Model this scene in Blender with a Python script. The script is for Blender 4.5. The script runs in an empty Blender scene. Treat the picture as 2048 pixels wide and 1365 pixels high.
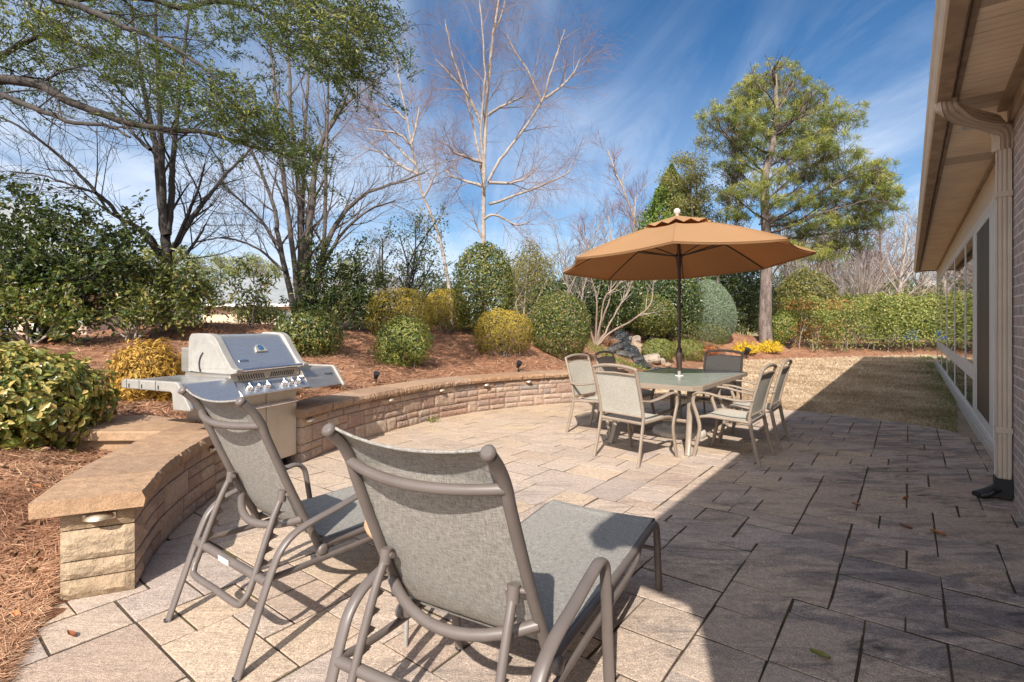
import bpy, math, random
import numpy as np
from mathutils import Vector, Matrix

# ---------------------------------------------------------------- camera, sky, sun, exposure
C = bpy.context.scene.collection
F, H, V0 = 1034.0, 1.38, 645.0          # focal length in px of a 2048 px frame, eye height, horizon row
cam_d = bpy.data.cameras.new("camera")
cam_d.sensor_width = 36.0
cam_d.lens = F / 2048 * 36.0
cam_d.shift_y = -(682.5 - V0) / 2048
cam_d.clip_start, cam_d.clip_end = 0.05, 2000.0
cam = bpy.data.objects.new("camera", cam_d)
cam.location = (0, 0, H)
cam.rotation_euler = (math.radians(90), 0, 0)
C.objects.link(cam)
bpy.context.scene.camera = cam

SUN_EL, SUN_AZ = math.radians(40.0), math.radians(13.5)    # shadows run 13.5 deg right of straight ahead
EXPOSURE, SUN_STRENGTH, SKY_STRENGTH = 0.75, 4.7, 0.108
vs = bpy.context.scene.view_settings
vs.view_transform = 'Standard'; vs.look = 'None'; vs.gamma = 1.0; vs.exposure = EXPOSURE

world = bpy.data.worlds.new("World"); bpy.context.scene.world = world
world.use_nodes = True
wn, wl = world.node_tree.nodes, world.node_tree.links
bg = wn["Background"]; bg.inputs["Strength"].default_value = SKY_STRENGTH
sky = wn.new("ShaderNodeTexSky"); sky.sky_type = 'NISHITA'; sky.sun_disc = False
sky.sun_elevation = SUN_EL; sky.sun_rotation = math.pi + SUN_AZ
sky.dust_density = 0.15; sky.ozone_density = 3.0; sky.air_density = 1.0; sky.altitude = 300
tc = wn.new("ShaderNodeTexCoord")
sep = wn.new("ShaderNodeSeparateXYZ"); wl.new(tc.outputs["Generated"], sep.inputs[0])
def wmath(op, a, b=None, clamp=False):
    n = wn.new("ShaderNodeMath"); n.operation = op; n.use_clamp = clamp
    for i, x in enumerate((a, b)):
        if x is None: continue
        if isinstance(x, (int, float)): n.inputs[i].default_value = x
        else: wl.new(x, n.inputs[i])
    return n.outputs[0]
zz = wmath('ADD', wmath('MAXIMUM', sep.outputs[2], 0.0), 0.12)
cx = wmath('DIVIDE', sep.outputs[0], zz); cy = wmath('DIVIDE', sep.outputs[1], zz)
comb = wn.new("ShaderNodeCombineXYZ"); wl.new(cx, comb.inputs[0]); wl.new(cy, comb.inputs[1])
def wmap(rot, sc, loc=(0, 0, 0)):
    m = wn.new("ShaderNodeMapping"); wl.new(comb.outputs[0], m.inputs[0])
    m.inputs["Rotation"].default_value = (0, 0, math.radians(rot)); m.inputs["Scale"].default_value = sc
    m.inputs["Location"].default_value = loc
    return m.outputs[0]
def wnoise(vec, scale, detail, rough, dist=0.0):
    n = wn.new("ShaderNodeTexNoise"); wl.new(vec, n.inputs["Vector"])
    n.inputs["Scale"].default_value = scale; n.inputs["Detail"].default_value = detail
    n.inputs["Roughness"].default_value = rough; n.inputs["Distortion"].default_value = dist
    return n.outputs[0]
streak = wnoise(wmap(14, (2.0, 0.42, 1)), 1.0, 10, 0.60, 0.9)
patch = wnoise(wmap(-30, (0.5, 0.8, 1), (2.3, 1.1, 0)), 0.9, 3, 0.5)
cl = wmath('MULTIPLY', wmath('SUBTRACT', streak, 0.40), wmath('SUBTRACT', patch, 0.30))
cl = wmath('MULTIPLY', cl, 16.0, True)
low = wnoise(wmap(0, (0.45, 0.9, 1), (5.0, 0.3, 0)), 0.8, 6, 0.55)
lowm = wmath('MULTIPLY', wmath('SUBTRACT', low, 0.38), 6.0, True)
hz = wmath('SUBTRACT', 1.15, wmath('MULTIPLY', sep.outputs[2], 2.4), True)
leftm = wmath('ADD', wmath('MULTIPLY', sep.outputs[0], -0.9), 0.25, True)
lowm = wmath('MULTIPLY', wmath('MULTIPLY', lowm, hz), wmath('ADD', leftm, 0.45), True)
cov = wmath('MULTIPLY', wmath('ADD', wmath('MULTIPLY', cl, 0.62), lowm, True), 0.85)
hs = wn.new("ShaderNodeHueSaturation"); hs.inputs["Saturation"].default_value = 1.25
hs.inputs["Value"].default_value = 0.70
wl.new(sky.outputs[0], hs.inputs["Color"])
mixc = wn.new("ShaderNodeMix"); mixc.data_type = 'RGBA'
wl.new(cov, mixc.inputs[0]); wl.new(hs.outputs[0], mixc.inputs[6])
mixc.inputs[7].default_value = (4.6, 5.2, 6.2, 1)
# unseen bright cloud added behind the viewer to lift the shade
bank = wnoise(tc.outputs["Generated"], 2.2, 5, 0.6)
back = wmath('ADD', wmath('MULTIPLY', sep.outputs[1], -2.2), -0.15, True)
back = wmath('MULTIPLY', back, wmath('MULTIPLY', wmath('SUBTRACT', bank, 0.30), 4.0, True), True)
mixb = wn.new("ShaderNodeMix"); mixb.data_type = 'RGBA'
wl.new(back, mixb.inputs[0]); wl.new(mixc.outputs[2], mixb.inputs[6]); mixb.inputs[7].default_value = (13.6, 13.7, 14.2, 1)
wl.new(mixb.outputs[2], bg.inputs["Color"])

sun_d = bpy.data.lights.new("sun", 'SUN'); sun_d.energy = SUN_STRENGTH; sun_d.angle = math.radians(0.5)
sun_d.color = (1.0, 0.94, 0.86)
sun = bpy.data.objects.new("sun", sun_d); C.objects.link(sun)
sun_dir = Vector((math.sin(SUN_AZ) * math.cos(SUN_EL), math.cos(SUN_AZ) * math.cos(SUN_EL), -math.sin(SUN_EL)))
sun.rotation_euler = sun_dir.to_track_quat('-Z', 'Y').to_euler()
sun.location = (-5, -20, 20)

rng = np.random.default_rng(7)
random.seed(7)

# ---------------------------------------------------------------- helpers
def at(u, v, d):
    return np.array([(u - 1024) / F * d, d, H - (v - V0) / F * d])

class MB:
    """collects shapes, then links them as ONE mesh object"""
    def __init__(s): s.v = []; s.f = []; s.a = []; s.n = 0; s.sm = []
    def add(s, verts, faces, a=0.5, smooth=False):
        verts = np.asarray(verts, float).reshape(-1, 3)
        s.v.append(verts)
        s.a.append(np.full(len(verts), a) if np.isscalar(a) else np.asarray(a, float))
        o = s.n
        for f in faces: s.f.append([i + o for i in f])
        s.sm += [smooth] * len(faces)
        s.n += len(verts)
    def box(s, x0, x1, y0, y1, z0, z1, a=0.5, M=None):
        p = np.array([(x, y, z) for z in (z0, z1) for y in (y0, y1) for x in (x0, x1)], float)
        if M is not None: p = p @ np.array(M)[:3, :3].T + np.array(M)[:3, 3]
        s.add(p, [(0, 2, 3, 1), (4, 5, 7, 6), (0, 1, 5, 4), (2, 6, 7, 3), (0, 4, 6, 2), (1, 3, 7, 5)], a)
    def prism(s, poly, z0, z1, a=0.5):
        n = len(poly)
        p = [(x, y, z0) for x, y in poly] + [(x, y, z1) for x, y in poly]
        s.add(p, [list(range(n))[::-1], list(range(n, 2 * n))] + [(i, (i + 1) % n, n + (i + 1) % n, n + i) for i in range(n)], a)
    def extrude_x(s, prof, x0, x1, a=0.5):
        n = len(prof)
        p = [(x0, y, z) for y, z in prof] + [(x1, y, z) for y, z in prof]
        s.add(p, [list(range(n)), list(range(n, 2 * n))[::-1]] + [(i, n + i, n + (i + 1) % n, (i + 1) % n) for i in range(n)], a)
    def sweep(s, prof, path, ref=(1, 0, 0), a=0.5, caps=True, smooth=True, scale=None):
        path = np.asarray(path, float); ref = np.asarray(ref, float)
        T = np.gradient(path, axis=0); T /= np.linalg.norm(T, axis=1)[:, None] + 1e-12
        m = len(prof); V = []
        for i, p in enumerate(path):
            r = ref - T[i] * (ref @ T[i])
            if np.linalg.norm(r) < 1e-3: r = np.cross(T[i], (0.3, 0.5, 0.8))
            r /= np.linalg.norm(r); b = np.cross(T[i], r)
            k = 1.0 if scale is None else scale[i]
            for x, y in prof: V.append(p + k * (r * x + b * y))
        n = len(path)
        fs = [(i * m + j, i * m + (j + 1) % m, (i + 1) * m + (j + 1) % m, (i + 1) * m + j) for i in range(n - 1) for j in range(m)]
        s.add(V, fs, a, smooth)
        if caps:
            s.add(V[:m], [list(range(m))[::-1]], a); s.add(V[-m:], [list(range(m))], a)
    def tube(s, path, r, n=10, ref=(1, 0, 0), sq=(1, 1), a=0.5, caps=True):
        prof = [(math.cos(2 * math.pi * k / n) * sq[0], math.sin(2 * math.pi * k / n) * sq[1]) for k in range(n)]
        rr = np.full(len(path), r) if np.isscalar(r) else np.asarray(r)
        s.sweep(prof, path, ref, a, caps, True, rr)
    def lathe(s, prof, n=24, o=(0, 0, 0), a=0.5, smooth=True):
        V = [(o[0] + r * math.cos(2 * math.pi * k / n), o[1] + r * math.sin(2 * math.pi * k / n), o[2] + z) for r, z in prof for k in range(n)]
        m = len(prof)
        s.add(V, [(i * n + k, i * n + (k + 1) % n, (i + 1) * n + (k + 1) % n, (i + 1) * n + k) for i in range(m - 1) for k in range(n)], a, smooth)
    def sheet(s, G, a=0.5, smooth=True):
        G = np.asarray(G, float); n, m = G.shape[:2]
        s.add(G.reshape(-1, 3), [(i * m + j, i * m + j + 1, (i + 1) * m + j + 1, (i + 1) * m + j) for i in range(n - 1) for j in range(m - 1)], a, smooth)
    def build(s, name, mat, parent=None, bevel=0.0):
        me = bpy.data.meshes.new(name)
        V = np.concatenate(s.v) if s.v else np.zeros((0, 3))
        me.from_pydata(V.tolist(), [], s.f)
        at_ = me.attributes.new("v", 'FLOAT', 'POINT'); at_.data.foreach_set("value", np.concatenate(s.a).astype(np.float32))
        me.polygons.foreach_set("use_smooth", s.sm)
        me.update()
        o = link(name, me, mat, parent)
        if bevel:
            b = o.modifiers.new("edge", 'BEVEL'); b.width = bevel; b.segments = 2; b.limit_method = 'ANGLE'; b.angle_limit = math.radians(35)
        return o

def link(name, me, mat, parent=None):
    o = bpy.data.objects.new(name, me); C.objects.link(o)
    if mat is not None: me.materials.append(mat)
    if parent is not None: o.parent = parent
    return o

def raw(name, V, quads, a, mat, parent=None, smooth=False):
    """big numpy mesh of equal-sized faces"""
    V = np.ascontiguousarray(V, np.float32); Q = np.ascontiguousarray(quads, np.int32)
    me = bpy.data.meshes.new(name)
    me.vertices.add(len(V)); me.vertices.foreach_set("co", V.ravel())
    k = Q.shape[1]
    me.loops.add(Q.size); me.loops.foreach_set("vertex_index", Q.ravel())
    me.polygons.add(len(Q)); me.polygons.foreach_set("loop_start", np.arange(0, Q.size, k, dtype=np.int32))
    me.polygons.foreach_set("use_smooth", np.full(len(Q), smooth))
    at_ = me.attributes.new("v", 'FLOAT', 'POINT'); at_.data.foreach_set("value", np.asarray(a, np.float32))
    me.update(calc_edges=True); me.validate()
    return link(name, me, mat, parent)

def thing(name, label, cat, loc=(0, 0, 0), rz=0.0, group=None):
    o = bpy.data.objects.new(name, None); C.objects.link(o)
    o.empty_display_size = 0.2
    o.location = loc; o.rotation_euler = (0, 0, rz)
    return tag(o, label, cat, group)
def tag(o, label, cat, group=None):
    o["label"] = label; o["category"] = cat
    if group: o["group"] = group
    return o
def struct(o, kind='structure'):
    o["kind"] = kind; return o
def dup(root, loc, rz, label, scale=None):
    r = root.copy(); C.objects.link(r); r.location = loc; r.rotation_euler = (0, 0, rz); r["label"] = label
    if scale: r.scale = (scale,) * 3
    for ch in list(root.children):
        c = ch.copy(); C.objects.link(c); c.parent = r
        for g in ch.children:
            d = g.copy(); C.objects.link(d); d.parent = c
    return r
def smoothp(pts, k=6):
    P = np.asarray(pts, float); out = []
    Q = np.vstack([2 * P[0] - P[1], P, 2 * P[-1] - P[-2]])
    for i in range(len(P) - 1):
        p0, p1, p2, p3 = Q[i:i + 4]
        for t in np.arange(k) / k:
            out.append(0.5 * (2 * p1 + (p2 - p0) * t + (2 * p0 - 5 * p1 + 4 * p2 - p3) * t * t + (3 * p1 - p0 - 3 * p2 + p3) * t ** 3))
    out.append(P[-1]); return np.array(out)
def sstep(x): x = np.clip(x, 0, 1); return x * x * (3 - 2 * x)

# ---------------------------------------------------------------- materials
class NT:
    def __init__(s, name):
        s.m = bpy.data.materials.new(name); s.m.use_nodes = True
        s.t = s.m.node_tree; s.b = s.t.nodes["Principled BSDF"]
        s.co = s.t.nodes.new("ShaderNodeTexCoord").outputs["Object"]
    def new(s, k): return s.t.nodes.new(k)
    def ln(s, a, b): s.t.links.new(a, b)
    def set(s, **k):
        for n, v in k.items(): s.b.inputs[n.replace('_', ' ')].default_value = v
    def mapping(s, scale=(1, 1, 1), rot=(0, 0, 0), vec=None):
        m = s.new("ShaderNodeMapping"); s.ln(vec or s.co, m.inputs[0]); m.inputs["Scale"].default_value = scale
        m.inputs["Rotation"].default_value = rot; return m.outputs[0]
    def noise(s, scale, detail=4, rough=0.55, vec=None, dist=0):
        n = s.new("ShaderNodeTexNoise"); s.ln(vec or s.co, n.inputs["Vector"]); n.inputs["Scale"].default_value = scale
        n.inputs["Detail"].default_value = detail; n.inputs["Roughness"].default_value = rough; n.inputs["Distortion"].default_value = dist
        return n.outputs[0]
    def attr(s):
        n = s.new("ShaderNodeAttribute"); n.attribute_name = "v"; return n.outputs["Fac"]
    def ramp(s, fac, stops, interp='LINEAR'):
        n = s.new("ShaderNodeValToRGB"); s.ln(fac, n.inputs[0]); e = n.color_ramp.elements; n.color_ramp.interpolation = interp
        while len(e) < len(stops): e.new(0.5)
        for x, (p, c) in zip(e, stops): x.position = p; x.color = (c, c, c, 1) if np.isscalar(c) else (*c, 1)
        return n.outputs[0]
    def mix(s, fac, a, b, mode='MIX'):
        n = s.new("ShaderNodeMix"); n.data_type = 'RGBA'; n.blend_type = mode
        for i, x in ((0, fac), (6, a), (7, b)):
            if hasattr(x, 'links') or hasattr(x, 'is_linked'): s.ln(x, n.inputs[i])
            elif i == 0: n.inputs[0].default_value = x
            else: n.inputs[i].default_value = (*x, 1) if len(x) == 3 else x
        return n.outputs[2]
    def math(s, op, a, b=0.0, clamp=False):
        n = s.new("ShaderNodeMath"); n.operation = op; n.use_clamp = clamp
        for i, x in enumerate((a, b)):
            if isinstance(x, (int, float)): n.inputs[i].default_value = x
            else: s.ln(x, n.inputs[i])
        return n.outputs[0]
    def bump(s, h, strength=0.3, dist=0.01, prev=None):
        n = s.new("ShaderNodeBump"); s.ln(h, n.inputs["Height"]); n.inputs["Strength"].default_value = strength; n.inputs["Distance"].default_value = dist
        if prev is not None: s.ln(prev, n.inputs["Normal"])
        s.ln(n.outputs[0], s.b.inputs["Normal"]); return n.outputs[0]
    def col(s, c): s.ln(c, s.b.inputs["Base Color"])

def simple(name, c, rough=0.6, metal=0.0, var=0.15, scale=6.0, bump=0.0, bscale=60, spec=0.5, bd=0.003):
    t = NT(name); n = t.noise(scale, 5)
    c = np.array(c)
    t.col(t.ramp(n, [(0.25, tuple(c * (1 - var))), (0.75, tuple(np.minimum(c * (1 + var), 1)))]))
    t.set(Roughness=rough, Metallic=metal); t.b.inputs["Specular IOR Level"].default_value = spec
    if bump: t.bump(t.noise(bscale, 4), bump, bd)
    return t.m

def leafmat(name, stops, rough=0.45, trans=0.30, spec=0.5, tcol=None):
    t = NT(name); c = t.ramp(t.attr(), stops)
    t.col(c); t.set(Roughness=rough); t.b.inputs["Specular IOR Level"].default_value = spec
    tr = t.new("ShaderNodeBsdfTranslucent"); t.ln(t.mix(0.5, c, (0.30, 0.36, 0.04) if tcol is None else tcol), tr.inputs[0])
    mx = t.new("ShaderNodeMixShader"); mx.inputs[0].default_value = trans
    t.ln(t.b.outputs[0], mx.inputs[1]); t.ln(tr.outputs[0], mx.inputs[2])
    t.ln(mx.outputs[0], t.t.nodes["Material Output"].inputs[0]); return t.m

def barkmat(name, c1, c2, scale=9, stretch=0.25, bump=0.6, bd=0.02):
    t = NT(name); v = t.mapping((1, 1, stretch)); n = t.noise(scale, 6, 0.65, v)
    t.col(t.ramp(n, [(0.35, c1), (0.65, c2)])); t.set(Roughness=0.9); t.bump(n, bump, bd); return t.m

M = {}
M['taupe'] = simple('taupe_metal', (0.125, 0.103, 0.092), 0.42, 0.0, 0.10, 14, 0.05, 300)
M['taupe_light'] = simple('sand_metal', (0.255, 0.20, 0.152), 0.45, 0.0, 0.13, 9, 0.05, 250)
M['brown_metal'] = simple('brown_pole', (0.05, 0.028, 0.02), 0.4, 0.0, 0.2, 20)
M['black'] = simple('black_plastic', (0.015, 0.015, 0.016), 0.5, 0, 0.2)
M['downspout'] = simple('tan_downspout', (0.50, 0.41, 0.32), 0.55, 0, 0.12, 5)
M['white_trim'] = simple('white_trim', (0.62, 0.60, 0.56), 0.5, 0, 0.05, 5)
M['cream_trim'] = simple('cream_trim', (0.62, 0.52, 0.40), 0.6, 0, 0.10, 4)
M['dirty_trim'] = simple('stained_trim', (0.33, 0.24, 0.165), 0.75, 0, 0.35, 7, 0.3, 40)
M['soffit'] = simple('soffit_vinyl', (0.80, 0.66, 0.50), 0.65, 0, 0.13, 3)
M['concrete'] = simple('concrete', (0.46, 0.41, 0.35), 0.85, 0, 0.15, 8, 0.3, 90)

def sling(name, c1, c2, c3):
    t = NT(name)
    a = t.noise(1.0, 2, 0.6, t.mapping((560, 45, 45))); b = t.noise(1.0, 2, 0.6, t.mapping((40, 460, 460)))
    m = t.math('ADD', t.math('MULTIPLY', a, 0.5), t.math('MULTIPLY', b, 0.5))
    t.col(t.mix(t.math('MULTIPLY', t.noise(4, 3), 0.15), t.ramp(m, [(0.38, c1), (0.50, c2), (0.62, c3)]), c2))
    t.set(Roughness=0.75); t.bump(m, 0.35, 0.002)
    tr = t.new("ShaderNodeBsdfTranslucent"); tr.inputs[0].default_value = (*c2, 1)
    mx = t.new("ShaderNodeMixShader"); mx.inputs[0].default_value = 0.10
    t.ln(t.b.outputs[0], mx.inputs[1]); t.ln(tr.outputs[0], mx.inputs[2]); t.ln(mx.outputs[0], t.t.nodes["Material Output"].inputs[0])
    return t.m
M['sling_dark'] = sling('lounger_mesh_fabric', (0.125, 0.113, 0.098), (0.262, 0.243, 0.215), (0.39, 0.37, 0.335))
M['sling_light'] = sling('chair_mesh_fabric', (0.27, 0.245, 0.195), (0.43, 0.40, 0.335), (0.56, 0.53, 0.47))

def steel(name, c, rough, stain=0.3):
    t = NT(name)
    n = t.noise(1.0, 3, 0.6, t.mapping((3, 3, 160))); d = t.noise(5, 6, 0.65)
    t.col(t.mix(t.ramp(d, [(0.45, 0.0), (0.75, stain)]), c, (0.42, 0.30, 0.19)))
    t.set(Metallic=0.85); t.ln(t.ramp(n, [(0.3, rough * 0.8), (0.7, rough * 1.3)]), t.b.inputs["Roughness"]); t.bump(n, 0.05, 0.001); return t.m
M['steel'] = steel('brushed_steel', (0.58, 0.58, 0.58), 0.30, 0.15)
M['steel_warm'] = steel('weathered_steel', (0.50, 0.46, 0.41), 0.42, 0.5)
M['chrome'] = simple('chrome', (0.8, 0.8, 0.82), 0.08, 1.0, 0.03)
M['cast'] = simple('cast_aluminium', (0.33, 0.31, 0.28), 0.5, 0.25, 0.15, 12, 0.15, 200)
M['badge'] = simple('badge_blue', (0.05, 0.12, 0.22), 0.2, 0.2)
M['copper'] = simple('brass_light', (0.55, 0.45, 0.33), 0.35, 0.7, 0.3, 30)

def stone(name, tones, bscale=22, bump=0.9, bd=0.02, speck=0.35, rough=0.9, stain=(0.5, 0.42, 0.32), sfac=0.25):
    t = NT(name)
    base = t.ramp(t.attr(), [(i / (len(tones) - 1), c) for i, c in enumerate(tones)])
    big = t.noise(3.2, 6, 0.6); fine = t.noise(190, 2, 0.7); mid = t.noise(bscale, 7, 0.62)
    c = t.mix(t.ramp(big, [(0.4, 0.0), (0.7, sfac)]), base, stain)
    c = t.mix(1.0, c, t.ramp(fine, [(0.30, 1 - speck), (0.5, 1.0), (0.72, 1 + speck * 0.9)]), 'MULTIPLY')
    c = t.mix(1.0, c, t.ramp(mid, [(0.3, 0.78), (0.7, 1.16)]), 'MULTIPLY')
    t.col(c); t.set(Roughness=rough)
    t.bump(fine, 0.25, 0.003, t.bump(mid, bump, bd)); return t.m
M['cap'] = stone('cap_stone', [(0.31, 0.175, 0.095), (0.36, 0.225, 0.13), (0.27, 0.165, 0.10), (0.33, 0.215, 0.14)], 13, 0.8, 0.02, 0.3, 0.9, (0.31, 0.22, 0.15))
M['block'] = stone('wall_block', [(0.30, 0.19, 0.14), (0.40, 0.285, 0.205), (0.34, 0.24, 0.185), (0.46, 0.35, 0.26), (0.35, 0.215, 0.15), (0.27, 0.22, 0.19)], 26, 0.75, 0.016, 0.4, 0.92, (0.22, 0.155, 0.125))
M['pillar'] = stone('pillar_block', [(0.31, 0.215, 0.13), (0.38, 0.285, 0.19), (0.34, 0.245, 0.16)], 18, 1.0, 0.03, 0.25, 0.92, (0.42, 0.30, 0.18))

def paver_mat():
    t = NT('paver_stone')
    base = t.ramp(t.attr(), [(0.0, (0.385, 0.285, 0.22)), (0.25, (0.475, 0.375, 0.30)), (0.5, (0.41, 0.33, 0.28)), (0.75, (0.50, 0.375, 0.265)), (1.0, (0.345, 0.28, 0.245))])
    sw = t.new("ShaderNodeSeparateXYZ"); t.ln(t.co, sw.inputs[0])
    ochre = t.math('MULTIPLY', t.math('SUBTRACT', t.math('MULTIPLY', t.math('ADD', sw.outputs[1], t.math('MULTIPLY', sw.outputs[0], -0.8)), 0.16), 0.72), 1.4, True)
    base = t.mix(t.math('MULTIPLY', ochre, 0.6), base, (0.47, 0.32, 0.18))
    speck = t.noise(260, 2, 0.75); cleft = t.noise(3.6, 9, 0.68, t.mapping((0.65, 1.9, 1), (0, 0, 0.62)), 0.7)
    mid = t.noise(30, 5, 0.6); big = t.noise(0.55, 4, 0.6)
    c = t.mix(t.ramp(big, [(0.42, 0.0), (0.70, 0.5)]), base, (0.47, 0.37, 0.28))
    # weathering: dark lichen film, painted heavier beside the house to deepen its shade
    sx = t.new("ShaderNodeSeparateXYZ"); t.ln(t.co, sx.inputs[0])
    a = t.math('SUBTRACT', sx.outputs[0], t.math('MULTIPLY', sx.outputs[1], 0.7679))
    stain_shade = t.math('MULTIPLY', t.math('ADD', a, 2.5), 0.42, True)
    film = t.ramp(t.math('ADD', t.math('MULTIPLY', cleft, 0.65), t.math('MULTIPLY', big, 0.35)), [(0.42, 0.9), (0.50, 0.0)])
    c = t.mix(t.math('MULTIPLY', film, t.math('ADD', t.math('MULTIPLY', stain_shade, 0.62), 0.12)), c, (0.135, 0.12, 0.122))
    c = t.mix(1.0, c, t.ramp(speck, [(0.36, 0.55), (0.46, 0.95), (0.55, 1.0), (0.66, 1.6)]), 'MULTIPLY')
    sp2 = t.noise(110, 3, 0.7)
    c = t.mix(1.0, c, t.ramp(sp2, [(0.36, 0.68), (0.47, 0.97), (0.56, 1.0), (0.66, 1.35)]), 'MULTIPLY')
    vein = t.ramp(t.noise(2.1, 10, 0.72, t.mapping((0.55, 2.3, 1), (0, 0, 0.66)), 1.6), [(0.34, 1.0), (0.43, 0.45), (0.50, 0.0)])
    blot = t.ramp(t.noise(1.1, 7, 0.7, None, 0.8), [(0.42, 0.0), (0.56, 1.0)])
    c = t.mix(t.math('MULTIPLY', t.math('MULTIPLY', vein, blot), t.math('ADD', t.math('MULTIPLY', stain_shade, 0.6), 0.40)), c, (0.06, 0.053, 0.055))  # dark veins, also strengthened on the house side to darken the shade
    c = t.mix(1.0, c, t.ramp(mid, [(0.3, 0.82), (0.7, 1.14)]), 'MULTIPLY')
    t.col(c); t.set(Roughness=0.85); t.b.inputs["Specular IOR Level"].default_value = 0.3
    t.bump(speck, 0.35, 0.003, t.bump(cleft, 0.6, 0.022)); return t.m
M['paver'] = paver_mat()
def joint_mat():
    t = NT('joint_moss'); n = t.noise(4, 6, 0.7); f = t.noise(120, 3)
    t.col(t.mix(1.0, t.ramp(n, [(0.35, (0.035, 0.025, 0.018)), (0.5, (0.065, 0.042, 0.025)), (0.64, (0.08, 0.07, 0.018)), (0.78, (0.13, 0.095, 0.03))]), t.ramp(f, [(0.3, 0.6), (0.7, 1.3)]), 'MULTIPLY'))
    t.set(Roughness=1.0); t.bump(f, 0.8, 0.008); return t.m
M['joint'] = joint_mat()
def mulch_mat():
    t = NT('pine_straw_ground')
    v1 = t.noise(1.0, 5, 0.7, t.mapping((90, 14, 30), (0, 0, 0.7))); v2 = t.noise(1.0, 5, 0.7, t.mapping((14, 80, 30), (0, 0, 0.35)))
    n = t.math('ADD', t.math('MULTIPLY', v1, 0.5), t.math('MULTIPLY', v2, 0.5)); b = t.noise(0.9, 6, 0.65); p = t.noise(7, 5, 0.7)
    c = t.ramp(n, [(0.34, (0.11, 0.046, 0.026)), (0.47, (0.32, 0.145, 0.080)), (0.60, (0.47, 0.25, 0.14)), (0.70, (0.58, 0.38, 0.24))])
    c = t.mix(t.ramp(b, [(0.44, 0.0), (0.62, 0.55)]), c, t.mix(0.5, c, (0.42, 0.28, 0.19)))
    c = t.mix(1.0, c, t.ramp(p, [(0.36, 0.55), (0.5, 1.0), (0.68, 1.3)]), 'MULTIPLY')
    t.col(c); t.set(Roughness=0.95); t.b.inputs["Specular IOR Level"].default_value = 0.2
    t.bump(n, 1.0, 0.05, t.bump(p, 1.0, 0.10)); return t.m
M['mulch'] = mulch_mat()
def lawn_mat():
    t = NT('dormant_lawn'); n = t.noise(55, 6, 0.75); b = t.noise(1.3, 5, 0.65); p = t.noise(9, 5, 0.7)
    c = t.ramp(n, [(0.36, (0.15, 0.09, 0.055)), (0.5, (0.43, 0.31, 0.21)), (0.62, (0.60, 0.47, 0.34))])
    c = t.mix(1.0, c, t.ramp(p, [(0.3, 0.75), (0.7, 1.15)]), 'MULTIPLY')
    sx = t.new("ShaderNodeSeparateXYZ"); t.ln(t.co, sx.inputs[0])
    a = t.math('SUBTRACT', sx.outputs[0], t.math('MULTIPLY', sx.outputs[1], 0.7679))
    g = t.math('MULTIPLY', t.math('ADD', a, t.math('MULTIPLY', t.math('SUBTRACT', b, 0.62), 5.0)), 1.1)
    c = t.mix(t.math('MULTIPLY', t.ramp(g, [(0.0, 0.0), (0.9, 0.8)]), t.ramp(p, [(0.35, 0.2), (0.65, 1.0)])), c, (0.12, 0.14, 0.04))
    t.col(c); t.set(Roughness=1.0); t.bump(n, 0.8, 0.03); return t.m
M['lawn'] = lawn_mat()
M['ground'] = simple('far_ground', (0.30, 0.23, 0.13), 1.0, 0, 0.3, 0.2)
# ---------------------------------------------------------------- the lie of the land
# foot of the retaining wall, then the border between the planted bed and the lawn; (x, y, wallness, base height, rise, width)
EDGE = np.array([
    (-1.80, -3.0, 0, 0.0, 0.35, 3), (-1.90, 1.9, 0, 0.0, 0.40, 3), (-2.10, 2.44, 0.2, 0.0, 0.55, 3.0), (-2.17, 3.1, 1, 0.20, 0.80, 4),
    (-2.29, 3.6, 1, 0.26, 0.74, 4.5), (-2.36, 4.22, 1, 0.28, 0.72, 5), (-3.0, 4.55, 1, 0.34, 0.68, 5), (-2.80, 5.16, 1, 0.42, 0.68, 5), (-2.12, 5.02, 1, 0.45, 0.70, 5),
    (-1.84, 5.87, 1, 0.46, 0.85, 5), (-1.3, 6.96, 1, 0.46, 0.85, 5), (-0.9, 7.63, 1, 0.46, 0.85, 5), (-0.19, 8.25, 1, 0.46, 0.85, 5),
    (0.4, 8.6, 1, 0.46, 0.85, 5), (1.0, 8.9, 1, 0.45, 0.85, 4.5), (1.6, 9.25, 1, 0.40, 0.85, 4.5), (2.3, 10.0, 0.5, 0.22, 0.9, 4), (2.9, 11.0, 0, 0.06, 0.95, 4),
    (4.5, 13.7, 0, 0.0, 1.0, 4), (6.2, 16.5, 0, 0.0, 1.1, 4), (8.3, 18.8, 0, 0.0, 1.2, 3.6), (12.7, 20.5, 0, 0.0, 0.7, 3.6), (17.5, 22, 0, 0.0, 0.3, 4), (40, 28, 0, 0.0, 0.3, 4)])
def edge_info(x, y):
    P = np.stack([np.ravel(x), np.ravel(y)], 1).astype(float)
    best = np.full(len(P), 1e9); val = np.zeros((len(P), 4)); sgn = np.ones(len(P))
    for i in range(len(EDGE) - 1):
        a, b = EDGE[i, :2], EDGE[i + 1, :2]; ab = b - a
        t = np.clip(((P - a) @ ab) / (ab @ ab), 0, 1); q = P - a - t[:, None] * ab
        d = np.hypot(q[:, 0], q[:, 1]); m = d < best - 1e-9
        best[m] = d[m]; sgn[m] = np.sign(ab[0] * q[m, 1] - ab[1] * q[m, 0]); val[m] = EDGE[i, 2:] + t[m, None] * (EDGE[i + 1, 2:] - EDGE[i, 2:])
    return best * sgn, val
def wob(x, y): return 0.035 * np.sin(1.9 * x + 0.7 * y) + 0.03 * np.sin(2.7 * y - 1.1 * x + 1) + 0.015 * np.sin(5.3 * x + 4.1 * y) + 0.012 * np.sin(11 * x - 7 * y + 2 * np.sin(3 * y)) + 0.010 * np.sin(9 * y + 13 * x * 0.7 + 1.5 * np.sin(4 * x))
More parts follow.
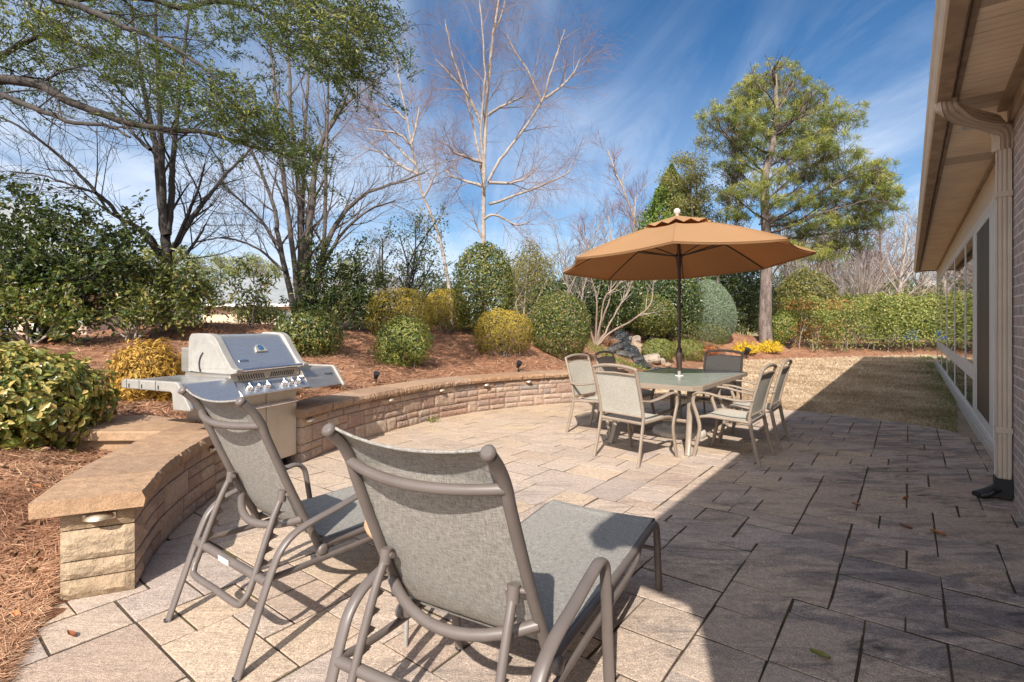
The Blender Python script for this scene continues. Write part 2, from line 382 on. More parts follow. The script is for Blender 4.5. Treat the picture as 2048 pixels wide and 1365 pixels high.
def terrain(x, y):
    s, v = edge_info(x, y); w, base, A, W = v.T
    s2 = s - 0.16 * w
    z = base + A * sstep(s2 / W) - 1.1 * sstep((s2 - W - 2) / 14) + wob(np.ravel(x), np.ravel(y)) * sstep(s2 / 0.8)
    slope = 0.35 + 3.6 * w
    return np.where(s2 < 0, np.maximum(base + slope * s2 - 0.0, -0.35), z)
def tz(x, y): return float(terrain(np.array([x]), np.array([y]))[0])
def hit(u, v, d0=2.5, d1=60):
    """where the sight line through a pixel meets the planted bed"""
    d = np.linspace(d0, d1, 1500); x = (u - 1024) / F * d; z = H - (v - V0) / F * d
    g = terrain(x, d); k = np.argmax(z <= g) if (z <= g).any() else np.argmin(np.where(d < 23, z - g, 9))
    if z[k] > g[k]: print('MISS', u, v, round(d[k], 1), round(z[k] - g[k], 2))
    return x[k], d[k], g[k]

# ground, lawn, planted bed
mb = MB(); mb.sheet([[(x, y, -0.10) for x in (-400, 400)] for y in (-60, 900)], 0.5, False)
struct(mb.build('ground', M['ground']))
mb = MB(); mb.sheet([[(x, y, -0.035) for x in np.linspace(-1, 45, 24)] for y in np.linspace(3, 40, 20)], 0.5, False)
struct(mb.build('lawn', M['lawn']))
gx = np.concatenate([np.arange(-30, -5, 0.6), np.arange(-5, 6, 0.13), np.arange(6, 42, 0.4)])
gy = np.concatenate([np.arange(-3, 11, 0.13), np.arange(11, 25, 0.3), np.arange(25, 60, 0.9)])
X, Y = np.meshgrid(gx, gy); Z = terrain(X, Y)
Vg = np.stack([X.ravel(), Y.ravel(), Z], 1); nx, ny = len(gx), len(gy)
I = np.arange(nx * ny).reshape(ny, nx)
Q = np.stack([I[:-1, :-1], I[:-1, 1:], I[1:, 1:], I[1:, :-1]], -1).reshape(-1, 4)
keep = (Z[Q].max(1) > -0.3)
struct(raw('mulch_bed', Vg, Q[keep], np.zeros(len(Vg)), M['mulch'], smooth=True))

# ---------------------------------------------------------------- patio pavers
HV = np.array([0.609, 0.7932]); NV = np.array([-0.7932, 0.609])       # along the house / away from it
PATIO = [(-1.84, -2.6), (-1.92, 1.9), (-2.13, 2.44), (-2.2, 3.1), (-2.34, 3.6), (-2.42, 4.2), (-2.30, 4.75), (-2.12, 5.1), (-1.92, 5.95), (-1.38, 7.06),
         (-0.97, 7.73), (-0.23, 8.36), (0.4, 8.7), (1.0, 8.98), (1.7, 9.3), (3.0, 8.98), (4.41, 8.1), (5.0, 7.6), (5.38, 7.1), (5.56, 6.6), (5.42, 5.95), (0.85, 0), (-1.1, -2.6)]
def hull(pts):
    pts = sorted(map(tuple, pts)); 
    def half(ps):
        h = []
        for p in ps:
            while len(h) > 1 and (h[-1][0] - h[-2][0]) * (p[1] - h[-2][1]) - (h[-1][1] - h[-2][1]) * (p[0] - h[-2][0]) <= 0: h.pop()
            h.append(p)
        return h
    a, b = half(pts), half(pts[::-1]); return a[:-1] + b[:-1]
HULL = hull(PATIO)
def clip(poly, hullp):
    for i in range(len(hullp)):
        a, b = np.array(hullp[i]), np.array(hullp[(i + 1) % len(hullp)]); e = b - a; out = []
        for j in range(len(poly)):
            p, q = np.array(poly[j]), np.array(poly[(j + 1) % len(poly)])
            sp = e[0] * (p - a)[1] - e[1] * (p - a)[0]; sq = e[0] * (q - a)[1] - e[1] * (q - a)[0]
            if sp >= 0: out.append(tuple(p))
            if sp * sq < 0: out.append(tuple(p + (q - p) * sp / (sp - sq)))
        poly = out
        if len(poly) < 3: return []
    return poly
mb = MB(); U = 0.148; n0 = 108
occ = np.zeros((n0, n0), bool); pr = random.Random(4)
sizes = [(3, 2)] * 9 + [(4, 2)] * 3 + [(4, 3)] * 1 + [(2, 2)] * 6 + [(2, 1)] * 3 + [(3, 1)] * 4 + [(2, 3)] * 1
org = np.array([0.0, 0.0]) - HV * 4.2 - NV * 6.5
vb = np.zeros((n0 + 1, n0 + 1), bool)                     # cross joints already cut, to keep them staggered
for j in range(n0):
    for i in range(n0):
        if occ[j, i]: continue
        run = 1
        while i + run < n0 and not occ[j, i + run] and run < 9: run += 1
        best = None
        for w, h in pr.sample(sizes, len(sizes)) + [(1, 2), (1, 1)]:
            if w > run or j + h > n0 or occ[j:j + h, i:i + w].any(): continue
            cost = (run - w == 1) * 3 + (j > 0 and vb[j - 1, i + w]) * 2 + (w == 1) * 2
            if best is None or cost < best[0]: best = (cost, w, h)
        if best is None: continue
        _, w, h = best; vb[j:j + h, i + w] = True; vb[j:j + h, i] = True
        occ[j:j + h, i:i + w] = True
        g = 0.0054; x0, x1, y0, y1 = i * U + g, (i + w) * U - g, j * U + g, (j + h) * U - g
        jit = lambda: pr.uniform(-0.004, 0.0045)
        loc = [(x0 + jit(), y0 + jit()), (x1 + jit(), y0 + jit()), (x1 + jit(), y1 + jit()), (x0 + jit(), y1 + jit())]
        P = [tuple(org + NV * a + HV * b) for a, b in loc][::-1]
        P = clip(P, HULL)
        if not P: continue
        ar = 0.5 * abs(sum(P[k][0] * P[(k + 1) % len(P)][1] - P[(k + 1) % len(P)][0] * P[k][1] for k in range(len(P))))
        if ar < 0.003: continue
        c = np.mean(P, 0); dz = pr.uniform(-0.0025, 0.0025); tx, ty = pr.uniform(-.006, .006), pr.uniform(-.006, .006)
        top = [c + (np.array(p) - c) * (1 - 0.004 / max(0.05, np.hypot(*(np.array(p) - c)))) for p in P]
        zt = lambda p, o: o + dz + tx * (p[0] - c[0]) + ty * (p[1] - c[1])
        m = len(P)
        V = [(*p, -0.03) for p in P] + [(*p, zt(p, -0.0012)) for p in P] + [(*p, zt(p, 0.0)) for p in top]
        fs = [list(range(2 * m, 3 * m))] + [(k + o, (k + 1) % m + o, (k + 1) % m + o + m, k + o + m) for k in range(m) for o in (0, m)]
        mb.add(V, fs, pr.random())
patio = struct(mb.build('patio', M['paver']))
mb = MB(); mb.add([(x, y, -0.0042) for x, y in HULL], [list(range(len(HULL)))])
struct(mb.build('patio_joint_sand', M['joint']))

# ---------------------------------------------------------------- retaining wall
WP_A = smoothp([(-1.95, 2.68), (-2.13, 3.1), (-2.27, 3.6), (-2.36, 4.2), (-2.345, 4.36)], 8)
WP_B = smoothp([(-2.06, 5.06), (-1.84, 5.87), (-1.32, 6.96), (-0.9, 7.6), (-0.19, 8.25), (0.4, 8.6), (1.0, 8.9), (1.6, 9.2), (2.15, 9.6)], 10)
def arclen(P): return np.concatenate([[0], np.cumsum(np.hypot(*np.diff(P, axis=0).T))])
def on_path(P, s):
    L = arclen(P); s = np.clip(s, 0, L[-1]); x = np.interp(s, L, P[:, 0]); y = np.interp(s, L, P[:, 1])
    e = 0.02; a = np.array([np.interp(np.clip(s - e, 0, L[-1]), L, P[:, k]) for k in (0, 1)]); b = np.array([np.interp(np.clip(s + e, 0, L[-1]), L, P[:, k]) for k in (0, 1)])
    t = (b - a) / (np.hypot(*(b - a)) + 1e-9); return np.array([x, y]), t, np.array([-t[1], t[0]])   # outward = left of travel
wr = random.Random(11)
def rough_block(mb, P, s0, s1, z0, z1, depth=0.22, tint=0.5, amp=0.006):
    n, m = max(3, int((s1 - s0) / 0.035)), max(3, int((z1 - z0) / 0.03)); G = []
    gap = 0.0035; ax = wr.uniform(0, 9)
    for j in range(m + 1):
        row = []
        for i in range(n + 1):
            s = s0 + gap + (s1 - s0 - 2 * gap) * i / n; z = z0 + gap + (z1 - z0 - 2 * gap) * j / m
            p, t, o = on_path(P, s)
            edge = i in (0, n) or j in (0, m)
            off = 0.006 if edge else -amp * (0.4 + wr.random()) - 0.003 * math.sin(ax + 14 * s + 19 * z)
            q = p + o * off; row.append((q[0], q[1], z))
        G.append(row)
    mb.sheet(np.array(G)[:, ::-1], tint, False)
    (p0, t0, o0), (p1, t1, o1) = on_path(P, s0 + gap), on_path(P, s1 - gap)
    a, b = p0 + o0 * 0.006, p1 + o1 * 0.006; c, d = b + o1 * depth, a + o0 * depth
    V = [(*q, z) for z in (z0 + gap, z1 - gap) for q in (a, b, c, d)]
    mb.add(V, [(4, 5, 6, 7), (3, 2, 1, 0), (1, 2, 6, 5), (2, 3, 7, 6), (3, 0, 4, 7)], tint)
def lay(mb, P, z_split=(0.0, 0.175, 0.345, 0.445)):
    L = arclen(P)[-1]
    for zb, zt in zip(z_split[:-1], z_split[1:]):
        s = 0.0
        while s < L - 0.02:
            if zt - zb < 0.12 or wr.random() < 0.45:
                w = min(wr.choice((0.18, 0.28, 0.40)), L - s); w = L - s if L - s - w < 0.1 else w
                rough_block(mb, P, s, s + w, zb, zt, tint=wr.random()); s += w
            else:
                w = min(wr.choice((0.36, 0.45, 0.55)), L - s); w = L - s if L - s - w < 0.12 else w
                zm = zb + (zt - zb) * wr.choice((0.45, 0.55))
                for a, b in ((zb, zm), (zm, zt)):
                    k = wr.choice((1, 2, 2, 3)); cuts = sorted([0, w] + [w * (i + wr.uniform(-.2, .2)) / k for i in range(1, k)])
                    for c0, c1 in zip(cuts[:-1], cuts[1:]): rough_block(mb, P, s + c0, s + c1, a, b, tint=wr.random())
                s += w
def caps(mb, P, lens, in_=0.055, out=0.40, z0=0.448, z1=0.525, s_start=-0.03, s_end=None):
    L = arclen(P)[-1]; s = s_start; L = L if s_end is None else s_end
    while s < L - 0.03:
        w = min(wr.choice(lens), L - s); w = L - s if L - s - w < 0.15 else w
        n = max(4, int(w / 0.03)); tint = wr.random(); dz = wr.uniform(-0.004, 0.003)
        top_i, top_o, low_i, low_o, mid = [], [], [], [], []
        for i in range(n + 1):
            ss = s + 0.010 + (w - 0.020) * i / n; p, t, o = on_path(P, ss); L0 = arclen(P)[-1]
            ex = ss if ss < 0 else (ss - L0 if ss > L0 else 0); p = p + t * ex
            r1, r2, r3 = wr.uniform(-.004, .004), wr.uniform(-.009, .007), wr.uniform(-.005, .005)
            top_i.append((*(p + o * (-in_ + 0.010 + r1)), z1 + dz)); mid.append((*(p + o * (-in_ - 0.004 + r2)), (z0 + z1) / 2 + wr.uniform(-.012, .012)))
            low_i.append((*(p + o * (-in_ + 0.006 + r3)), z0)); top_o.append((*(p + o * out), z1 + dz)); low_o.append((*(p + o * out), z0))
        edge = [(*(np.array(q[:2]) + 0), q[2] - 0.012) for q in top_i]
        mb.sheet(np.array([top_o, top_i]), tint, False); mb.sheet(np.array([top_i, mid, low_i]), tint, False); mb.sheet(np.array([low_i, low_o]), tint, False); mb.sheet(np.array([low_o, top_o]), tint, False)
        mb.add([top_o[0], top_i[0], mid[0], low_i[0], low_o[0]], [(0, 1, 2, 3, 4)], tint); mb.add([top_o[-1], top_i[-1], mid[-1], low_i[-1], low_o[-1]], [(4, 3, 2, 1, 0)], tint)
        s += w
wall_l = thing('retaining_wall', 'short curved stone wall ending in a pillar left of the barbecue grill', 'wall', (-1.95, 2.68, 0))
wall_r = thing('retaining_wall', 'long curved stone wall running from the barbecue grill to the dining set', 'wall', (-2.06, 5.06, 0))
mw = -np.array([(-1.95, 2.68, 0)]), -np.array([(-2.06, 5.06, 0)])
def build_rel(mb, name, mat, root, bevel=0):
    mb.v = [v - np.array(root.location) for v in mb.v]; return mb.build(name, mat, root, bevel)
mb = MB(); lay(mb, WP_A); build_rel(mb, 'blockwork', M['block'], wall_l)
mb = MB(); lay(mb, WP_B); build_rel(mb, 'blockwork', M['block'], wall_r)
# pillar end face: one rough stone per course
mb = MB(); p0, t0, o0 = on_path(WP_A, 0.0); c0 = p0 + t0 * 0.02
PP = np.array([c0 + o0 * (0.31 - 0.31 * k / 4) - t0 * 0.035 for k in range(5)])
for a, b, tt in ((0, 0.10, .2), (0.10, 0.19, .8), (0.19, 0.345, .5), (0.345, 0.445, .1)):
    rough_block(mb, PP, 0.0, 0.31, a, b, depth=0.05, tint=tt, amp=0.010)
PB = np.array([c0 + o0 * (0.31) + t0 * k * 0.12 for k in range(4)][::-1])
for a, b, tt in ((0, 0.19, .3), (0.19, 0.445, .8)): rough_block(mb, PB, 0.0, 0.36, a, b, depth=0.05, tint=tt)
build_rel(mb, 'pillar', M['pillar'], wall_l)
mb = MB(); caps(mb, WP_A, (0.42, 0.5, 0.36), s_start=-0.10, s_end=arclen(WP_A)[-1] - 0.05); build_rel(mb, 'cap', M['cap'], wall_l)
mb = MB(); caps(mb, WP_B, (0.42, 0.5, 0.36, 0.6)); build_rel(mb, 'cap', M['cap'], wall_r)
mb = MB()
for poly, tt in (([(-2.76, 4.06), (-2.76, 4.53), (-3.12, 4.68), (-3.40, 4.05)], .4), ([(-3.126, 4.686), (-3.36, 4.79), (-3.75, 4.72), (-3.62, 4.02), (-3.41, 4.045)], .8)):
    mb.prism(poly[::-1], 0.445, 0.523, tt)
mb.prism([(-2.66, 4.40), (-3.3, 4.66), (-3.45, 4.10), (-2.76, 4.10)], 0.05, 0.44, 0.3)
build_rel(mb, 'landing_slab', M['cap'], wall_l, 0.01)

# half-dome lights under the caps
def dome_light(P, s, label, z=0.395, sc=1.0):
    p, t, o = on_path(P, s); r = thing('wall_light', label, 'light', (p[0] - o[0] * 0.012, p[1] - o[1] * 0.012, z), math.atan2(-o[1], -o[0]) - math.pi / 2, 'half-dome lights along the stone wall')
    mb = MB(); n, m = 12, 6
    G = [[(0.055 * sc * math.cos(math.pi * i / n) * math.sin(math.pi / 2 * j / m) , 0.055 * sc * math.sin(math.pi * i / n) * math.sin(math.pi / 2 * j / m), 0.036 * math.cos(math.pi / 2 * j / m)) for i in range(n + 1)] for j in range(m + 1)]
    mb.sheet(G); mb.build('shade', M['copper'], r)
    mb = MB(); mb.box(-0.06 * sc, 0.06 * sc, -0.012, 0.004, -0.014, 0.02); mb.build('back_plate', M['copper'], r, 0.003)
dome_light(PP, 0.165, 'half-dome brass light on the end face of the pillar', 0.40, 1.15)
dome_light(WP_A, 1.42, 'half-dome brass light under the cap behind the farther lounger', 0.39, 1.1)
for s, l in ((0.12, 'half-dome light closest to the barbecue on the long wall'), (1.55, 'half-dome light second from the barbecue along the long wall'),
             (2.62, 'half-dome light third from the barbecue along the long wall'), (3.5, 'half-dome light fourth from the barbecue along the long wall'), (4.32, 'half-dome light beside the pale chair at the wall end')):
    dome_light(WP_B, s, l)

# ---------------------------------------------------------------- the house on the right
house = thing('house', 'brick house with tan soffit, gutter and a long sunroom window wall', 'house', (0.895, 0, 0), math.atan2(0.7932, 0.609))
def hpart(mb, name, mat, parent=None, bevel=0): return mb.build(name, mat, parent or house, bevel)
t = NT('house_brick'); sx = t.new("ShaderNodeSeparateXYZ"); t.ln(t.co, sx.inputs[0])
cb = t.new("ShaderNodeCombineXYZ"); t.ln(sx.outputs[0], cb.inputs[0]); t.ln(sx.outputs[2], cb.inputs[1])
br = t.new("ShaderNodeTexBrick"); t.ln(cb.outputs[0], br.inputs["Vector"]); br.inputs["Scale"].default_value = 1.0
br.inputs["Brick Width"].default_value = 0.215; br.inputs["Row Height"].default_value = 0.075; br.inputs["Mortar Size"].default_value = 0.008; br.inputs["Mortar Smooth"].default_value = 0.3
br.inputs["Color1"].default_value = (0.40, 0.29, 0.245, 1); br.inputs["Color2"].default_value = (0.28, 0.235, 0.215, 1); br.inputs["Mortar"].default_value = (0.62, 0.56, 0.49, 1)
nn = t.noise(14, 6, 0.7); t.col(t.mix(t.ramp(nn, [(0.5, 0.0), (0.68, 0.45)]), br.outputs[0], (0.66, 0.61, 0.56))); t.set(Roughness=0.95)
t.bump(t.noise(90, 4, 0.7), 0.5, 0.004, t.bump(t.math('SUBTRACT', 1.0, br.outputs["Fac"]), 0.8, 0.012)); M['brick'] = t.m
mb = MB(); mb.box(-1.28, 5.02, -0.22, 0.073, -0.05, 3.058); mb.box(-1.28, -1.06, -9, -0.221, -0.05, 3.058); hpart(mb, 'brick_wall', M['brick'])
# siding band, posts, sill
mb = MB(); s = 5.03
while s < 20.9: mb.box(s, s + 0.098, -0.10, 0.0, 2.70, 3.056); s += 0.10
mb.box(5.03, 20.93, -0.12, -0.006, 2.70, 3.055); hpart(mb, 'siding', M['cream_trim'])
mb = MB(); mb.box(5.025, 20.93, -0.06, 0.018, 0.075, 0.14); mb.box(5.025, 20.93, -0.06, 0.006, 2.63, 2.695); hpart(mb, 'sill', M['white_trim'], bevel=0.004)
mb = MB(); mb.box(5.025, 20.95, -0.2, 0.05, -0.2, 0.07); hpart(mb, 'slab_edge', M['concrete'])
mb = MB(); mb.box(5.03, 6.88, -0.1, 0.001, 0.14, 2.63); hpart(mb, 'door_trim', M['white_trim']); mb = MB(); mb.box(20.80, 20.92, -0.12, 0.001, 0.14, 2.63); mb.box(20.80, 20.92, -4.0, -0.119, 0.0, 3.05); hpart(mb, 'corner_trim', M['white_trim'])
t = NT('window_glass'); t.set(Base_Color=(0.010, 0.014, 0.012, 1), Roughness=0.015, IOR=1.9); t.b.inputs["Specular IOR Level"].default_value = 1.0
t.bump(t.noise(1.2, 2), 0.02, 0.05); M['glass'] = t.m
WS = [20.80, 17.95, 15.4, 12.77, 10.34, 9.02]
for a, b in zip(WS[:-1], WS[1:]):
    mb = MB()
    mb.box(b, b + 0.09, -0.06, 0.003, 0.14, 2.63); mb.box(a - 0.05, a, -0.06, 0.001, 0.14, 2.63)
    mb.box(b + 0.09, a - 0.05, -0.06, 0.002, 0.60, 0.655); mb.box(b + 0.09, a - 0.05, -0.06, -0.001, 0.655, 0.705); mb.box(b + 0.09, a - 0.05, -0.06, 0.002, 0.705, 0.76)
    for z in (0.14, 0.575, 0.76, 2.60): mb.box(b + 0.09, a - 0.05, -0.06, -0.002, z, z + (0.03 if z not in (0.575,) else 0.025))
    w = mb.build('window', M['white_trim'], house)
    for z0, z1 in ((0.17, 0.575), (0.79, 2.60)):
        g = MB(); g.box(b + 0.09, a - 0.05, -0.03, -0.005, z0, z1); g.build('pane', M['glass'], w)
mb = MB(); mb.box(8.94, 9.015, -0.06, 0.006, 0.14, 2.63); mb.box(8.62, 8.93, -0.06, 0.003, 0.14, 2.63); mb.box(6.88, 7.20, -0.06, 0.006, 0.14, 2.63); mb.box(7.20, 8.62, -0.06, 0.004, 0.14, 0.24); mb.box(7.20, 8.62, -0.06, 0.004, 2.55, 2.63)
dr = mb.build('screen_door', M['white_trim'], house)
t = NT('dark_screen'); t.col(t.ramp(t.noise(1.0, 4, 0.6, t.mapping((1.2, 1, 0.25))), [(0.3, (0.02, 0.017, 0.016)), (0.7, (0.085, 0.06, 0.045))])); t.set(Roughness=0.6); M['screen'] = t.m
mb = MB(); mb.box(7.20, 8.62, -0.05, -0.004, 0.24, 2.55); mb.build('screen', M['screen'], dr)
mb = MB(); mb.box(5.03, 20.8, -4.2, -4.1, 0, 3.05); hpart(mb, 'back_wall', M['screen'])
# soffit boards with vent strips, trims, fascia, gutter
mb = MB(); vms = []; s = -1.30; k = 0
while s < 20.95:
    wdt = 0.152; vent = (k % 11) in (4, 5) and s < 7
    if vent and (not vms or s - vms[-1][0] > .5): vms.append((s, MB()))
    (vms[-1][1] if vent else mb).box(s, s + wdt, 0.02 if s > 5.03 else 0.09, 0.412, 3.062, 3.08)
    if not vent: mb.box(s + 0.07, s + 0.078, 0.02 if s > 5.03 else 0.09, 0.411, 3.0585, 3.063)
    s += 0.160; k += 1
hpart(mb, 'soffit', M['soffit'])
t = NT('perforated_vent'); v = t.new("ShaderNodeTexVoronoi"); v.inputs["Scale"].default_value = 70; v.inputs["Randomness"].default_value = 0; t.ln(t.co, v.inputs["Vector"])
t.col(t.ramp(v.outputs[0], [(0.30, (0.12, 0.09, 0.07)), (0.40, (0.50, 0.40, 0.30))])); M['vent'] = t.m
for _, vm in vms: hpart(vm, 'soffit_vent', M['vent'])
mb = MB(); mb.box(-1.33, 20.98, 0.412, 0.446, 3.05, 3.085); mb.box(5.03, 20.98, 0.002, 0.03, 3.02, 3.06); mb.box(-1.3, 5.03, 0.074, 0.16, 3.035, 3.062); mb.box(-1.3, 5.03, 0.074, 0.10, 2.92, 3.034); hpart(mb, 'soffit_trim', M['dirty_trim'], bevel=0.004)
mb = MB(); mb.box(-1.34, 21.0, 0.455, 0.466, 3.02, 3.16); mb.box(20.96, 20.99, 0.0, 0.45, 3.03, 3.2); hpart(mb, 'fascia', M['dirty_trim'])
mb = MB(); mb.extrude_x([(0.468, 3.0), (0.545, 3.0), (0.560, 3.006), (0.572, 3.03), (0.578, 3.06), (0.590, 3.075), (0.596, 3.10), (0.596, 3.118), (0.585, 3.12), (0.468, 3.135)], -1.34, 21.0)
hpart(mb, 'gutter', M['cream_trim'])
mb = MB(); mb.extrude_x([(0.470, 2.9975), (0.547, 2.9975), (0.547, 2.9995), (0.470, 2.9995)], -1.33, 20.99); hpart(mb, 'gutter_underside', M['dirty_trim'])
M['shingle'] = simple('roof_shingle', (0.16, 0.15, 0.145), 0.95, 0, 0.3, 8, 0.5, 60)
mb = MB()
rp = [(-1.34, 0.57), (-1.40, -0.04), (-1.86, -0.28), (-2.6, -0.7), (-2.6, -6), (21.0, -6), (21.0, 0.57)]
mb.add([(x, y, 3.15 + (0.57 - y) * 0.40) for x, y in rp] + [(x, y, 3.20 + (0.57 - y) * 0.40) for x, y in rp], [list(range(7)), list(range(7, 14))[::-1]] + [(i, (i + 1) % 7, 7 + (i + 1) % 7, 7 + i) for i in range(7)])
hpart(mb, 'roof', M['shingle'])
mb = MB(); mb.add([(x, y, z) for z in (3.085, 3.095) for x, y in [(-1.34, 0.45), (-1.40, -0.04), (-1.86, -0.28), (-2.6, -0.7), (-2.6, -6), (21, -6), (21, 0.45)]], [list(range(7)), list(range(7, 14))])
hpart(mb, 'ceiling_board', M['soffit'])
# downspout with ribbed elbow
w2, d2 = 0.052, 0.040; prof = []
for (ax, ay), (bx, by) in (((-w2, -d2), (w2, -d2)), ((w2, -d2), (w2, d2)), ((w2, d2), (-w2, d2)), ((-w2, d2), (-w2, -d2))):
    for k in range(9):
        f = k / 9; inn = 0.006 if k % 3 == 2 else 0.0; L_ = math.hypot(bx - ax, by - ay); nxn, nyn = (by - ay) / L_, -(bx - ax) / L_
        prof.append((ax + (bx - ax) * f - nxn * inn, ay + (by - ay) * f - nyn * inn))
path = smoothp([(4.42, 0.50, 3.02), (4.425, 0.497, 2.97), (4.47, 0.462, 2.945), (4.56, 0.40, 2.925), (4.70, 0.31, 2.92), (4.85, 0.215, 2.915), (4.945, 0.155, 2.89), (4.985, 0.13, 2.83), (4.99, 0.127, 2.72)], 5)
ds = MB(); ds.sweep(prof, np.vstack([[(4.99, 0.127, z) for z in np.linspace(2.72, 0.16, 12)]]), (1, 0, 0), 0.5, True, False)
dso = hpart(ds, 'downspout', M['downspout'])
mb = MB(); cr = [1.0 + 0.045 * (i % 2) for i in range(len(path))]; mb.sweep(prof, path, (0.53, -0.85, 0.02), 0.5, True, False, cr); mb.build('elbow', M['downspout'], dso)
for z in (2.35, 0.52):
    mb = MB(); mb.box(4.932, 5.048, 0.076, 0.172, z, z + 0.045); mb.build('strap', M['downspout'], dso, 0.003)
mb = MB(); mb.box(4.925, 5.055, 0.078, 0.18, 0.03, 0.17)
pp = smoothp([(4.99, 0.15, 0.085), (4.985, 0.19, 0.055), (4.96, 0.235, 0.032), (4.93, 0.285, 0.018)], 6)
mb.sweep([(0.075 * math.cos(2 * math.pi * k / 14), 0.036 * math.sin(2 * math.pi * k / 14)) for k in range(14)], pp, (1, 0, 0), 0.5, True, False, [1 + 0.09 * (i % 2) - 0.25 * i / len(pp) for i in range(len(pp))])
mb.build('drain_boot', M['black'], dso)
mb = MB(); mb.tube([(5.42, 0.09, 0.46), (5.40, 0.11, 0.44), (5.36, 0.12, 0.30)], 0.016, 8); mb.build('condensate_hose', M['black'], house)
mb = MB(); mb.tube([(5.36, 0.12, 0.31), (5.355, 0.122, 0.29), (5.33, 0.125, 0.03)], [0.026, 0.022, 0.022], 10); mb.build('drain_pipe', M['white_trim'], house)
mb = MB(); mb.lathe([(0.0, -0.002), (0.065, -0.002), (0.072, -0.012), (0.09, -0.012), (0.093, 0.0)], 28, (5.35, 0.27, 3.060)); mb.build('recessed_light', M['white_trim'], house)
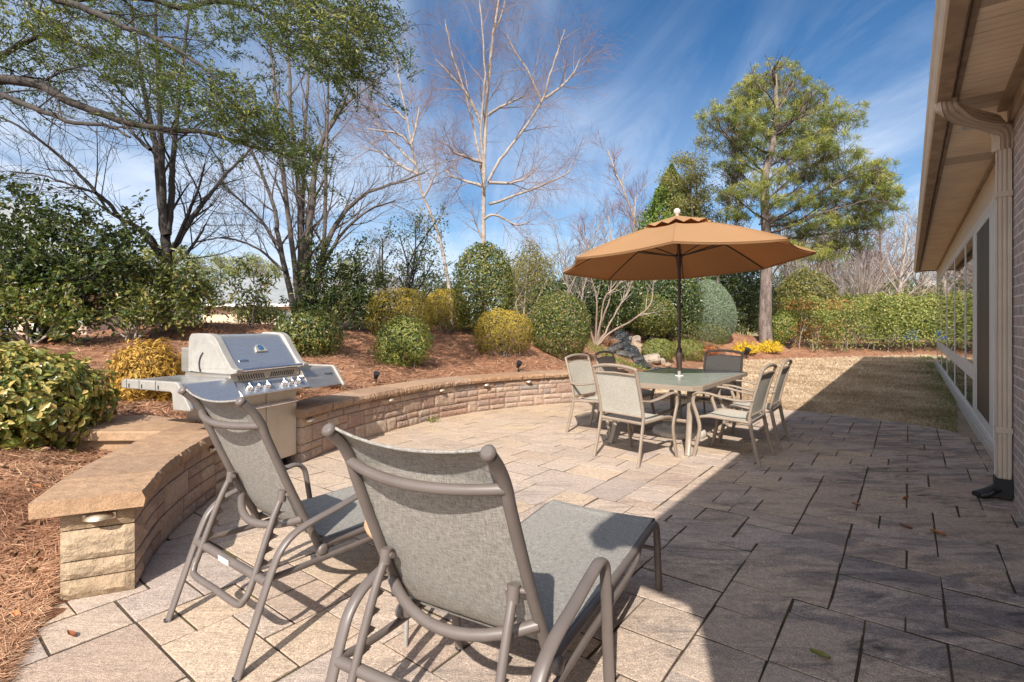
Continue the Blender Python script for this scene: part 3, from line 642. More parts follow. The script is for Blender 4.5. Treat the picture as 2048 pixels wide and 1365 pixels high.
# ---------------------------------------------------------------- chaise loungers
def rotz_of(f): return math.atan2(-f[0], f[1])          # local +Y points along f
def make_lounger(loc, rz, label):
    r = thing('chaise_lounge', label, 'lounger', loc, rz, 'reclining mesh chaise lounges on the patio')
    tp = M['taupe']; W = 0.275
    back = smoothp([(0, 0.005, 0.355), (0, -0.02, 0.42), (0, -0.125, 0.64), (0, -0.232, 0.885), (0, -0.258, 0.955), (0, -0.295, 1.015), (0, -0.345, 1.065)], 6)
    for sx in (-1, 1):
        mb = MB(); mb.tube(back + np.array([sx * W, 0, 0]), 0.0178, 12, sq=(1.0, 1.0))
        fr = mb.build('back_post', tp, r)
        mb = MB(); e = back[-1]; T = (back[-1] - back[-2]) / np.linalg.norm(back[-1] - back[-2]); b0 = e + np.array([sx * W, 0, 0])
        mb.tube([b0 - T * 0.004, b0 + T * 0.006, b0 + T * 0.011], [0.0205, 0.0205, 0.014], 14); mb.build('end_cap', tp, fr)
    mb = MB()
    xs = np.linspace(-1, 1, 13)
    mb.tube([(x * W, -0.262 - 0.055 * (1 - x * x), 0.955 - 0.015 * (1 - x * x)) for x in xs], 0.016, 10, (0, 0, 1)); mb.build('head_bar', tp, r)
    mb = MB(); mb.tube([(x * W, -0.075 - 0.085 * (1 - x * x), 0.515 - 0.05 * (1 - x * x)) for x in xs], 0.0175, 10, (0, 0, 1)); mb.build('lumbar_bar', tp, r)
    # woven sling: back and seat
    sl = smoothp([(0, 0.03, 0.40), (0, -0.02, 0.44), (0, -0.122, 0.645), (0, -0.225, 0.88), (0, -0.250, 0.955), (0, -0.288, 1.018), (0, -0.338, 1.070)], 5)
    G = []
    for i, p in enumerate(sl):
        row = []; f = i / (len(sl) - 1); sag = 0.018 * math.sin(math.pi * min(1, f * 1.15)) + (0.02 * max(0, (f - 0.68) / 0.32))
        top = 0.028 * max(0, (f - 0.80) / 0.2) ** 2
        for x in np.linspace(-1, 1, 15):
            c = 1 - x * x; row.append((x * (W - 0.004), p[1] - sag * c * 0.9 + 0.006, p[2] + 0.35 * sag * c * (f < .7) - top * c))
        G.append(row)
    mb = MB(); mb.sheet(G); mb.sheet(np.array(G)[:, ::-1] + np.array([0, 0.0025, 0.001])); bs = mb.build('back_sling', M['sling_dark'], r)
    mb = MB(); mb.tube(np.array(G[-1]) + np.array([0, 0, 0.001]), 0.005, 6, (0, 0, 1)); mb.build('sling_hem', M['sling_dark'], bs)
    ss = smoothp([(0, 0.02, 0.385), (0, 0.25, 0.378), (0, 0.7, 0.372), (0, 1.12, 0.378), (0, 1.20, 0.382), (0, 1.245, 0.372), (0, 1.262, 0.345)], 6)
    G = []
    for i, p in enumerate(ss):
        f = i / (len(ss) - 1); G.append([(x * (W + 0.004), p[1], p[2] - 0.020 * (1 - x * x) * math.sin(math.pi * min(1, f * 1.02)) + 0.012) for x in np.linspace(-1, 1, 13)])
    mb = MB(); mb.sheet(G); mb.sheet(np.array(G)[:, ::-1] - np.array([0, 0, 0.003])); mb.build('seat_sling', M['sling_dark'], r)
    for sx in (-1, 1):
        rail = smoothp([(sx * 0.283, 0.01, 0.375), (sx * 0.283, 0.4, 0.368), (sx * 0.283, 0.9, 0.366), (sx * 0.283, 1.16, 0.370), (sx * 0.283, 1.235, 0.355), (sx * 0.283, 1.268, 0.30), (sx * 0.285, 1.285, 0.15), (sx * 0.287, 1.30, 0.0)], 5)
        mb = MB(); mb.tube(rail, 0.0185, 10, sq=(1.0, 1.0)); mb.build('seat_rail', tp, r)
        mb = MB(); mb.lathe([(0, -0.012), (0.022, -0.012), (0.026, -0.008), (0.026, 0.012), (0.012, 0.016), (0, 0.016)], 14)
        mb.v = [np.stack([v[:, 2] * sx + sx * 0.300, v[:, 0] + 0.005, v[:, 1] + 0.360], 1) for v in mb.v]; mb.build('pivot_hub', tp, r)
        arm = smoothp([(sx * 0.33, -0.385, 0.0), (sx * 0.332, -0.315, 0.19), (sx * 0.335, -0.245, 0.375), (sx * 0.338, -0.20, 0.455), (sx * 0.34, -0.12, 0.505), (sx * 0.342, 0.04, 0.54), (sx * 0.343, 0.19, 0.572), (sx * 0.343, 0.255, 0.578), (sx * 0.342, 0.298, 0.552), (sx * 0.340, 0.318, 0.49), (sx * 0.335, 0.355, 0.25), (sx * 0.33, 0.395, 0.0)], 6)
        mb = MB(); mb.tube(arm, 0.0122, 12, sq=(1.75, 1.0)); a = mb.build('arm_frame', tp, r)
        for q in (arm[0], arm[-1]): mb = MB(); mb.lathe([(0, 0), (0.017, 0), (0.018, 0.010), (0.0, 0.011)], 10, tuple(q)); mb.build('foot_glide', M['black'], a)
        low = smoothp([(sx * 0.322, -0.265, 0.335), (sx * 0.31, -0.1, 0.325), (sx * 0.305, 0.3, 0.322), (sx * 0.300, 0.8, 0.325), (sx * 0.285, 0.95, 0.36)], 4)
        mb = MB(); mb.tube(low, 0.0115, 8, sq=(1, 1.3)); mb.build('side_stretcher', tp, r)
    # rear cross bar and the notched prop
    mb = MB(); mb.tube([(-0.325, -0.262, 0.325), (0.325, -0.262, 0.325)], 0.0185, 10, (0, 0, 1)); rb = mb.build('rear_crossbar', tp, r)
    mb = MB(); mb.box(-0.06, 0.035, -0.2835, -0.281, 0.318, 0.340); mb.build('white_tag', M['white_trim'], rb)
    u = smoothp([(-0.235, -0.150, 0.625), (-0.24, -0.20, 0.52), (-0.245, -0.285, 0.30), (-0.235, -0.312, 0.245), (-0.195, -0.322, 0.222), (0, -0.322, 0.222), (0.195, -0.322, 0.222), (0.235, -0.312, 0.245), (0.245, -0.285, 0.30), (0.24, -0.20, 0.52), (0.235, -0.150, 0.625)], 6)
    mb = MB(); mb.tube(u, 0.014, 10, (0.1, 0.3, 0.9)); pr_ = mb.build('recline_prop', tp, r)
    for sx in (-1, 1):
        mb = MB(); mb.tube([(sx * 0.235, -0.153, 0.605), (sx * 0.235, -0.146, 0.652)], 0.0185, 12)
        mb.tube([(sx * 0.21, -0.145, 0.632), (sx * 0.285, -0.128, 0.635)], 0.009, 8, (0, 0, 1)); mb.build('prop_collar', tp, pr_)
        mb = MB(); prof = []
        A, B = np.array([-0.275, 0.33]), np.array([-0.178, 0.575]); D = (B - A) / np.linalg.norm(B - A); Nn = np.array([D[1], -D[0]]); Lt = np.linalg.norm(B - A)
        k = 5; ps = [A - Nn * 0.002]
        for i in range(k):
            for f, h in ((0.02, 0.040), (0.10, 0.050), (0.17, 0.040), (0.30, 0.019), (0.50, 0.015), (0.72, 0.018), (0.88, 0.030), (0.97, 0.044)): ps.append(A + D * Lt * (i + f) / k + Nn * h)
        ps.append(B + Nn * 0.0); mb.extrude_x([tuple(p) for p in ps], sx * 0.2425 - 0.003, sx * 0.2425 + 0.003); mb.build('ratchet_plate', tp, pr_)
    mb = MB(); mb.tube([(-0.283, 1.277, 0.215), (0.283, 1.277, 0.215)], 0.012, 8, (0, 0, 1)); mb.build('foot_crossbar', tp, r)
    return r
f1 = np.array([0.49, 0.872]); f2 = np.array([0.60, 0.80])
lng = make_lounger((-0.128, 1.68, 0), rotz_of(f1), 'closer chaise lounge with its back to the viewer, filling the foreground')
dup(lng, (-1.095, 2.50, 0), rotz_of(f2), 'farther chaise lounge standing between the grill and the other lounge')

# low side table between the loungers
M['mosaic'] = simple('mosaic_top', (0.25, 0.27, 0.25), 0.5, 0, 0.5, 60, 0.3, 120)
M['wood_edge'] = simple('tan_edge', (0.48, 0.30, 0.18), 0.55, 0, 0.15, 20)
st = thing('side_table', 'small round side table with tan edge between the two loungers', 'side table', (-0.392, 2.43, 0))
mb = MB(); mb.lathe([(0, 0.435), (0.27, 0.435), (0.287, 0.442), (0.293, 0.458), (0.287, 0.474), (0.268, 0.482)], 36); mb.build('rim', M['wood_edge'], st)
mb = MB(); mb.lathe([(0.270, 0.481), (0.262, 0.487), (0, 0.487)], 36); mb.build('tabletop', M['mosaic'], st)
for k in range(3):
    a = 2 * math.pi * k / 3 + 4.45; mb = MB(); mb.tube([(0.20 * math.cos(a), 0.20 * math.sin(a), 0.44), (0.235 * math.cos(a), 0.235 * math.sin(a), 0.0)], [0.012, 0.010], 8); mb.build('leg', M['cast'], st)

# ---------------------------------------------------------------- dining set
def make_chair(loc, rz, label):
    r = thing('patio_chair', label, 'chair', loc, rz, 'mesh armchairs around the glass patio table')
    m = M['taupe_light']; W = 0.262
    def bar(path, a=0.5, w=0.014, h=0.010, name=None, k=5, ref=(1, 0, 0), parent=r, sm=True):
        b = MB(); n = 10; b.tube(smoothp(path, k) if sm else path, 0.0135, n, ref, (w / 0.011, h / 0.011)); return b.build(name, m, parent)
    for sx in (-1, 1):
        bar([(sx * (W + .012), -0.335, 0.0), (sx * (W + .004), -0.285, 0.2), (sx * W, -0.245, 0.40), (sx * W, -0.235, 0.46)], name='leg', w=0.011, h=0.016)
        bar([(sx * (W + .022), 0.295, 0.0), (sx * (W + .02), 0.265, 0.13), (sx * (W + .018), 0.235, 0.30), (sx * (W + .02), 0.262, 0.43), (sx * (W + .022), 0.300, 0.55), (sx * (W + .022), 0.292, 0.63)], name='leg', w=0.012, h=0.016)
        bar([(sx * (W + .004), -0.275, 0.625), (sx * (W + .02), -0.16, 0.612), (sx * (W + .028), 0.0, 0.632), (sx * (W + .03), 0.14, 0.66), (sx * (W + .026), 0.25, 0.662), (sx * (W + .022), 0.298, 0.632)], name='armrest', w=0.022, h=0.010)
    b = MB()
    up = smoothp([(-W, -0.235, 0.44), (-W, -0.265, 0.60), (-W, -0.325, 0.82), (-W + .001, -0.354, 0.912), (-W + .014, -0.360, 0.930), (-W * 0.5, -0.366, 0.950), (0, -0.368, 0.957), (W * 0.5, -0.366, 0.950), (W - .014, -0.360, 0.930), (W - .001, -0.354, 0.912), (W, -0.325, 0.82), (W, -0.265, 0.60), (W, -0.235, 0.44)], 5)
    b.tube(up, 0.0165, 10, (0, 1, 0.3), (0.9, 1.1)); bf = b.build('back_frame', m, r)
    b = MB(); b.tube([(-W, -0.342, 0.872), (0, -0.352, 0.884), (W, -0.342, 0.872)], 0.011, 8, (0, 0, 1)); b.build('rail', m, bf); b = MB(); b.tube([(-W, -0.236, 0.462), (W, -0.236, 0.462)], 0.010, 8, (0, 0, 1)); b.build('rail', m, bf)
    G = []
    for f in np.linspace(0, 1, 12):
        y = -0.236 - 0.106 * f ** 1.3; z = 0.466 + 0.406 * f
        G.append([(x * (W - 0.016), y - 0.014 * (1 - x * x) * math.sin(math.pi * f), z + 0.012 * f * (1 - x * x)) for x in np.linspace(-1, 1, 11)])
    b = MB(); b.sheet(G); b.sheet(np.array(G)[:, ::-1] + np.array([0, 0.004, 0])); b.build('backrest', M['sling_light'], r)
    G = []
    for f in np.linspace(0, 1, 14):
        y = -0.235 + 0.50 * f; z = 0.405 + 0.03 * math.sin(f * math.pi * 0.75) - 0.012 * math.sin(math.pi * f) - 0.045 * max(0, (f - 0.86) / 0.14) ** 2
        G.append([(x * (W - 0.012), y, z - 0.012 * (1 - x * x) * math.sin(math.pi * f)) for x in np.linspace(-1, 1, 11)])
    b = MB(); b.sheet(np.array(G)[:, ::-1]); b.sheet(np.array(G) - np.array([0, 0, 0.012])); b.build('seat', M['sling_light'], r)
    b = MB()
    for sx in (-1, 1): b.tube(smoothp([(sx * W, -0.245, 0.405), (sx * W, 0.0, 0.418), (sx * W, 0.14, 0.425), (sx * W, 0.235, 0.41), (sx * (W), 0.262, 0.38)], 4), 0.012, 8, (1, 0, 0), (0.9, 1.3))
    b.tube([(-W, -0.24, 0.40), (W, -0.24, 0.40)], 0.011, 8, (0, 0, 1), (1.5, 0.8)); b.tube([(-W, 0.255, 0.378), (W, 0.255, 0.378)], 0.011, 8, (0, 0, 1)); b.build('seat_frame', m, r)
    return r
TC = np.array([2.07, 6.40])
hT, rT = HV, -NV                                        # along the table / towards the house
def seat_at(al, la, f):
    p = TC + hT * al + rT * la; return (p[0], p[1], 0), rotz_of(f)
ch = make_chair(*seat_at(-1.34, 0.03, hT * 0.97 + rT * 0.22), 'patio chair at the head of the table, its back to the loungers')
for al, la, f, l in ((-0.70, 0.80, -rT + hT * .03, 'patio chair on the house side of the table, closer to the loungers'), (0.10, 0.82, -rT - hT * 0.02, 'patio chair on the house side of the table, closer to the lawn'),
                     (1.36, 0.06, -hT, 'patio chair at the far end of the table, in the umbrella shade'), (-0.52, -0.80, rT - hT * 0.05, 'sunlit patio chair on the stone wall side, closer to the grill'),
                     (0.32, -0.84, rT, 'shaded patio chair on the stone wall side, closer to the waterfall')):
    dup(ch, *seat_at(al, la, f), l)
tb = thing('patio_table', 'long glass-topped patio table with tan rim under the umbrella', 'table', (TC[0], TC[1], 0), math.atan2(hT[1], hT[0]))
t = NT('frosted_glass'); n = t.noise(90, 3); t.col(t.ramp(t.noise(3, 5, 0.7), [(0.3, (0.25, 0.28, 0.25)), (0.7, (0.33, 0.355, 0.315))])); t.set(Roughness=0.16, IOR=1.5); t.bump(n, 0.06, 0.002); M['frost'] = t.m
hl, hw, c = 1.06, 0.575, 0.13
outl = [(-hl + c, -hw), (-hl + .03, -hw + c * .55), (-hl, -hw + c), (-hl, hw - c), (-hl + .03, hw - c * .55), (-hl + c, hw), (hl - c, hw), (hl - .03, hw - c * .55), (hl, hw - c), (hl, -hw + c), (hl - .03, -hw + c * .55), (hl - c, -hw)]
inn = [(x * (1 - .045 / abs(hl)), y * (1 - .045 / hw)) for x, y in outl]
mb = MB(); mb.prism(inn[::-1], 0.706, 0.7195); mb.build('tabletop', M['frost'], tb)
mb = MB(); loop = [(*p, 0.705) for p in outl] + [(*outl[0], 0.705)]
n12 = len(outl); V = [(x, y, z) for ring, z in ((outl, 0.675), (outl, 0.718), ([(x * .985, y * .985) for x, y in outl], 0.724), (inn, 0.7215), (inn, 0.690)) for x, y in ring]
mb.add(V, [(i * n12 + k, i * n12 + (k + 1) % n12, (i + 1) * n12 + (k + 1) % n12, (i + 1) * n12 + k) for i in range(4) for k in range(n12)] + [(4 * n12 + k, 4 * n12 + (k + 1) % n12, (k + 1) % n12, k) for k in range(n12)]); mb.build('rim', M['taupe_light'], tb)
for sx in (-1, 1):
    for sy in (-1, 1):
        mb = MB(); mb.tube(smoothp([(sx * 0.80, sy * 0.40, 0.69), (sx * 0.86, sy * 0.42, 0.58), (sx * 0.88, sy * 0.42, 0.35), (sx * 0.94, sy * 0.43, 0.12), (sx * 1.0, sy * 0.44, 0.0)], 5), 0.019, 8, (0, 1, 0), (1.7, 0.8)); mb.build('leg', M['taupe_light'], tb)
mb = MB()
for sx in (-1, 1): mb.tube([(sx * 0.87, -0.42, 0.33), (sx * 0.87, 0.42, 0.33)], 0.012, 8, (0, 0, 1), (1.6, 0.7))
mb.tube([(-0.87, 0, 0.33), (0.87, 0, 0.33)], 0.012, 8, (0, 0, 1), (1.6, 0.7)); mb.build('stretcher', M['taupe_light'], tb)
mb = MB(); mb.lathe([(0.036, 0.718), (0.052, 0.719), (0.052, 0.7245), (0.036, 0.7265), (0.030, 0.7245)], 20); mb.build('umbrella_ring', M['white_trim'], tb)

# ---------------------------------------------------------------- umbrella and its base
t = NT('umbrella_canvas'); n = t.noise(1.0, 3, 0.6, t.mapping((3, 3, 3))); wv = t.noise(420, 2); big = t.noise(2.2, 5, 0.65)
t.col(t.mix(t.ramp(big, [(0.45, 0.0), (0.75, 0.35)]), (0.385, 0.225, 0.110), (0.44, 0.29, 0.17))); t.set(Roughness=0.85); t.b.inputs["Specular IOR Level"].default_value = 0.2
t.bump(wv, 0.2, 0.002, t.bump(n, 0.25, 0.03))
tr = t.new("ShaderNodeBsdfTranslucent"); tr.inputs[0].default_value = (0.62, 0.32, 0.13, 1); mx = t.new("ShaderNodeMixShader"); mx.inputs[0].default_value = 0.33
t.ln(t.b.outputs[0], mx.inputs[1]); t.ln(tr.outputs[0], mx.inputs[2]); t.ln(mx.outputs[0], t.t.nodes["Material Output"].inputs[0]); M['canvas'] = t.m
um = thing('patio_umbrella', 'large tan octagonal market umbrella standing through the patio table', 'umbrella', (TC[0], TC[1], 0))
mb = MB(); mb.tube([(0, 0, 0.10), (0, 0, 0.86)], 0.020, 14); mb.build('lower_pole', M['cast'], um)
mb = MB(); mb.tube([(0, 0, 0.87), (0, 0, 1.6), (0.0, 0, 2.05)], 0.0195, 14); mb.tube([(0, 0, 2.03), (-0.016, 0.028, 2.60)], 0.018, 12); mb.build('pole', M['brown_metal'], um)
mb = MB(); mb.lathe([(0.021, 0.78), (0.032, 0.79), (0.034, 0.89), (0.040, 0.90), (0.046, 0.98), (0.036, 1.02), (0.030, 1.06), (0.021, 1.07)], 16); ck = mb.build('crank_housing', M['brown_metal'], um)
mb = MB(); mb.tube(smoothp([(0.03, 0.03, 0.97), (0.07, 0.06, 0.97), (0.075, 0.065, 0.90), (0.09, 0.075, 0.89)], 4), 0.007, 8, (0, 0, 1)); mb.build('crank_handle', M['brown_metal'], ck)
nrm = np.array([-0.0293, 0.052, 1.0]); nrm /= np.linalg.norm(nrm); ea = np.cross([0, 1, 0], nrm); ea /= np.linalg.norm(ea); eb = np.cross(nrm, ea); uc = np.array([0.0, 0.0, 2.11]); RU = 1.49; ph = -1.9215
def ul(rad, ang, h): return uc + ea * rad * math.cos(ang) + eb * rad * math.sin(ang) + nrm * h
def prof_h(f): return 0.53 * (1 - f) + 0.045 * math.sin(math.pi * f)      # f = radius fraction
nA, nR = 8, 14; G = []
for i in range(nR + 1):
    f = 0.045 + 0.955 * i / nR; row = []
    for k in range(64 + 1):
        a = ph + 2 * math.pi * k / 64; q = (k % 8) / 8.0
        chord = math.cos(math.pi / 8) / math.cos((q - 0.5) * math.pi / 4)      # straight hems between rib tips
        bow = 4 * q * (1 - q)
        row.append(ul(RU * f * (chord * (1 - 0.035 * bow * f)), a, prof_h(f) - 0.028 * bow * f * (1 - f) * 2.0 - 0.012 * bow * f * f))
    G.append(row)
mb = MB(); mb.sheet(G); mb.sheet(np.array(G)[:, ::-1] - nrm * 0.003); cn = mb.build('canopy', M['canvas'], um)
Gv = np.array(G)
mb = MB(); hem = [[p, p - nrm * 0.022 + (uc - p) / np.linalg.norm(uc - p) * 0.012] for p in Gv[-1]]; mb.sheet(np.array(hem).transpose(1, 0, 2)); mb.build('hem', M['canvas'], cn)
G = []
for i in range(6):
    f = 0.012 + 0.30 * i / 5
    G.append([ul(RU * f * (math.cos(math.pi / 8) / math.cos(((k % 8) / 8 - 0.5) * math.pi / 4)), ph + 2 * math.pi * k / 64, prof_h(f) + 0.070 - 0.036 * i / 5 + (0.020 * math.cos(k * math.pi / 2) * (i / 5) ** 3)) for k in range(65)])
mb = MB(); mb.sheet(G); mb.sheet(np.array(G)[:, ::-1] - nrm * 0.002); mb.build('vent_cap', M['canvas'], cn)
mb = MB(); pk = ul(0, 0, 0.60); mb.lathe([(0.0, 0.055), (0.022, 0.050), (0.038, 0.032), (0.042, 0.010), (0.036, -0.014), (0.020, -0.028), (0.022, -0.05), (0.03, -0.07), (0.0, -0.071)], 18, tuple(pk + np.array([0, 0, 0.035]))); mb.build('finial', M['concrete'], um)
for k in range(8):
    a = ph + k * math.pi / 4; mb = MB(); mb.tube([ul(RU * f, a, prof_h(f) + 0.001) for f in np.linspace(0.30, 0.995, 12)], 0.005, 6, (0, 0, 1), (1.6, 0.6)); mb.build('seam', M['canvas'], cn)
hubz = 0.09; mb = MB(); mb.lathe([(0.02, 0.03), (0.045, 0.02), (0.05, -0.01), (0.035, -0.03), (0.026, -0.14), (0.02, -0.15)], 16, tuple(ul(0, 0, hubz))); mb.build('hub', M['brown_metal'], um)
for k in range(8):
    a = ph + k * math.pi / 4
    mb = MB(); mb.tube([ul(RU * f, a, prof_h(f) - 0.012) for f in np.linspace(0.04, 0.99, 10)], 0.009, 6, (0, 0, 1), (1, 0.7)); rb = mb.build('rib', M['brown_metal'], um)
    mb = MB(); mb.tube([ul(0.04, a, hubz), ul(RU * 0.52, a, prof_h(0.52) - 0.02)], 0.008, 6, (0, 0, 1)); mb.build('strut', M['brown_metal'], rb)
ub = thing('umbrella_base', 'round stepped grey concrete umbrella base under the table', 'umbrella base', (TC[0], TC[1], 0))
mb = MB(); mb.lathe([(0, 0.0), (0.315, 0.0), (0.325, 0.012), (0.318, 0.055), (0.30, 0.075), (0.21, 0.082), (0.205, 0.115), (0.18, 0.132), (0.05, 0.14), (0.045, 0.14)], 40); mb.build('disc', M['concrete'], ub)
mb = MB(); mb.lathe([(0.024, 0.34), (0.034, 0.335), (0.034, 0.15), (0.055, 0.141), (0.06, 0.136)], 18); mb.build('collar', M['cast'], ub)

# ---------------------------------------------------------------- gas grill
gx_ = np.array([0.38, 0.925]); gr = thing('gas_grill', 'stainless gas barbecue grill set into the gap of the stone wall', 'grill', (-2.245, 4.715, 0), math.radians(68.4))
S_, SW = M['steel'], M['steel_warm']
mb = MB(); mb.box(-0.37, 0.37, 0.015, 0.52, 0.085, 0.80); mb.build('cabinet', SW, gr, 0.004)
for sx in (-1, 1):
    x0, x1 = (-0.365, -0.003) if sx < 0 else (0.003, 0.365)
    mb = MB(); mb.box(x0, x1, -0.006, 0.014, 0.095, 0.735); dr = mb.build('door', SW, gr, 0.004)
    mb = MB(); mb.tube([(x0 + (0.03 if sx < 0 else 0.0), -0.045, 0.625), (x1 - (0.0 if sx < 0 else 0.03), -0.045, 0.625)], 0.013, 12, (0, 0, 1))
    for x in (x0 + 0.04, x1 - 0.04): mb.tube([(x, -0.045, 0.625), (x, -0.004, 0.625)], 0.008, 8)
    mb.build('handle', M['chrome'], dr)
for sx in (-1, 1):
    for y in (0.06, 0.46):
        mb = MB(); mb.tube([(sx * 0.30 - 0.016, y, 0.032), (sx * 0.30 + 0.016, y, 0.032)], 0.032, 14, (0, 0, 1)); mb.box(sx * 0.30 - 0.02, sx * 0.30 + 0.02, y - 0.012, y + 0.012, 0.05, 0.086); mb.build('caster', M['black'], gr)
# control panel, slanted
mb = MB(); mb.extrude_x([(-0.165, 0.765), (-0.155, 0.755), (0.02, 0.755), (0.02, 0.865), (-0.045, 0.865)], -0.385, 0.385); mb.build('control_panel', S_, gr, 0.004)
pn = np.array([0, -0.64, 0.768]); tt = np.array([0, 0.768, 0.64]); pc = np.array([0, -0.107, 0.814])
for x, sc in ((-0.275, 1.15), (-0.185, 0.85), (-0.085, 1.15), (0.105, 1.15), (0.19, 0.8), (0.275, 1.1)):
    mb = MB(); c0_ = pc + np.array([x, 0, 0]); rad = 0.027 * sc
    mb.tube([c0_ - pn * 0.002, c0_ + pn * 0.006], [rad * 1.25, rad * 1.15], 18); mb.tube([c0_ + pn * 0.006, c0_ + pn * 0.030, c0_ + pn * 0.034], [rad, rad * 0.9, rad * 0.75], 18)
    kb = mb.build('knob', M['chrome'], gr)
    mb = MB(); q = c0_ + pn * 0.033; R_ = np.array([[1, 0, 0], list(tt), list(pn)]).T; Mx = np.eye(4); Mx[:3, :3] = R_; Mx[:3, 3] = q
    mb.box(-0.007 * sc, 0.007 * sc, -rad * 0.9, rad * 0.9, -0.002, 0.012, M=Mx); mb.build('grip', M['chrome'], kb)
# firebox front with slots
mb = MB(); mb.box(-0.385, 0.385, -0.02, 0.53, 0.866, 0.945); fb = mb.build('firebox', SW, gr, 0.004)
mb = MB()
for sx in (-1, 1):
    mb = MB()
    for k in range(11):
        x = sx * (0.035 + k * 0.026); p = [(x - 0.005, 0.882), (x + 0.005, 0.882), (x + 0.005 - sx * -0.018, 0.925), (x - 0.005 - sx * -0.018, 0.925)]
        mb.add([(a, -0.0225, b) for a, b in p] + [(a, -0.0195, b) for a, b in p], [(0, 1, 2, 3), (0, 4, 5, 1), (1, 5, 6, 2), (2, 6, 7, 3), (3, 7, 4, 0)])
    mb.build('vent_slots', M['black'], fb)
# lid: curved hood between two cast end pieces
hood = smoothp([(-0.045, 0.955), (-0.030, 1.00), (0.045, 1.10), (0.125, 1.205), (0.165, 1.245), (0.22, 1.262), (0.38, 1.268), (0.43, 1.255), (0.46, 1.22)], 4)
mb = MB(); hp = [tuple(p) for p in hood] + [(0.50, 1.15), (0.50, 0.95)]; mb.extrude_x(hp, -0.345, 0.345); lid = mb.build('lid', S_, gr)
for sx in (-1, 1):
    ep = smoothp([(-0.115, 0.955), (-0.115, 0.985), (-0.060, 0.995), (0.03, 1.105), (0.11, 1.218), (0.155, 1.262), (0.22, 1.280), (0.38, 1.283), (0.43, 1.27), (0.455, 1.20), (0.455, 0.99), (0.43, 0.955), (0.10, 0.945), (-0.05, 0.945)], 3)
    x0, x1 = (-0.408, -0.340) if sx < 0 else (0.340, 0.408)
    mb = MB(); mb.extrude_x([tuple(p) for p in ep], x0, x1); e = mb.build('lid_end', M['cast'], lid, 0.008)
    if sx < 0:
        mb = MB(); mb.tube(smoothp([(-0.411, 0.27, 1.12), (-0.4125, 0.30, 1.08), (-0.4125, 0.315, 1.03), (-0.4125, 0.31, 0.98), (-0.411, 0.30, 0.955)], 4), 0.008, 6); mb.build('hinge_slot', M['black'], lid)
        mb = MB(); mb.extrude_x([(-0.02 , 0.99), (0.02, 1.0), (0.09, 1.11), (0.17, 1.22), (0.40, 1.24), (0.41, 1.0), (0.38, 0.975)], -0.4105, -0.407); mb.build('end_panel', M['cast'], lid, 0.002)
mb = MB(); mb.box(-0.40, 0.40, 0.455, 0.56, 0.946, 1.16); mb.build('rear_hood', SW, gr, 0.01)
mb = MB(); mb.tube([(-0.345, -0.098, 0.972), (0.345, -0.098, 0.972)], 0.0145, 14, (0, 0, 1)); mb.build('lid_handle', M['chrome'], lid)
hn = np.array([0, -0.795, 0.607]); ht = np.array([0, 0.607, 0.795])
def lidM(x, f, off=0.002):
    p = np.array([x, -0.030 + f * 0.155, 1.00 + f * 0.205]) + hn * off; m = np.eye(4); m[:3, :3] = np.array([[1, 0, 0], list(ht), list(hn)]).T; m[:3, 3] = p; return m
mb = MB(); m4 = lidM(0.0, 0.66); prf = [(0.052 * math.cos(a), 0.045 * math.sin(a)) for a in np.linspace(0.2, math.pi - 0.2, 12)] + [(-0.062, -0.035), (0.062, -0.035)]
V = np.array([(x, y, z) for z in (-0.004, 0.012) for x, y in prf]) @ m4[:3, :3].T + m4[:3, 3]; k = len(prf)
mb.add(V, [list(range(k, 2 * k))] + [(i, (i + 1) % k, k + (i + 1) % k, k + i) for i in range(k)]); gg = mb.build('thermometer', M['cast'], lid, 0.003)
mb = MB(); V = np.array([(0.031 * math.cos(a), 0.006 + 0.031 * math.sin(a), z) for z in (0.012, 0.0145) for a in np.linspace(0, 2 * math.pi, 24, endpoint=False)]) @ m4[:3, :3].T + m4[:3, 3]
mb.add(V, [list(range(24, 48))] + [(i, (i + 1) % 24, 24 + (i + 1) % 24, 24 + i) for i in range(24)]); mb.build('dial', M['badge'], gg)
def lettering(txt, size, m4, mat, parent, name='lettering'):
    cu = bpy.data.curves.new('text', 'FONT'); cu.body = txt; cu.size = size; cu.align_x = 'CENTER'; cu.align_y = 'CENTER'; cu.extrude = 0.0008
    tmp = bpy.data.objects.new('text', cu); me = bpy.data.meshes.new_from_object(tmp); bpy.data.objects.remove(tmp)
    me.materials.clear(); o = link(name, me, mat, parent); o.matrix_local = Matrix(m4.tolist()); return o
m5 = lidM(-0.235, 0.22); mb = MB(); V = np.array([(x, y, z) for z in (-0.002, 0.003) for x, y in [(-0.048, -0.012), (0.048, -0.012), (0.05, 0.006), (0.02, 0.010), (0.014, 0.022), (-0.014, 0.022), (-0.02, 0.010), (-0.05, 0.006)]]) @ m5[:3, :3].T + m5[:3, 3]
mb.add(V, [list(range(8, 16))] + [(i, (i + 1) % 8, 8 + (i + 1) % 8, 8 + i) for i in range(8)]); bd = mb.build('nameplate', M['chrome'], lid)
m5b = lidM(-0.235, 0.22, 0.0055); m5b[:3, 3] += ht * -0.003; lettering('NAPOLEON', 0.0165, m5b, M['black'], bd)
m4b = lidM(0.0, 0.66, 0.0175); m4b[:3, 3] += ht * 0.006; lettering('N', 0.028, m4b, M['chrome'], gg)
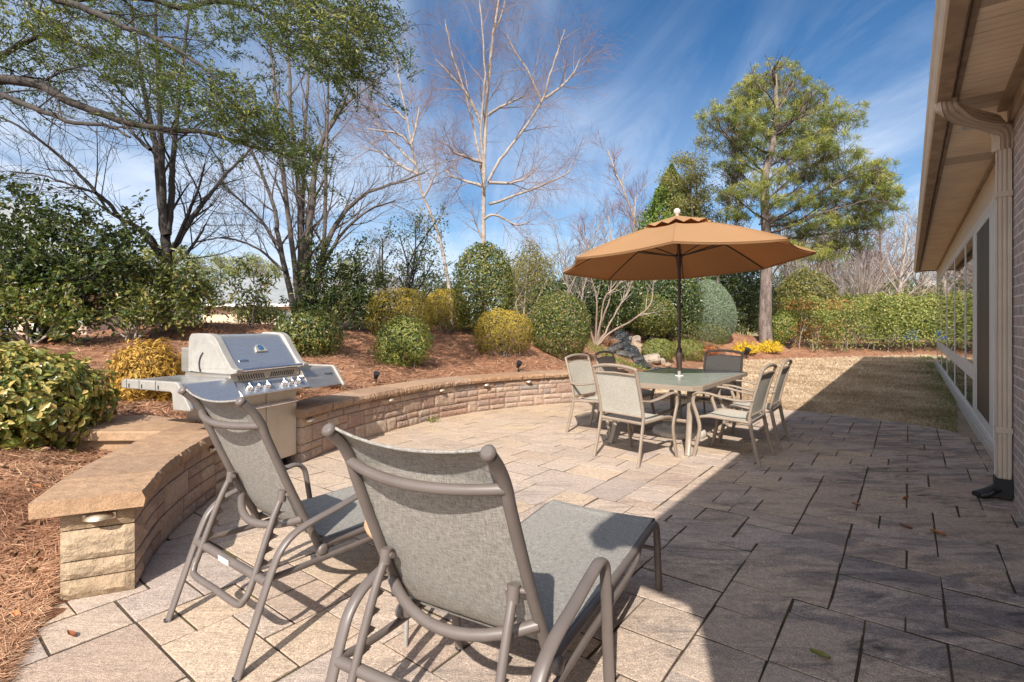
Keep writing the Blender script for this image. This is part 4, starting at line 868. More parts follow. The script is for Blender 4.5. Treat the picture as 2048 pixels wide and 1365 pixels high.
# side shelves
for sx in (-1, 1):
    mb = MB(); xs = (0.386, 0.835); x0, x1 = (xs if sx > 0 else (-xs[1], -xs[0]))
    mb.extrude_x([(-0.165, 0.735), (-0.045, 0.905), (-0.02, 0.915), (0.585, 0.915), (0.585, 0.875), (0.0, 0.875), (-0.02, 0.735)], x0, x1); sh = mb.build('side_shelf', S_ if sx < 0 else SW, gr, 0.003)
    mb = MB(); e0, e1 = ((0.833, 0.868) if sx > 0 else (-0.868, -0.833))
    mb.extrude_x([(-0.185, 0.715), (-0.185, 0.735), (-0.058, 0.915), (-0.03, 0.928), (0.57, 0.928), (0.60, 0.91), (0.60, 0.855), (0.03, 0.850), (0.012, 0.838), (0.0, 0.715)], e0, e1); ec = mb.build('shelf_end', M['cast'], sh, 0.008)
    if sx < 0:
        mb = MB()
        for y in (0.16, 0.35, 0.50): mb.box(e0 - 0.004, e0 - 0.001, y - 0.004, y + 0.004, 0.865, 0.895); mb.box(e0 - 0.003, e0 + 0.001, y + 0.03, y + 0.032, 0.856, 0.926)
        mb.build('tool_hook', M['black'], ec)
    else:
        mf = np.eye(4); mf[:3, :3] = np.array([[1, 0, 0], [0, 0.577, 0.817], [0, -0.817, 0.577]]).T; mf[:3, 3] = (0.72, -0.085 - 0.004, 0.85 + 0.003); lettering('Prestige', 0.034, mf, M['black'], sh)
# ---------------------------------------------------------------- plants: leaf clouds and branch growth
def unit(v): return v / (np.linalg.norm(v, axis=-1, keepdims=True) + 1e-9)
def rdir(n): return unit(rng.normal(size=(n, 3)))
def leaf_geo(P, N, L, asp=0.45, T=None, fold=0.10, fine=False):
    n = len(P); L = np.broadcast_to(L, n)[:, None]
    if T is None: T = rdir(n)
    T = unit(T - N * (T * N).sum(1, keepdims=True)); S = np.cross(N, T)
    if not fine:
        V = np.stack([P - T * L * .5, P + S * L * asp * .5 + N * L * fold, P + T * L * .5, P - S * L * asp * .5 + N * L * fold], 1)
        return V.reshape(-1, 3), np.arange(4 * n).reshape(-1, 4), 4
    w = L * asp * .5
    V = np.stack([P - T * L * .5, P + S * w * .8 - T * L * .15 + N * L * fold, P + S * w * .75 + T * L * .2 + N * L * fold, P + T * L * .5 - N * L * fold,
                  P - S * w * .75 + T * L * .2 + N * L * fold, P - S * w * .8 - T * L * .15 + N * L * fold, P - T * L * .05], 1)
    b = np.arange(n)[:, None] * 7
    q = np.concatenate([b + np.array([[0, 1, 6, 5]]), b + np.array([[1, 2, 3, 6]]), b + np.array([[5, 6, 3, 4]])], 0)
    return V.reshape(-1, 3), q, 7
def foliage(name, P, N, L, mat, parent, asp=0.45, T=None, fold=0.10, fine=False, a=None, a_lo=0.0, a_hi=1.0):
    V, q, k = leaf_geo(P, N, L, asp, T, fold, fine)
    a = rng.uniform(a_lo, a_hi, len(P)) if a is None else a
    return raw(name, V, q, np.repeat(a, k), mat, parent)
_ph = rng.uniform(0, 6.28, 64); _kd = rdir(64)
def lumps(D, freq, amp, sd=0):
    v = 0
    for k in range(5): v = v + np.sin(freq * (1 + .35 * k) * (D @ _kd[(sd * 5 + k) % 64]) + _ph[(sd * 7 + k) % 64])
    return 1 + amp * v / 5
def ball(n, r, depth=0.25, lump=0.08, freq=7, sd=0, power=2.0, zmin=-0.85, inner=0.15):
    D = rdir(int(n * 1.6)); D = D[D[:, 2] > zmin][:n]
    e = (np.abs(D) ** power).sum(1) ** (-1 / power) if power != 2 else 1.0
    dep = np.where(rng.random(len(D)) < inner, rng.uniform(0, 0.75, len(D)), depth * rng.beta(1.0, 2.2, len(D)))
    rad = lumps(D, freq, lump, sd) * lumps(D, freq * 2.7, lump * .6, sd + 2) * e * (1 - dep)
    rad = rad * np.where(rng.random(len(D)) < .05, 1 + rng.beta(1, 2.5, len(D)) * min(.35, 2.2 * lump + .02), 1)
    P = D * rad[:, None] * np.array(r); N = unit(D / np.array(r) + 0.75 * rng.normal(size=D.shape) * 0.8)
    return P, N, D
def tubes_geo(PL, sides):
    """list of (points, radii) -> one numpy mesh"""
    by = {}
    for p, r in PL: by.setdefault(len(p), []).append((p, r))
    VV, QQ, o = [], [], 0
    for n, L in by.items():
        P = np.array([p for p, r in L]); R = np.array([r for p, r in L]); m = len(L)
        T = unit(np.gradient(P, axis=1)); ref = np.broadcast_to(np.array([0.31, 0.82, 0.17]), T.shape); s = unit(np.cross(T, ref)); b = np.cross(T, s)
        an = 2 * np.pi * np.arange(sides) / sides
        V = P[:, :, None] + R[:, :, None, None] * (s[:, :, None] * np.cos(an)[:, None] + b[:, :, None] * np.sin(an)[:, None])
        I = np.arange(m * n * sides).reshape(m, n, sides); J = np.roll(I, -1, 2)
        QQ.append(np.stack([I[:, :-1], J[:, :-1], J[:, 1:], I[:, 1:]], -1).reshape(-1, 4) + o); VV.append(V.reshape(-1, 3)); o += m * n * sides
    return np.concatenate(VV), np.concatenate(QQ)
def sticks(name, PL, sides, mat, parent, a=0.5):
    V, Q = tubes_geo(PL, sides); return raw(name, V, Q, np.full(len(V), a), mat, parent, smooth=True)
def grow(PL, n, f=(0.2, 1.0), ang=(35, 60), L=(1.0, 0.5), rr=0.5, up=0.15, wobble=0.12, pts=6, rmin=0.003, taper=0.25, dirbias=None):
    out = []
    for p, r in PL:
        seg = np.linalg.norm(np.diff(p, axis=0), axis=1); tot = seg.sum(); cum = np.concatenate([[0], np.cumsum(seg)]) / tot
        az = rng.uniform(0, 6.28)
        for i in range(n):
            t = f[0] + (f[1] - f[0]) * (i + rng.random()) / n; k = min(np.searchsorted(cum, t, 'right') - 1, len(seg) - 1); w = (t - cum[k]) / (cum[k + 1] - cum[k] + 1e-9)
            q = p[k] + (p[k + 1] - p[k]) * w; T = (p[k + 1] - p[k]) / (seg[k] + 1e-9); rad = r[k] + (r[k + 1] - r[k]) * w
            az += 2.4 + rng.normal() * 0.5; a = np.cross(T, (0.2, 0.5, 0.84)); a /= np.linalg.norm(a); b = np.cross(T, a)
            th = math.radians(rng.uniform(*ang)); d = T * math.cos(th) + (a * math.cos(az) + b * math.sin(az)) * math.sin(th)
            if dirbias is not None: d = d + np.array(dirbias)
            ln = (L[0] + (L[1] - L[0]) * t) * rng.uniform(0.65, 1.2); st = ln / (pts - 1); r0 = max(rmin, min(rad * 0.85, rr * rad)); P = [q]
            for j in range(pts - 1):
                d = d + rng.normal(size=3) * wobble + np.array([0, 0, up]) * (1.0 / pts); d /= np.linalg.norm(d); P.append(P[-1] + d * st)
            out.append((np.array(P), np.linspace(r0, max(rmin * 0.6, r0 * taper), pts)))
    return out
def tips(PL, lo=0.3, n=1):
    P, T = [], []
    for p, r in PL:
        for _ in range(n):
            t = rng.uniform(lo, 1) * (len(p) - 1); k = min(int(t), len(p) - 2); P.append(p[k] + (p[k + 1] - p[k]) * (t - k)); T.append(p[k + 1] - p[k])
    return np.array(P), unit(np.array(T))
def pxl(pix, d, dd=0.0, r0=0.05, r1=0.02, k=4):
    """limb traced along (u, v) stations at distance d, drifting dd in depth towards its end"""
    n = len(pix); P = np.array([at(u, v, d + dd * i / max(1, n - 1)) for i, (u, v) in enumerate(pix)])
    P = smoothp(P, k); P = P + rng.normal(size=P.shape) * 0.002 * d * 0.3
    return P, np.linspace(r0, r1, len(P))

# materials for plants
G_DEEP = [(0.0, (0.022, 0.038, 0.014)), (0.45, (0.040, 0.066, 0.020)), (0.8, (0.081, 0.113, 0.028)), (1.0, (0.179, 0.164, 0.042))]
M['leaf_gloss'] = leafmat('glossy_leaf', [(0.0, (0.064, 0.090, 0.025)), (0.35, (0.166, 0.180, 0.040)), (0.7, (0.346, 0.288, 0.075)), (1.0, (0.538, 0.378, 0.130))], 0.30, 0.22, 0.5)
M['leaf_gloss_old'] = leafmat('glossy_leaf_old', [(0.0, (0.035, 0.084, 0.021)), (0.4, (0.084, 0.161, 0.031)), (0.75, (0.175, 0.238, 0.049)), (1.0, (0.308, 0.315, 0.084))], 0.26, 0.22, 0.6)
M['leaf_dark'] = leafmat('dark_leaf', G_DEEP, 0.36, 0.2)
M['leaf_mid'] = leafmat('mid_leaf', [(0.0, (0.028, 0.052, 0.013)), (0.45, (0.085, 0.115, 0.025)), (0.85, (0.22, 0.215, 0.05)), (1.0, (0.30, 0.18, 0.06))], 0.4, 0.28)
M['leaf_bright'] = leafmat('bright_leaf', [(0.0, (0.063, 0.107, 0.021)), (0.5, (0.152, 0.195, 0.039)), (1.0, (0.358, 0.302, 0.070))], 0.4, 0.3)
M['leaf_olive'] = leafmat('olive_leaf', [(0.0, (0.084, 0.091, 0.025)), (0.5, (0.175, 0.168, 0.042)), (1.0, (0.336, 0.266, 0.077))], 0.5, 0.3)
M['leaf_gold'] = leafmat('golden_thread', [(0.0, (0.125, 0.098, 0.018)), (0.5, (0.29, 0.215, 0.03)), (1.0, (0.50, 0.365, 0.055))], 0.55, 0.25, 0.3, (0.42, 0.32, 0.03))
M['leaf_goldtip'] = leafmat('bright_gold', [(0.0, (0.50, 0.33, 0.02)), (1.0, (0.75, 0.54, 0.05))], 0.55, 0.25, 0.3, (0.7, 0.5, 0.04))
M['leaf_amber'] = leafmat('amber_frond', [(0.0, (0.16, 0.085, 0.012)), (0.5, (0.38, 0.21, 0.03)), (1.0, (0.60, 0.37, 0.08))], 0.55, 0.25, 0.3, (0.5, 0.3, 0.05))
M['leaf_blue'] = leafmat('blue_green_needle', [(0.0, (0.10, 0.14, 0.080)), (0.5, (0.175, 0.22, 0.135)), (1.0, (0.28, 0.315, 0.21))], 0.6, 0.15, 0.3, (0.22, 0.3, 0.16))
M['leaf_cypress'] = leafmat('cypress_spray', [(0.0, (0.035, 0.075, 0.012)), (0.5, (0.105, 0.17, 0.025)), (1.0, (0.26, 0.30, 0.05))], 0.5, 0.2, 0.3)
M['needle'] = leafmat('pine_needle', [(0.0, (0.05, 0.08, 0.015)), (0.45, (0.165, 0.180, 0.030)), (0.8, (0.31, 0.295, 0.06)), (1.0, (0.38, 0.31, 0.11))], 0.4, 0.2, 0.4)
M['leaf_hedge'] = leafmat('hedge_leaf', [(0.0, (0.08, 0.11, 0.022)), (0.4, (0.17, 0.20, 0.04)), (0.75, (0.31, 0.30, 0.07)), (1.0, (0.44, 0.32, 0.11))], 0.45, 0.3)
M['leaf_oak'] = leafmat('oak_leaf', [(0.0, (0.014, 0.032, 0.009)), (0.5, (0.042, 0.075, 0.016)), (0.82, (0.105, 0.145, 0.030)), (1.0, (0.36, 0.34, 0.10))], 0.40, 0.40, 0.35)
M['leaf_rust'] = leafmat('rust_leaf', [(0.0, (0.22, 0.07, 0.025)), (1.0, (0.50, 0.20, 0.07))], 0.6, 0.3, 0.3, (0.5, 0.2, 0.05))
M['straw'] = leafmat('straw_blade', [(0.0, (0.16, 0.07, 0.038)), (0.5, (0.40, 0.205, 0.115)), (1.0, (0.62, 0.41, 0.26))], 0.75, 0.1, 0.3, (0.4, 0.25, 0.12))
M['grassblade'] = leafmat('dry_grass_blade', [(0.0, (0.24, 0.155, 0.09)), (0.5, (0.50, 0.37, 0.24)), (0.85, (0.70, 0.57, 0.41)), (1.0, (0.80, 0.70, 0.54))], 0.8, 0.12, 0.2, (0.5, 0.38, 0.24))
M['greenblade'] = leafmat('green_grass_blade', [(0.0, (0.06, 0.11, 0.02)), (1.0, (0.16, 0.22, 0.05))], 0.6, 0.25)
M['berry'] = simple('red_berry', (0.45, 0.03, 0.02), 0.3)
M['bark'] = barkmat('grey_brown_bark', (0.050, 0.038, 0.032), (0.135, 0.110, 0.095))
M['bark_dark'] = barkmat('dark_bark', (0.018, 0.014, 0.013), (0.060, 0.048, 0.041), 12)
M['bark_tan'] = barkmat('tan_smooth_bark', (0.15, 0.10, 0.075), (0.30, 0.225, 0.17), 5, 0.3, 0.2)
M['bark_pale'] = barkmat('pale_twig_bark', (0.22, 0.175, 0.14), (0.40, 0.335, 0.28), 6, 0.4, 0.3)
M['bark_limb'] = barkmat('pine_limb_bark', (0.05, 0.035, 0.028), (0.15, 0.105, 0.085), 7, 0.3, 0.6, 0.03)
M['bark_pine'] = barkmat('pine_bark', (0.065, 0.045, 0.038), (0.22, 0.17, 0.145), 7, 0.3, 1.0, 0.05)
M['twig_red'] = simple('reddish_twig', (0.19, 0.115, 0.098), 0.8, 0, 0.3, 0.6)
M['twig_grey'] = simple('grey_twig', (0.17, 0.14, 0.125), 0.85, 0, 0.3, 0.6)
M['twig_tan'] = simple('tan_twig', (0.25, 0.175, 0.14), 0.8, 0, 0.3, 0.8)
M['bud_red'] = simple('red_bud', (0.42, 0.06, 0.06), 0.6)
t = NT('birch_bark'); n = t.noise(1.0, 5, 0.7, t.mapping((3, 3, 14))); p = t.noise(5, 6, 0.7)
t.col(t.mix(t.ramp(n, [(0.56, 0.0), (0.66, 0.85)]), t.ramp(p, [(0.3, (0.20, 0.16, 0.13)), (0.6, (0.34, 0.29, 0.25))]), (0.14, 0.09, 0.07))); t.set(Roughness=0.8); t.bump(p, 0.4, 0.01); M['birch'] = t.m

def stems_from(c, r, n, base, spread=0.7, r0=0.014, mat='bark', parent=None, name='stem', seed=0, pts=6):
    PL = []
    for i in range(n):
        D = rdir(1)[0]; D[2] = abs(D[2]) * 0.8 + 0.1; e = np.array(c) + D * np.array(r) * rng.uniform(0.5, 0.95) * np.array([spread, spread, 1])
        b = np.array(base) + np.append(rng.normal(size=2) * 0.25 * min(r[0], r[1]) * spread, 0)
        m = (b + e) / 2 + np.append(rng.normal(size=2) * 0.10 * r[0], 0.1 * r[2]); PL.append((smoothp([b, m, e], (pts - 1) // 2), np.linspace(r0, r0 * 0.3, 2 * ((pts - 1) // 2) + 1)))
    return PL
def bush(name, label, cat, base, r, n, L, mat, lift=0.9, asp=0.5, depth=0.3, lump=0.09, freq=7, power=2.0, fine=False, group=None, sd=0, stem='bark', nst=8, zmin=-0.9, inner=0.2, fold=0.1, r0=0.014, up=None, part='foliage'):
    """clipped or rounded shrub: leaves through the outer part of a lumpy ball on a few stems; base = point on the ground"""
    o = thing(name, label, cat, tuple(base), 0, group); c = np.array([0, 0, lift * r[2]])
    P, N, D = ball(n, r, depth, lump, freq, sd, power, zmin, inner); P = P + c; k = P[:, 2] > 0.02; P, N, D = P[k], N[k], D[k]
    T = None
    if up is not None: T = D + rng.normal(size=D.shape) * 0.5 + np.array([0, 0, up])
    foliage(part, P, N, L * rng.uniform(0.7, 1.25, len(P)), M[mat], o, asp, T, fold, fine)
    PL = stems_from(c, r, nst, (0, 0, -0.05), 0.75, r0); PL += grow(PL, 4, (0.35, 1), (20, 50), (0.5 * r[0], 0.35 * r[0]), 0.6, 0.2, 0.1, 4, 0.003)
    sticks('stem', PL, 5, M[stem], o); return o
def clumpy(name, label, cat, base, cl, n, L, mat, asp=0.45, sig=0.35, stem='bark', r0=0.02, group=None, fine=False, up=0.3, fold=0.08, twigs=5, thick=None, droop=0.0):
    """loose open shrub: leaf clumps carried on branching stems; cl = clump centres and radii relative to the base"""
    o = thing(name, label, cat, tuple(base), 0, group); PL = []; LP = []
    for (x, y, z, r) in cl:
        e = np.array([x, y, z]); b = np.append(rng.normal(size=2) * 0.06 * abs(z), -0.05); m = b + (e - b) * 0.5 + np.append(rng.normal(size=2) * 0.12 * z, 0.06 * z)
        s = (smoothp([b, m, e], 3), np.linspace(r0, r0 * 0.4, 7)); PL.append(s)
    sub = grow(PL, twigs, (0.4, 1.0), (25, 70), (np.mean([c[3] for c in cl]) * 1.2,) * 2, 0.5, up, 0.2, 5, 0.004)
    sub2 = grow(sub, 3, (0.3, 1), (25, 60), (np.mean([c[3] for c in cl]) * 0.6,) * 2, 0.6, up, 0.2, 4, 0.003)
    P1, T1 = tips(sub + sub2 * 2, 0.25, max(1, int(n * 0.65 / (len(sub) + 2 * len(sub2)))))
    P1 = P1 + rng.normal(size=P1.shape) * L * 0.5
    w = np.array([c[3] for c in cl]) ** 2; idx = rng.choice(len(cl), int(n * 0.35), p=w / w.sum()); A = np.array(cl)
    P2 = A[idx, :3] + rdir(len(idx)) * (A[idx, 3] * rng.uniform(0.2, 1.1, len(idx)))[:, None]; T2 = rdir(len(idx))
    P = np.concatenate([P1, P2]); T = np.concatenate([T1, T2]) + rng.normal(size=P.shape) * 0.6 + np.array([0, 0, up - droop]); N = unit(rng.normal(size=P.shape) + np.array([0, -0.2, 1.0]))
    k = P[:, 2] > 0.05
    foliage('foliage', P[k], N[k], L * rng.uniform(0.7, 1.3, k.sum()), M[mat], o, asp, T[k], fold, fine)
    sticks('stem', PL + sub + sub2, 5, M[stem], o); return o

def hitb(u, v, back):
    x, y, z = hit(u, v); y += back; x = (u - 1024) / F * y; return x, y, tz(x, y)
# --- bed shrubs, nearest first
x, y, z = -4.12, 4.05, 0.42
bush('camellia_bush', 'big glossy yellow-green bush at the near edge left of the grill', 'bush', (x, y, tz(x, y) - 0.26), (0.78, 0.72, 0.52), 9500, 0.074, 'leaf_gloss', 0.92, 0.62, 0.40, 0.14, 6, 2.3, True, sd=1, fold=0.10, inner=0.25, stem='bark_pale')
def frond_bush(name, label, base, r, n, mat, L=0.07, lift=0.85, asp=0.22, sd=2, power=2.0, group=None, lump=0.16, freq=9, depth=0.35, up=0.25, nst=8, stem='bark'):
    return bush(name, label, 'shrub', base, r, n, L, mat, lift, asp, depth, lump, freq, power, False, group, sd, stem, nst, up=up, inner=0.25, fold=0.05)
x, y = -4.05, 5.75
frond_bush('golden_cypress', 'amber feathery dwarf cypress behind the left shelf of the grill', (x, y, tz(x, y) - 0.22), (0.37, 0.36, 0.44), 9000, 'leaf_amber', 0.06, 0.85, 0.28, 3, lump=0.22, freq=10, up=0.5)
x, y = -7.1, 7.6
clumpy('shade_shrub', 'low dark leafy shrub at the left edge behind the glossy bush', 'shrub', (x, y, tz(x, y)), [(-.5, 0, .5, .35), (0, -.1, .7, .4), (.4, 0, .45, .35), (0, .3, .4, .4), (-.2, -.3, .3, .3), (.75, -.1, .4, .3), (-1, 0, .6, .4), (-.6, .1, .95, .3)], 4200, 0.08, 'leaf_mid', 0.55, stem='bark_pale', fine=True)
x, y = -7.35, 8.2
clumpy('camellia_tree', 'dark leafy small tree in front of the grey roof on the left', 'tree', (x, y, tz(x, y)), [(-.9, 0, 1.87, .55), (-.3, 0, 2.09, .6), (.25, .1, 1.98, .5), (.7, 0, 1.69, .5), (-.6, .2, 1.44, .55), (.1, -.2, 1.51, .55), (1.1, 0, 1.40, .4), (.6, 0, 1.19, .4), (-.2, -.1, 1.08, .45), (-1.2, 0, 1.30, .5), (-.8, -.1, 0.86, .4), (.3, -.2, 0.86, .3), (-1.3, .2, 1.73, .5), (1.25, 0, 1.66, .25)], 9500, 0.085, 'leaf_dark', 0.55, r0=0.026, stem='bark_dark', fine=True, twigs=7)
x, y = -6.28, 8.6
clumpy('loose_shrub', 'wide loose green shrub with bare twigs between the dark tree and the grill', 'shrub', (x, y, tz(x, y)),
       [(-1.0, 0, .6, .4), (-1.15, 0, 1.0, .35), (-.6, 0, 1.05, .45), (-.5, -.1, .5, .35), (0, 0, 1.15, .45), (0, -.2, .7, .4), (.5, 0, 1.1, .45), (.55, -.1, .6, .4), (1.0, 0, .95, .4), (1.05, 0, .5, .35), (1.3, 0, .7, .3), (-.3, .3, .9, .5), (.3, .3, .9, .5), (.8, .3, .7, .4), (-1.4, 0, .75, .3), (.25, -.3, .35, .3)], 10500, 0.08, 'leaf_mid', 0.45, r0=0.016, stem='bark_pale', fine=True, up=0.4, twigs=9)
x, y, z = hit(612, 722)
bush('azalea_bush', 'rounded green bush rising behind the lid of the grill', 'bush', (x - 0.16, y + 0.5, tz(x, y + .5) - .05), (0.60, 0.55, 0.46), 5200, 0.06, 'leaf_mid', 0.8, 0.45, 0.5, 0.16, 6, sd=4, inner=0.3, up=0.4)
x, y, z = hit(806, 738)
bush('boxwood_bush', 'fresh bright green bush in the middle of the straw bed above the wall', 'bush', (x - .06, y + 0.30, tz(x, y + .3) - .06), (0.50, 0.45, 0.47), 5600, 0.05, 'leaf_bright', 0.86, 0.48, 0.4, 0.20, 6, sd=5, up=0.7, inner=0.3, stem='bark_pale')
gold = [(800, 716, 0.70, 0.56, 'broad yellow thread cypress mound behind the bright green bush', 1.3), (893, 706, 0.54, 0.54, 'yellow thread cypress mound squeezed behind two others', 1.5), (1006, 716, 0.60, 0.50, 'yellow thread cypress mound standing alone in front of the tall camellia', 0.25)]
for i, (u, v, rx, rz, l, back) in enumerate(gold):
    x, y, z = hitb(u, v, back); o = thing('thread_cypress', l, 'shrub', (x, y, z - .04), 0, 'yellow thread cypress mounds')
    P, N, D = ball(6500, (rx, rx * .9, rz), 0.22, 0.07, 5, 6 + i, 2.3, -0.75, 0.12); P[:, 2] += rz * 0.98; k = P[:, 2] > 0.08
    T = D * 0.7 + np.array([0, 0, 0.15]) + rng.normal(size=D.shape) * 0.55
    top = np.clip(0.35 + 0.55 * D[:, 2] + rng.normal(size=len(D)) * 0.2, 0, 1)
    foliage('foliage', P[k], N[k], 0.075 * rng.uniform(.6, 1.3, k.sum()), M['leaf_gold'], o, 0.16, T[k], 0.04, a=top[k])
    PL = stems_from((0, 0, rz), (rx, rx, rz), 16, (0, 0, -0.05), 0.95, 0.012); PL += grow(PL, 6, (0.3, 1), (15, 45), (0.35 * rx,) * 2, 0.5, 0.1, 0.1, 4, 0.003); sticks('stem', PL, 4, M['twig_grey'], o)
x, y, z = hit(968, 668)
y = max(y, 11.6); x = (968 - 1024) / F * y
bush('tall_camellia', 'tall egg-shaped dark camellia in front of the white birch', 'shrub', (x, y, tz(x, y)), (0.70, 0.65, 1.05), 9500, 0.07, 'leaf_mid', 0.96, 0.5, 0.25, 0.10, 7, sd=9, power=2.2)
x, y = -0.1 + 0.45, 13.6
clumpy('wispy_shrub', 'thin yellowish open shrub standing right behind the tall camellia', 'shrub', (x, y, tz(x, y)), [(-.3, 0, 1.9, .5), (.3, 0, 2.0, .55), (.6, 0, 1.6, .5), (0, 0, 1.4, .5), (.5, 0, 1.0, .5), (-.2, 0, .9, .4), (.1, 0, 2.2, .4)], 4200, 0.055, 'leaf_olive', 0.4, stem='bark_pale', r0=0.025)
x, y = -2.75, 12.6
clumpy('ligustrum_tree', 'tall sparse dark shrub with upright bare stems behind the yellow mounds', 'tree', (x, y, tz(x, y)), [(-.75, 0, 1.6, .4), (-.4, 0, 2.1, .4), (0, 0, 2.2, .45), (.4, 0, 2.5, .5), (.7, 0, 2.2, .5), (.85, 0, 1.6, .5), (.4, 0, 1.5, .5), (0, 0, 1.2, .5), (-.5, 0, 1.0, .4), (.8, 0, .9, .5), (.2, 0, .7, .4), (.95, 0, 2.6, .3)], 5200, 0.065, 'leaf_dark', 0.45, stem='bark_dark', r0=0.035, twigs=6)
x, y = -3.65, 10.4
clumpy('cleyera_shrub', 'dense dark shrub with red new leaves around the foot of the bare tree', 'shrub', (x, y, tz(x, y)), [(-.55, 0, .5, .35), (-.45, 0, 1.05, .4), (-.05, -.1, 1.4, .4), (.3, 0, 1.2, .4), (.55, 0, .8, .45), (.85, 0, .6, .35), (.1, -.2, .7, .45), (-.2, -.2, .3, .4), (.6, 0, .3, .4), (.95, .1, 1.0, .3), (1.1, .1, .4, .4), (.45, 0, 1.5, .3), (-.25, 0, 1.6, .25)], 6500, 0.085, 'leaf_dark', 0.42, stem='bark', r0=0.022, fine=True)
x, y = -4.85, 9.6
clumpy('rhododendron', 'spindly shrub with drooping leaves in front of the cream garage', 'shrub', (x, y, tz(x, y)), [(-.35, 0, .85, .22), (-.1, 0, 1.1, .22), (.15, 0, .75, .22), (.35, 0, .9, .2), (0, -.1, .5, .2)], 420, 0.13, 'leaf_mid', 0.28, stem='bark', r0=0.012, fine=True, droop=1.0, twigs=3)
x, y = -6.1, 12.5
bush('garden_shrub', 'small yellow-green shrub glimpsed low in front of the cream garage', 'shrub', (x, y, tz(x, y)), (0.62, 0.5, 0.28), 2600, 0.06, 'leaf_bright', 0.9, 0.5, 0.35, 0.12, sd=11)
x, y, z = hit(1112, 716)
bush('round_holly', 'large clipped round holly left of the bare multi-stem tree', 'shrub', (x + .12, y + 0.35, tz(x, y + .35) - .05), (0.72, 0.68, 0.79), 12500, 0.05, 'leaf_mid', 0.94, 0.55, 0.16, 0.05, 7, 2.2, sd=12, stem='bark_tan', nst=14)
x, y, z = hit(1297, 690)
bush('standard_holly', 'clipped round holly on a short trunk behind the waterfall', 'shrub', (x, y, tz(x, y)), (0.95, 0.9, 0.74), 17000, 0.07, 'leaf_mid', 1.32, 0.5, 0.2, 0.06, 7, 2.2, sd=13, inner=0.35, nst=6, r0=0.045)
x, y, z = hit(1425, 686)
jo = thing('juniper', 'egg-shaped blue-green clipped conifer beside the umbrella pole', 'shrub', (x, y + .3, tz(x, y + .3) - .05))
P, N, D = ball(46000, (1.02, 0.98, 1.30), 0.10, 0.02, 9, 14, 2.0, -0.95, 0.25); P[:, 2] += 1.2; sc = 1.0 + 0.13 * np.clip((1.2 - P[:, 2]) / 1.2, -1.2, 1); P[:, 0] = P[:, 0] * sc + 0.14 * (P[:, 2] - 1.2) * -0.5; P[:, 1] *= sc
foliage('foliage', P, N, 0.062 * rng.uniform(.6, 1.3, len(P)), M['leaf_blue'], jo, 0.3, D + rng.normal(size=D.shape) * .8, 0.05); sticks('stem', stems_from((0, 0, 1.0), (.6, .6, .9), 6, (0, 0, -.05), .5, .03), 5, M['bark'], jo)
for (u, v, w, hgt, l, mat, sd) in ((1322, 727, .40, .30, 'low clipped green mound left of the umbrella pole by the pond', 'leaf_bright', 15), (1378, 722, .42, .30, 'low clipped green mound right of the umbrella pole by the pond', 'leaf_bright', 16), (1398, 700, .72, .34, 'flat-topped low clipped shrub at the foot of the blue-green conifer', 'leaf_mid', 17)):
    x, y, z = hit(u, v); s_ = y / 12.5
    bush('low_mound', l, 'shrub', (x, y + .3, tz(x, y + .3) - .06), (w * s_, w * s_ * .85, hgt * s_), 5200, 0.045, mat, 0.85, 0.5, 0.12, 0.05, 8, 2.4, group='low clipped mounds by the pond', sd=sd)
x, y, z = hit(1420, 712)
bush('nandina', 'little rusty orange shrub in front of the flat-topped mound', 'shrub', (x, y, z - .03), (0.36, .3, .22), 1100, 0.06, 'leaf_rust', 0.8, 0.45, 0.5, 0.2, sd=18)
for (u, v, l) in ((1490, 708, 'small bright yellow tuft shrub nearer the umbrella'), (1538, 705, 'small bright yellow tuft shrub nearer the pine trunk')):
    x, y, z = hit(u, v); o = thing('golden_tuft', l, 'shrub', (x, y, z), 0, 'small yellow tuft shrubs')
    nT = 900; D = rdir(nT); D[:, 2] = np.abs(D[:, 2]) * .9; s_ = y / 16.0; P = D * np.array([.42, .4, .38]) * s_ * rng.uniform(.45, 1, nT)[:, None] * lumps(D, 8, .2, sd=3)[:, None]; P[:, 2] += .04
    foliage('foliage', P, unit(rng.normal(size=P.shape) + D), .14 * s_ * rng.uniform(.7, 1.3, nT), M['leaf_goldtip'], o, .14, D + np.array([0, 0, .2]), .03); sticks('stem', stems_from((0, 0, .2), (.3, .3, .25), 8, (0, 0, -.03), 1, .008), 4, M['twig_grey'], o)

# --- crape myrtle, bare and many-stemmed
x, y, z = hit(1190, 690); cm = thing('crape_myrtle', 'bare tan multi-stem small tree under the left side of the umbrella', 'tree', (x, y, z))
o3 = np.array([x, y, z]); d0 = y
st_ = [[(1188, 690), (1180, 655), (1165, 600), (1142, 560), (1128, 520)], [(1190, 690), (1193, 640), (1192, 590), (1178, 545), (1172, 500)], [(1192, 690), (1205, 640), (1220, 595), (1222, 550), (1215, 505)],
       [(1194, 690), (1215, 655), (1240, 610), (1262, 570), (1275, 530)], [(1194, 690), (1225, 662), (1270, 638), (1300, 610), (1306, 575), (1312, 545)], [(1192, 690), (1200, 650), (1208, 600), (1245, 560), (1256, 515)]]
PL = [pxl(s, d0, rng.uniform(-.8, .8), 0.032, 0.012) for s in st_]; PL = [(p - o3, r) for p, r in PL]
s1 = grow(PL, 4, (0.45, .95), (20, 45), (.8, .5), .6, .25, .10, 5, .006); s2 = grow(s1 + PL, 4, (.4, 1), (20, 45), (.5, .4), .55, .3, .12, 4, .004)
sticks('trunk', PL, 8, M['bark_tan'], cm); sticks('crown', s1 + s2, 5, M['bark_pale'], cm)
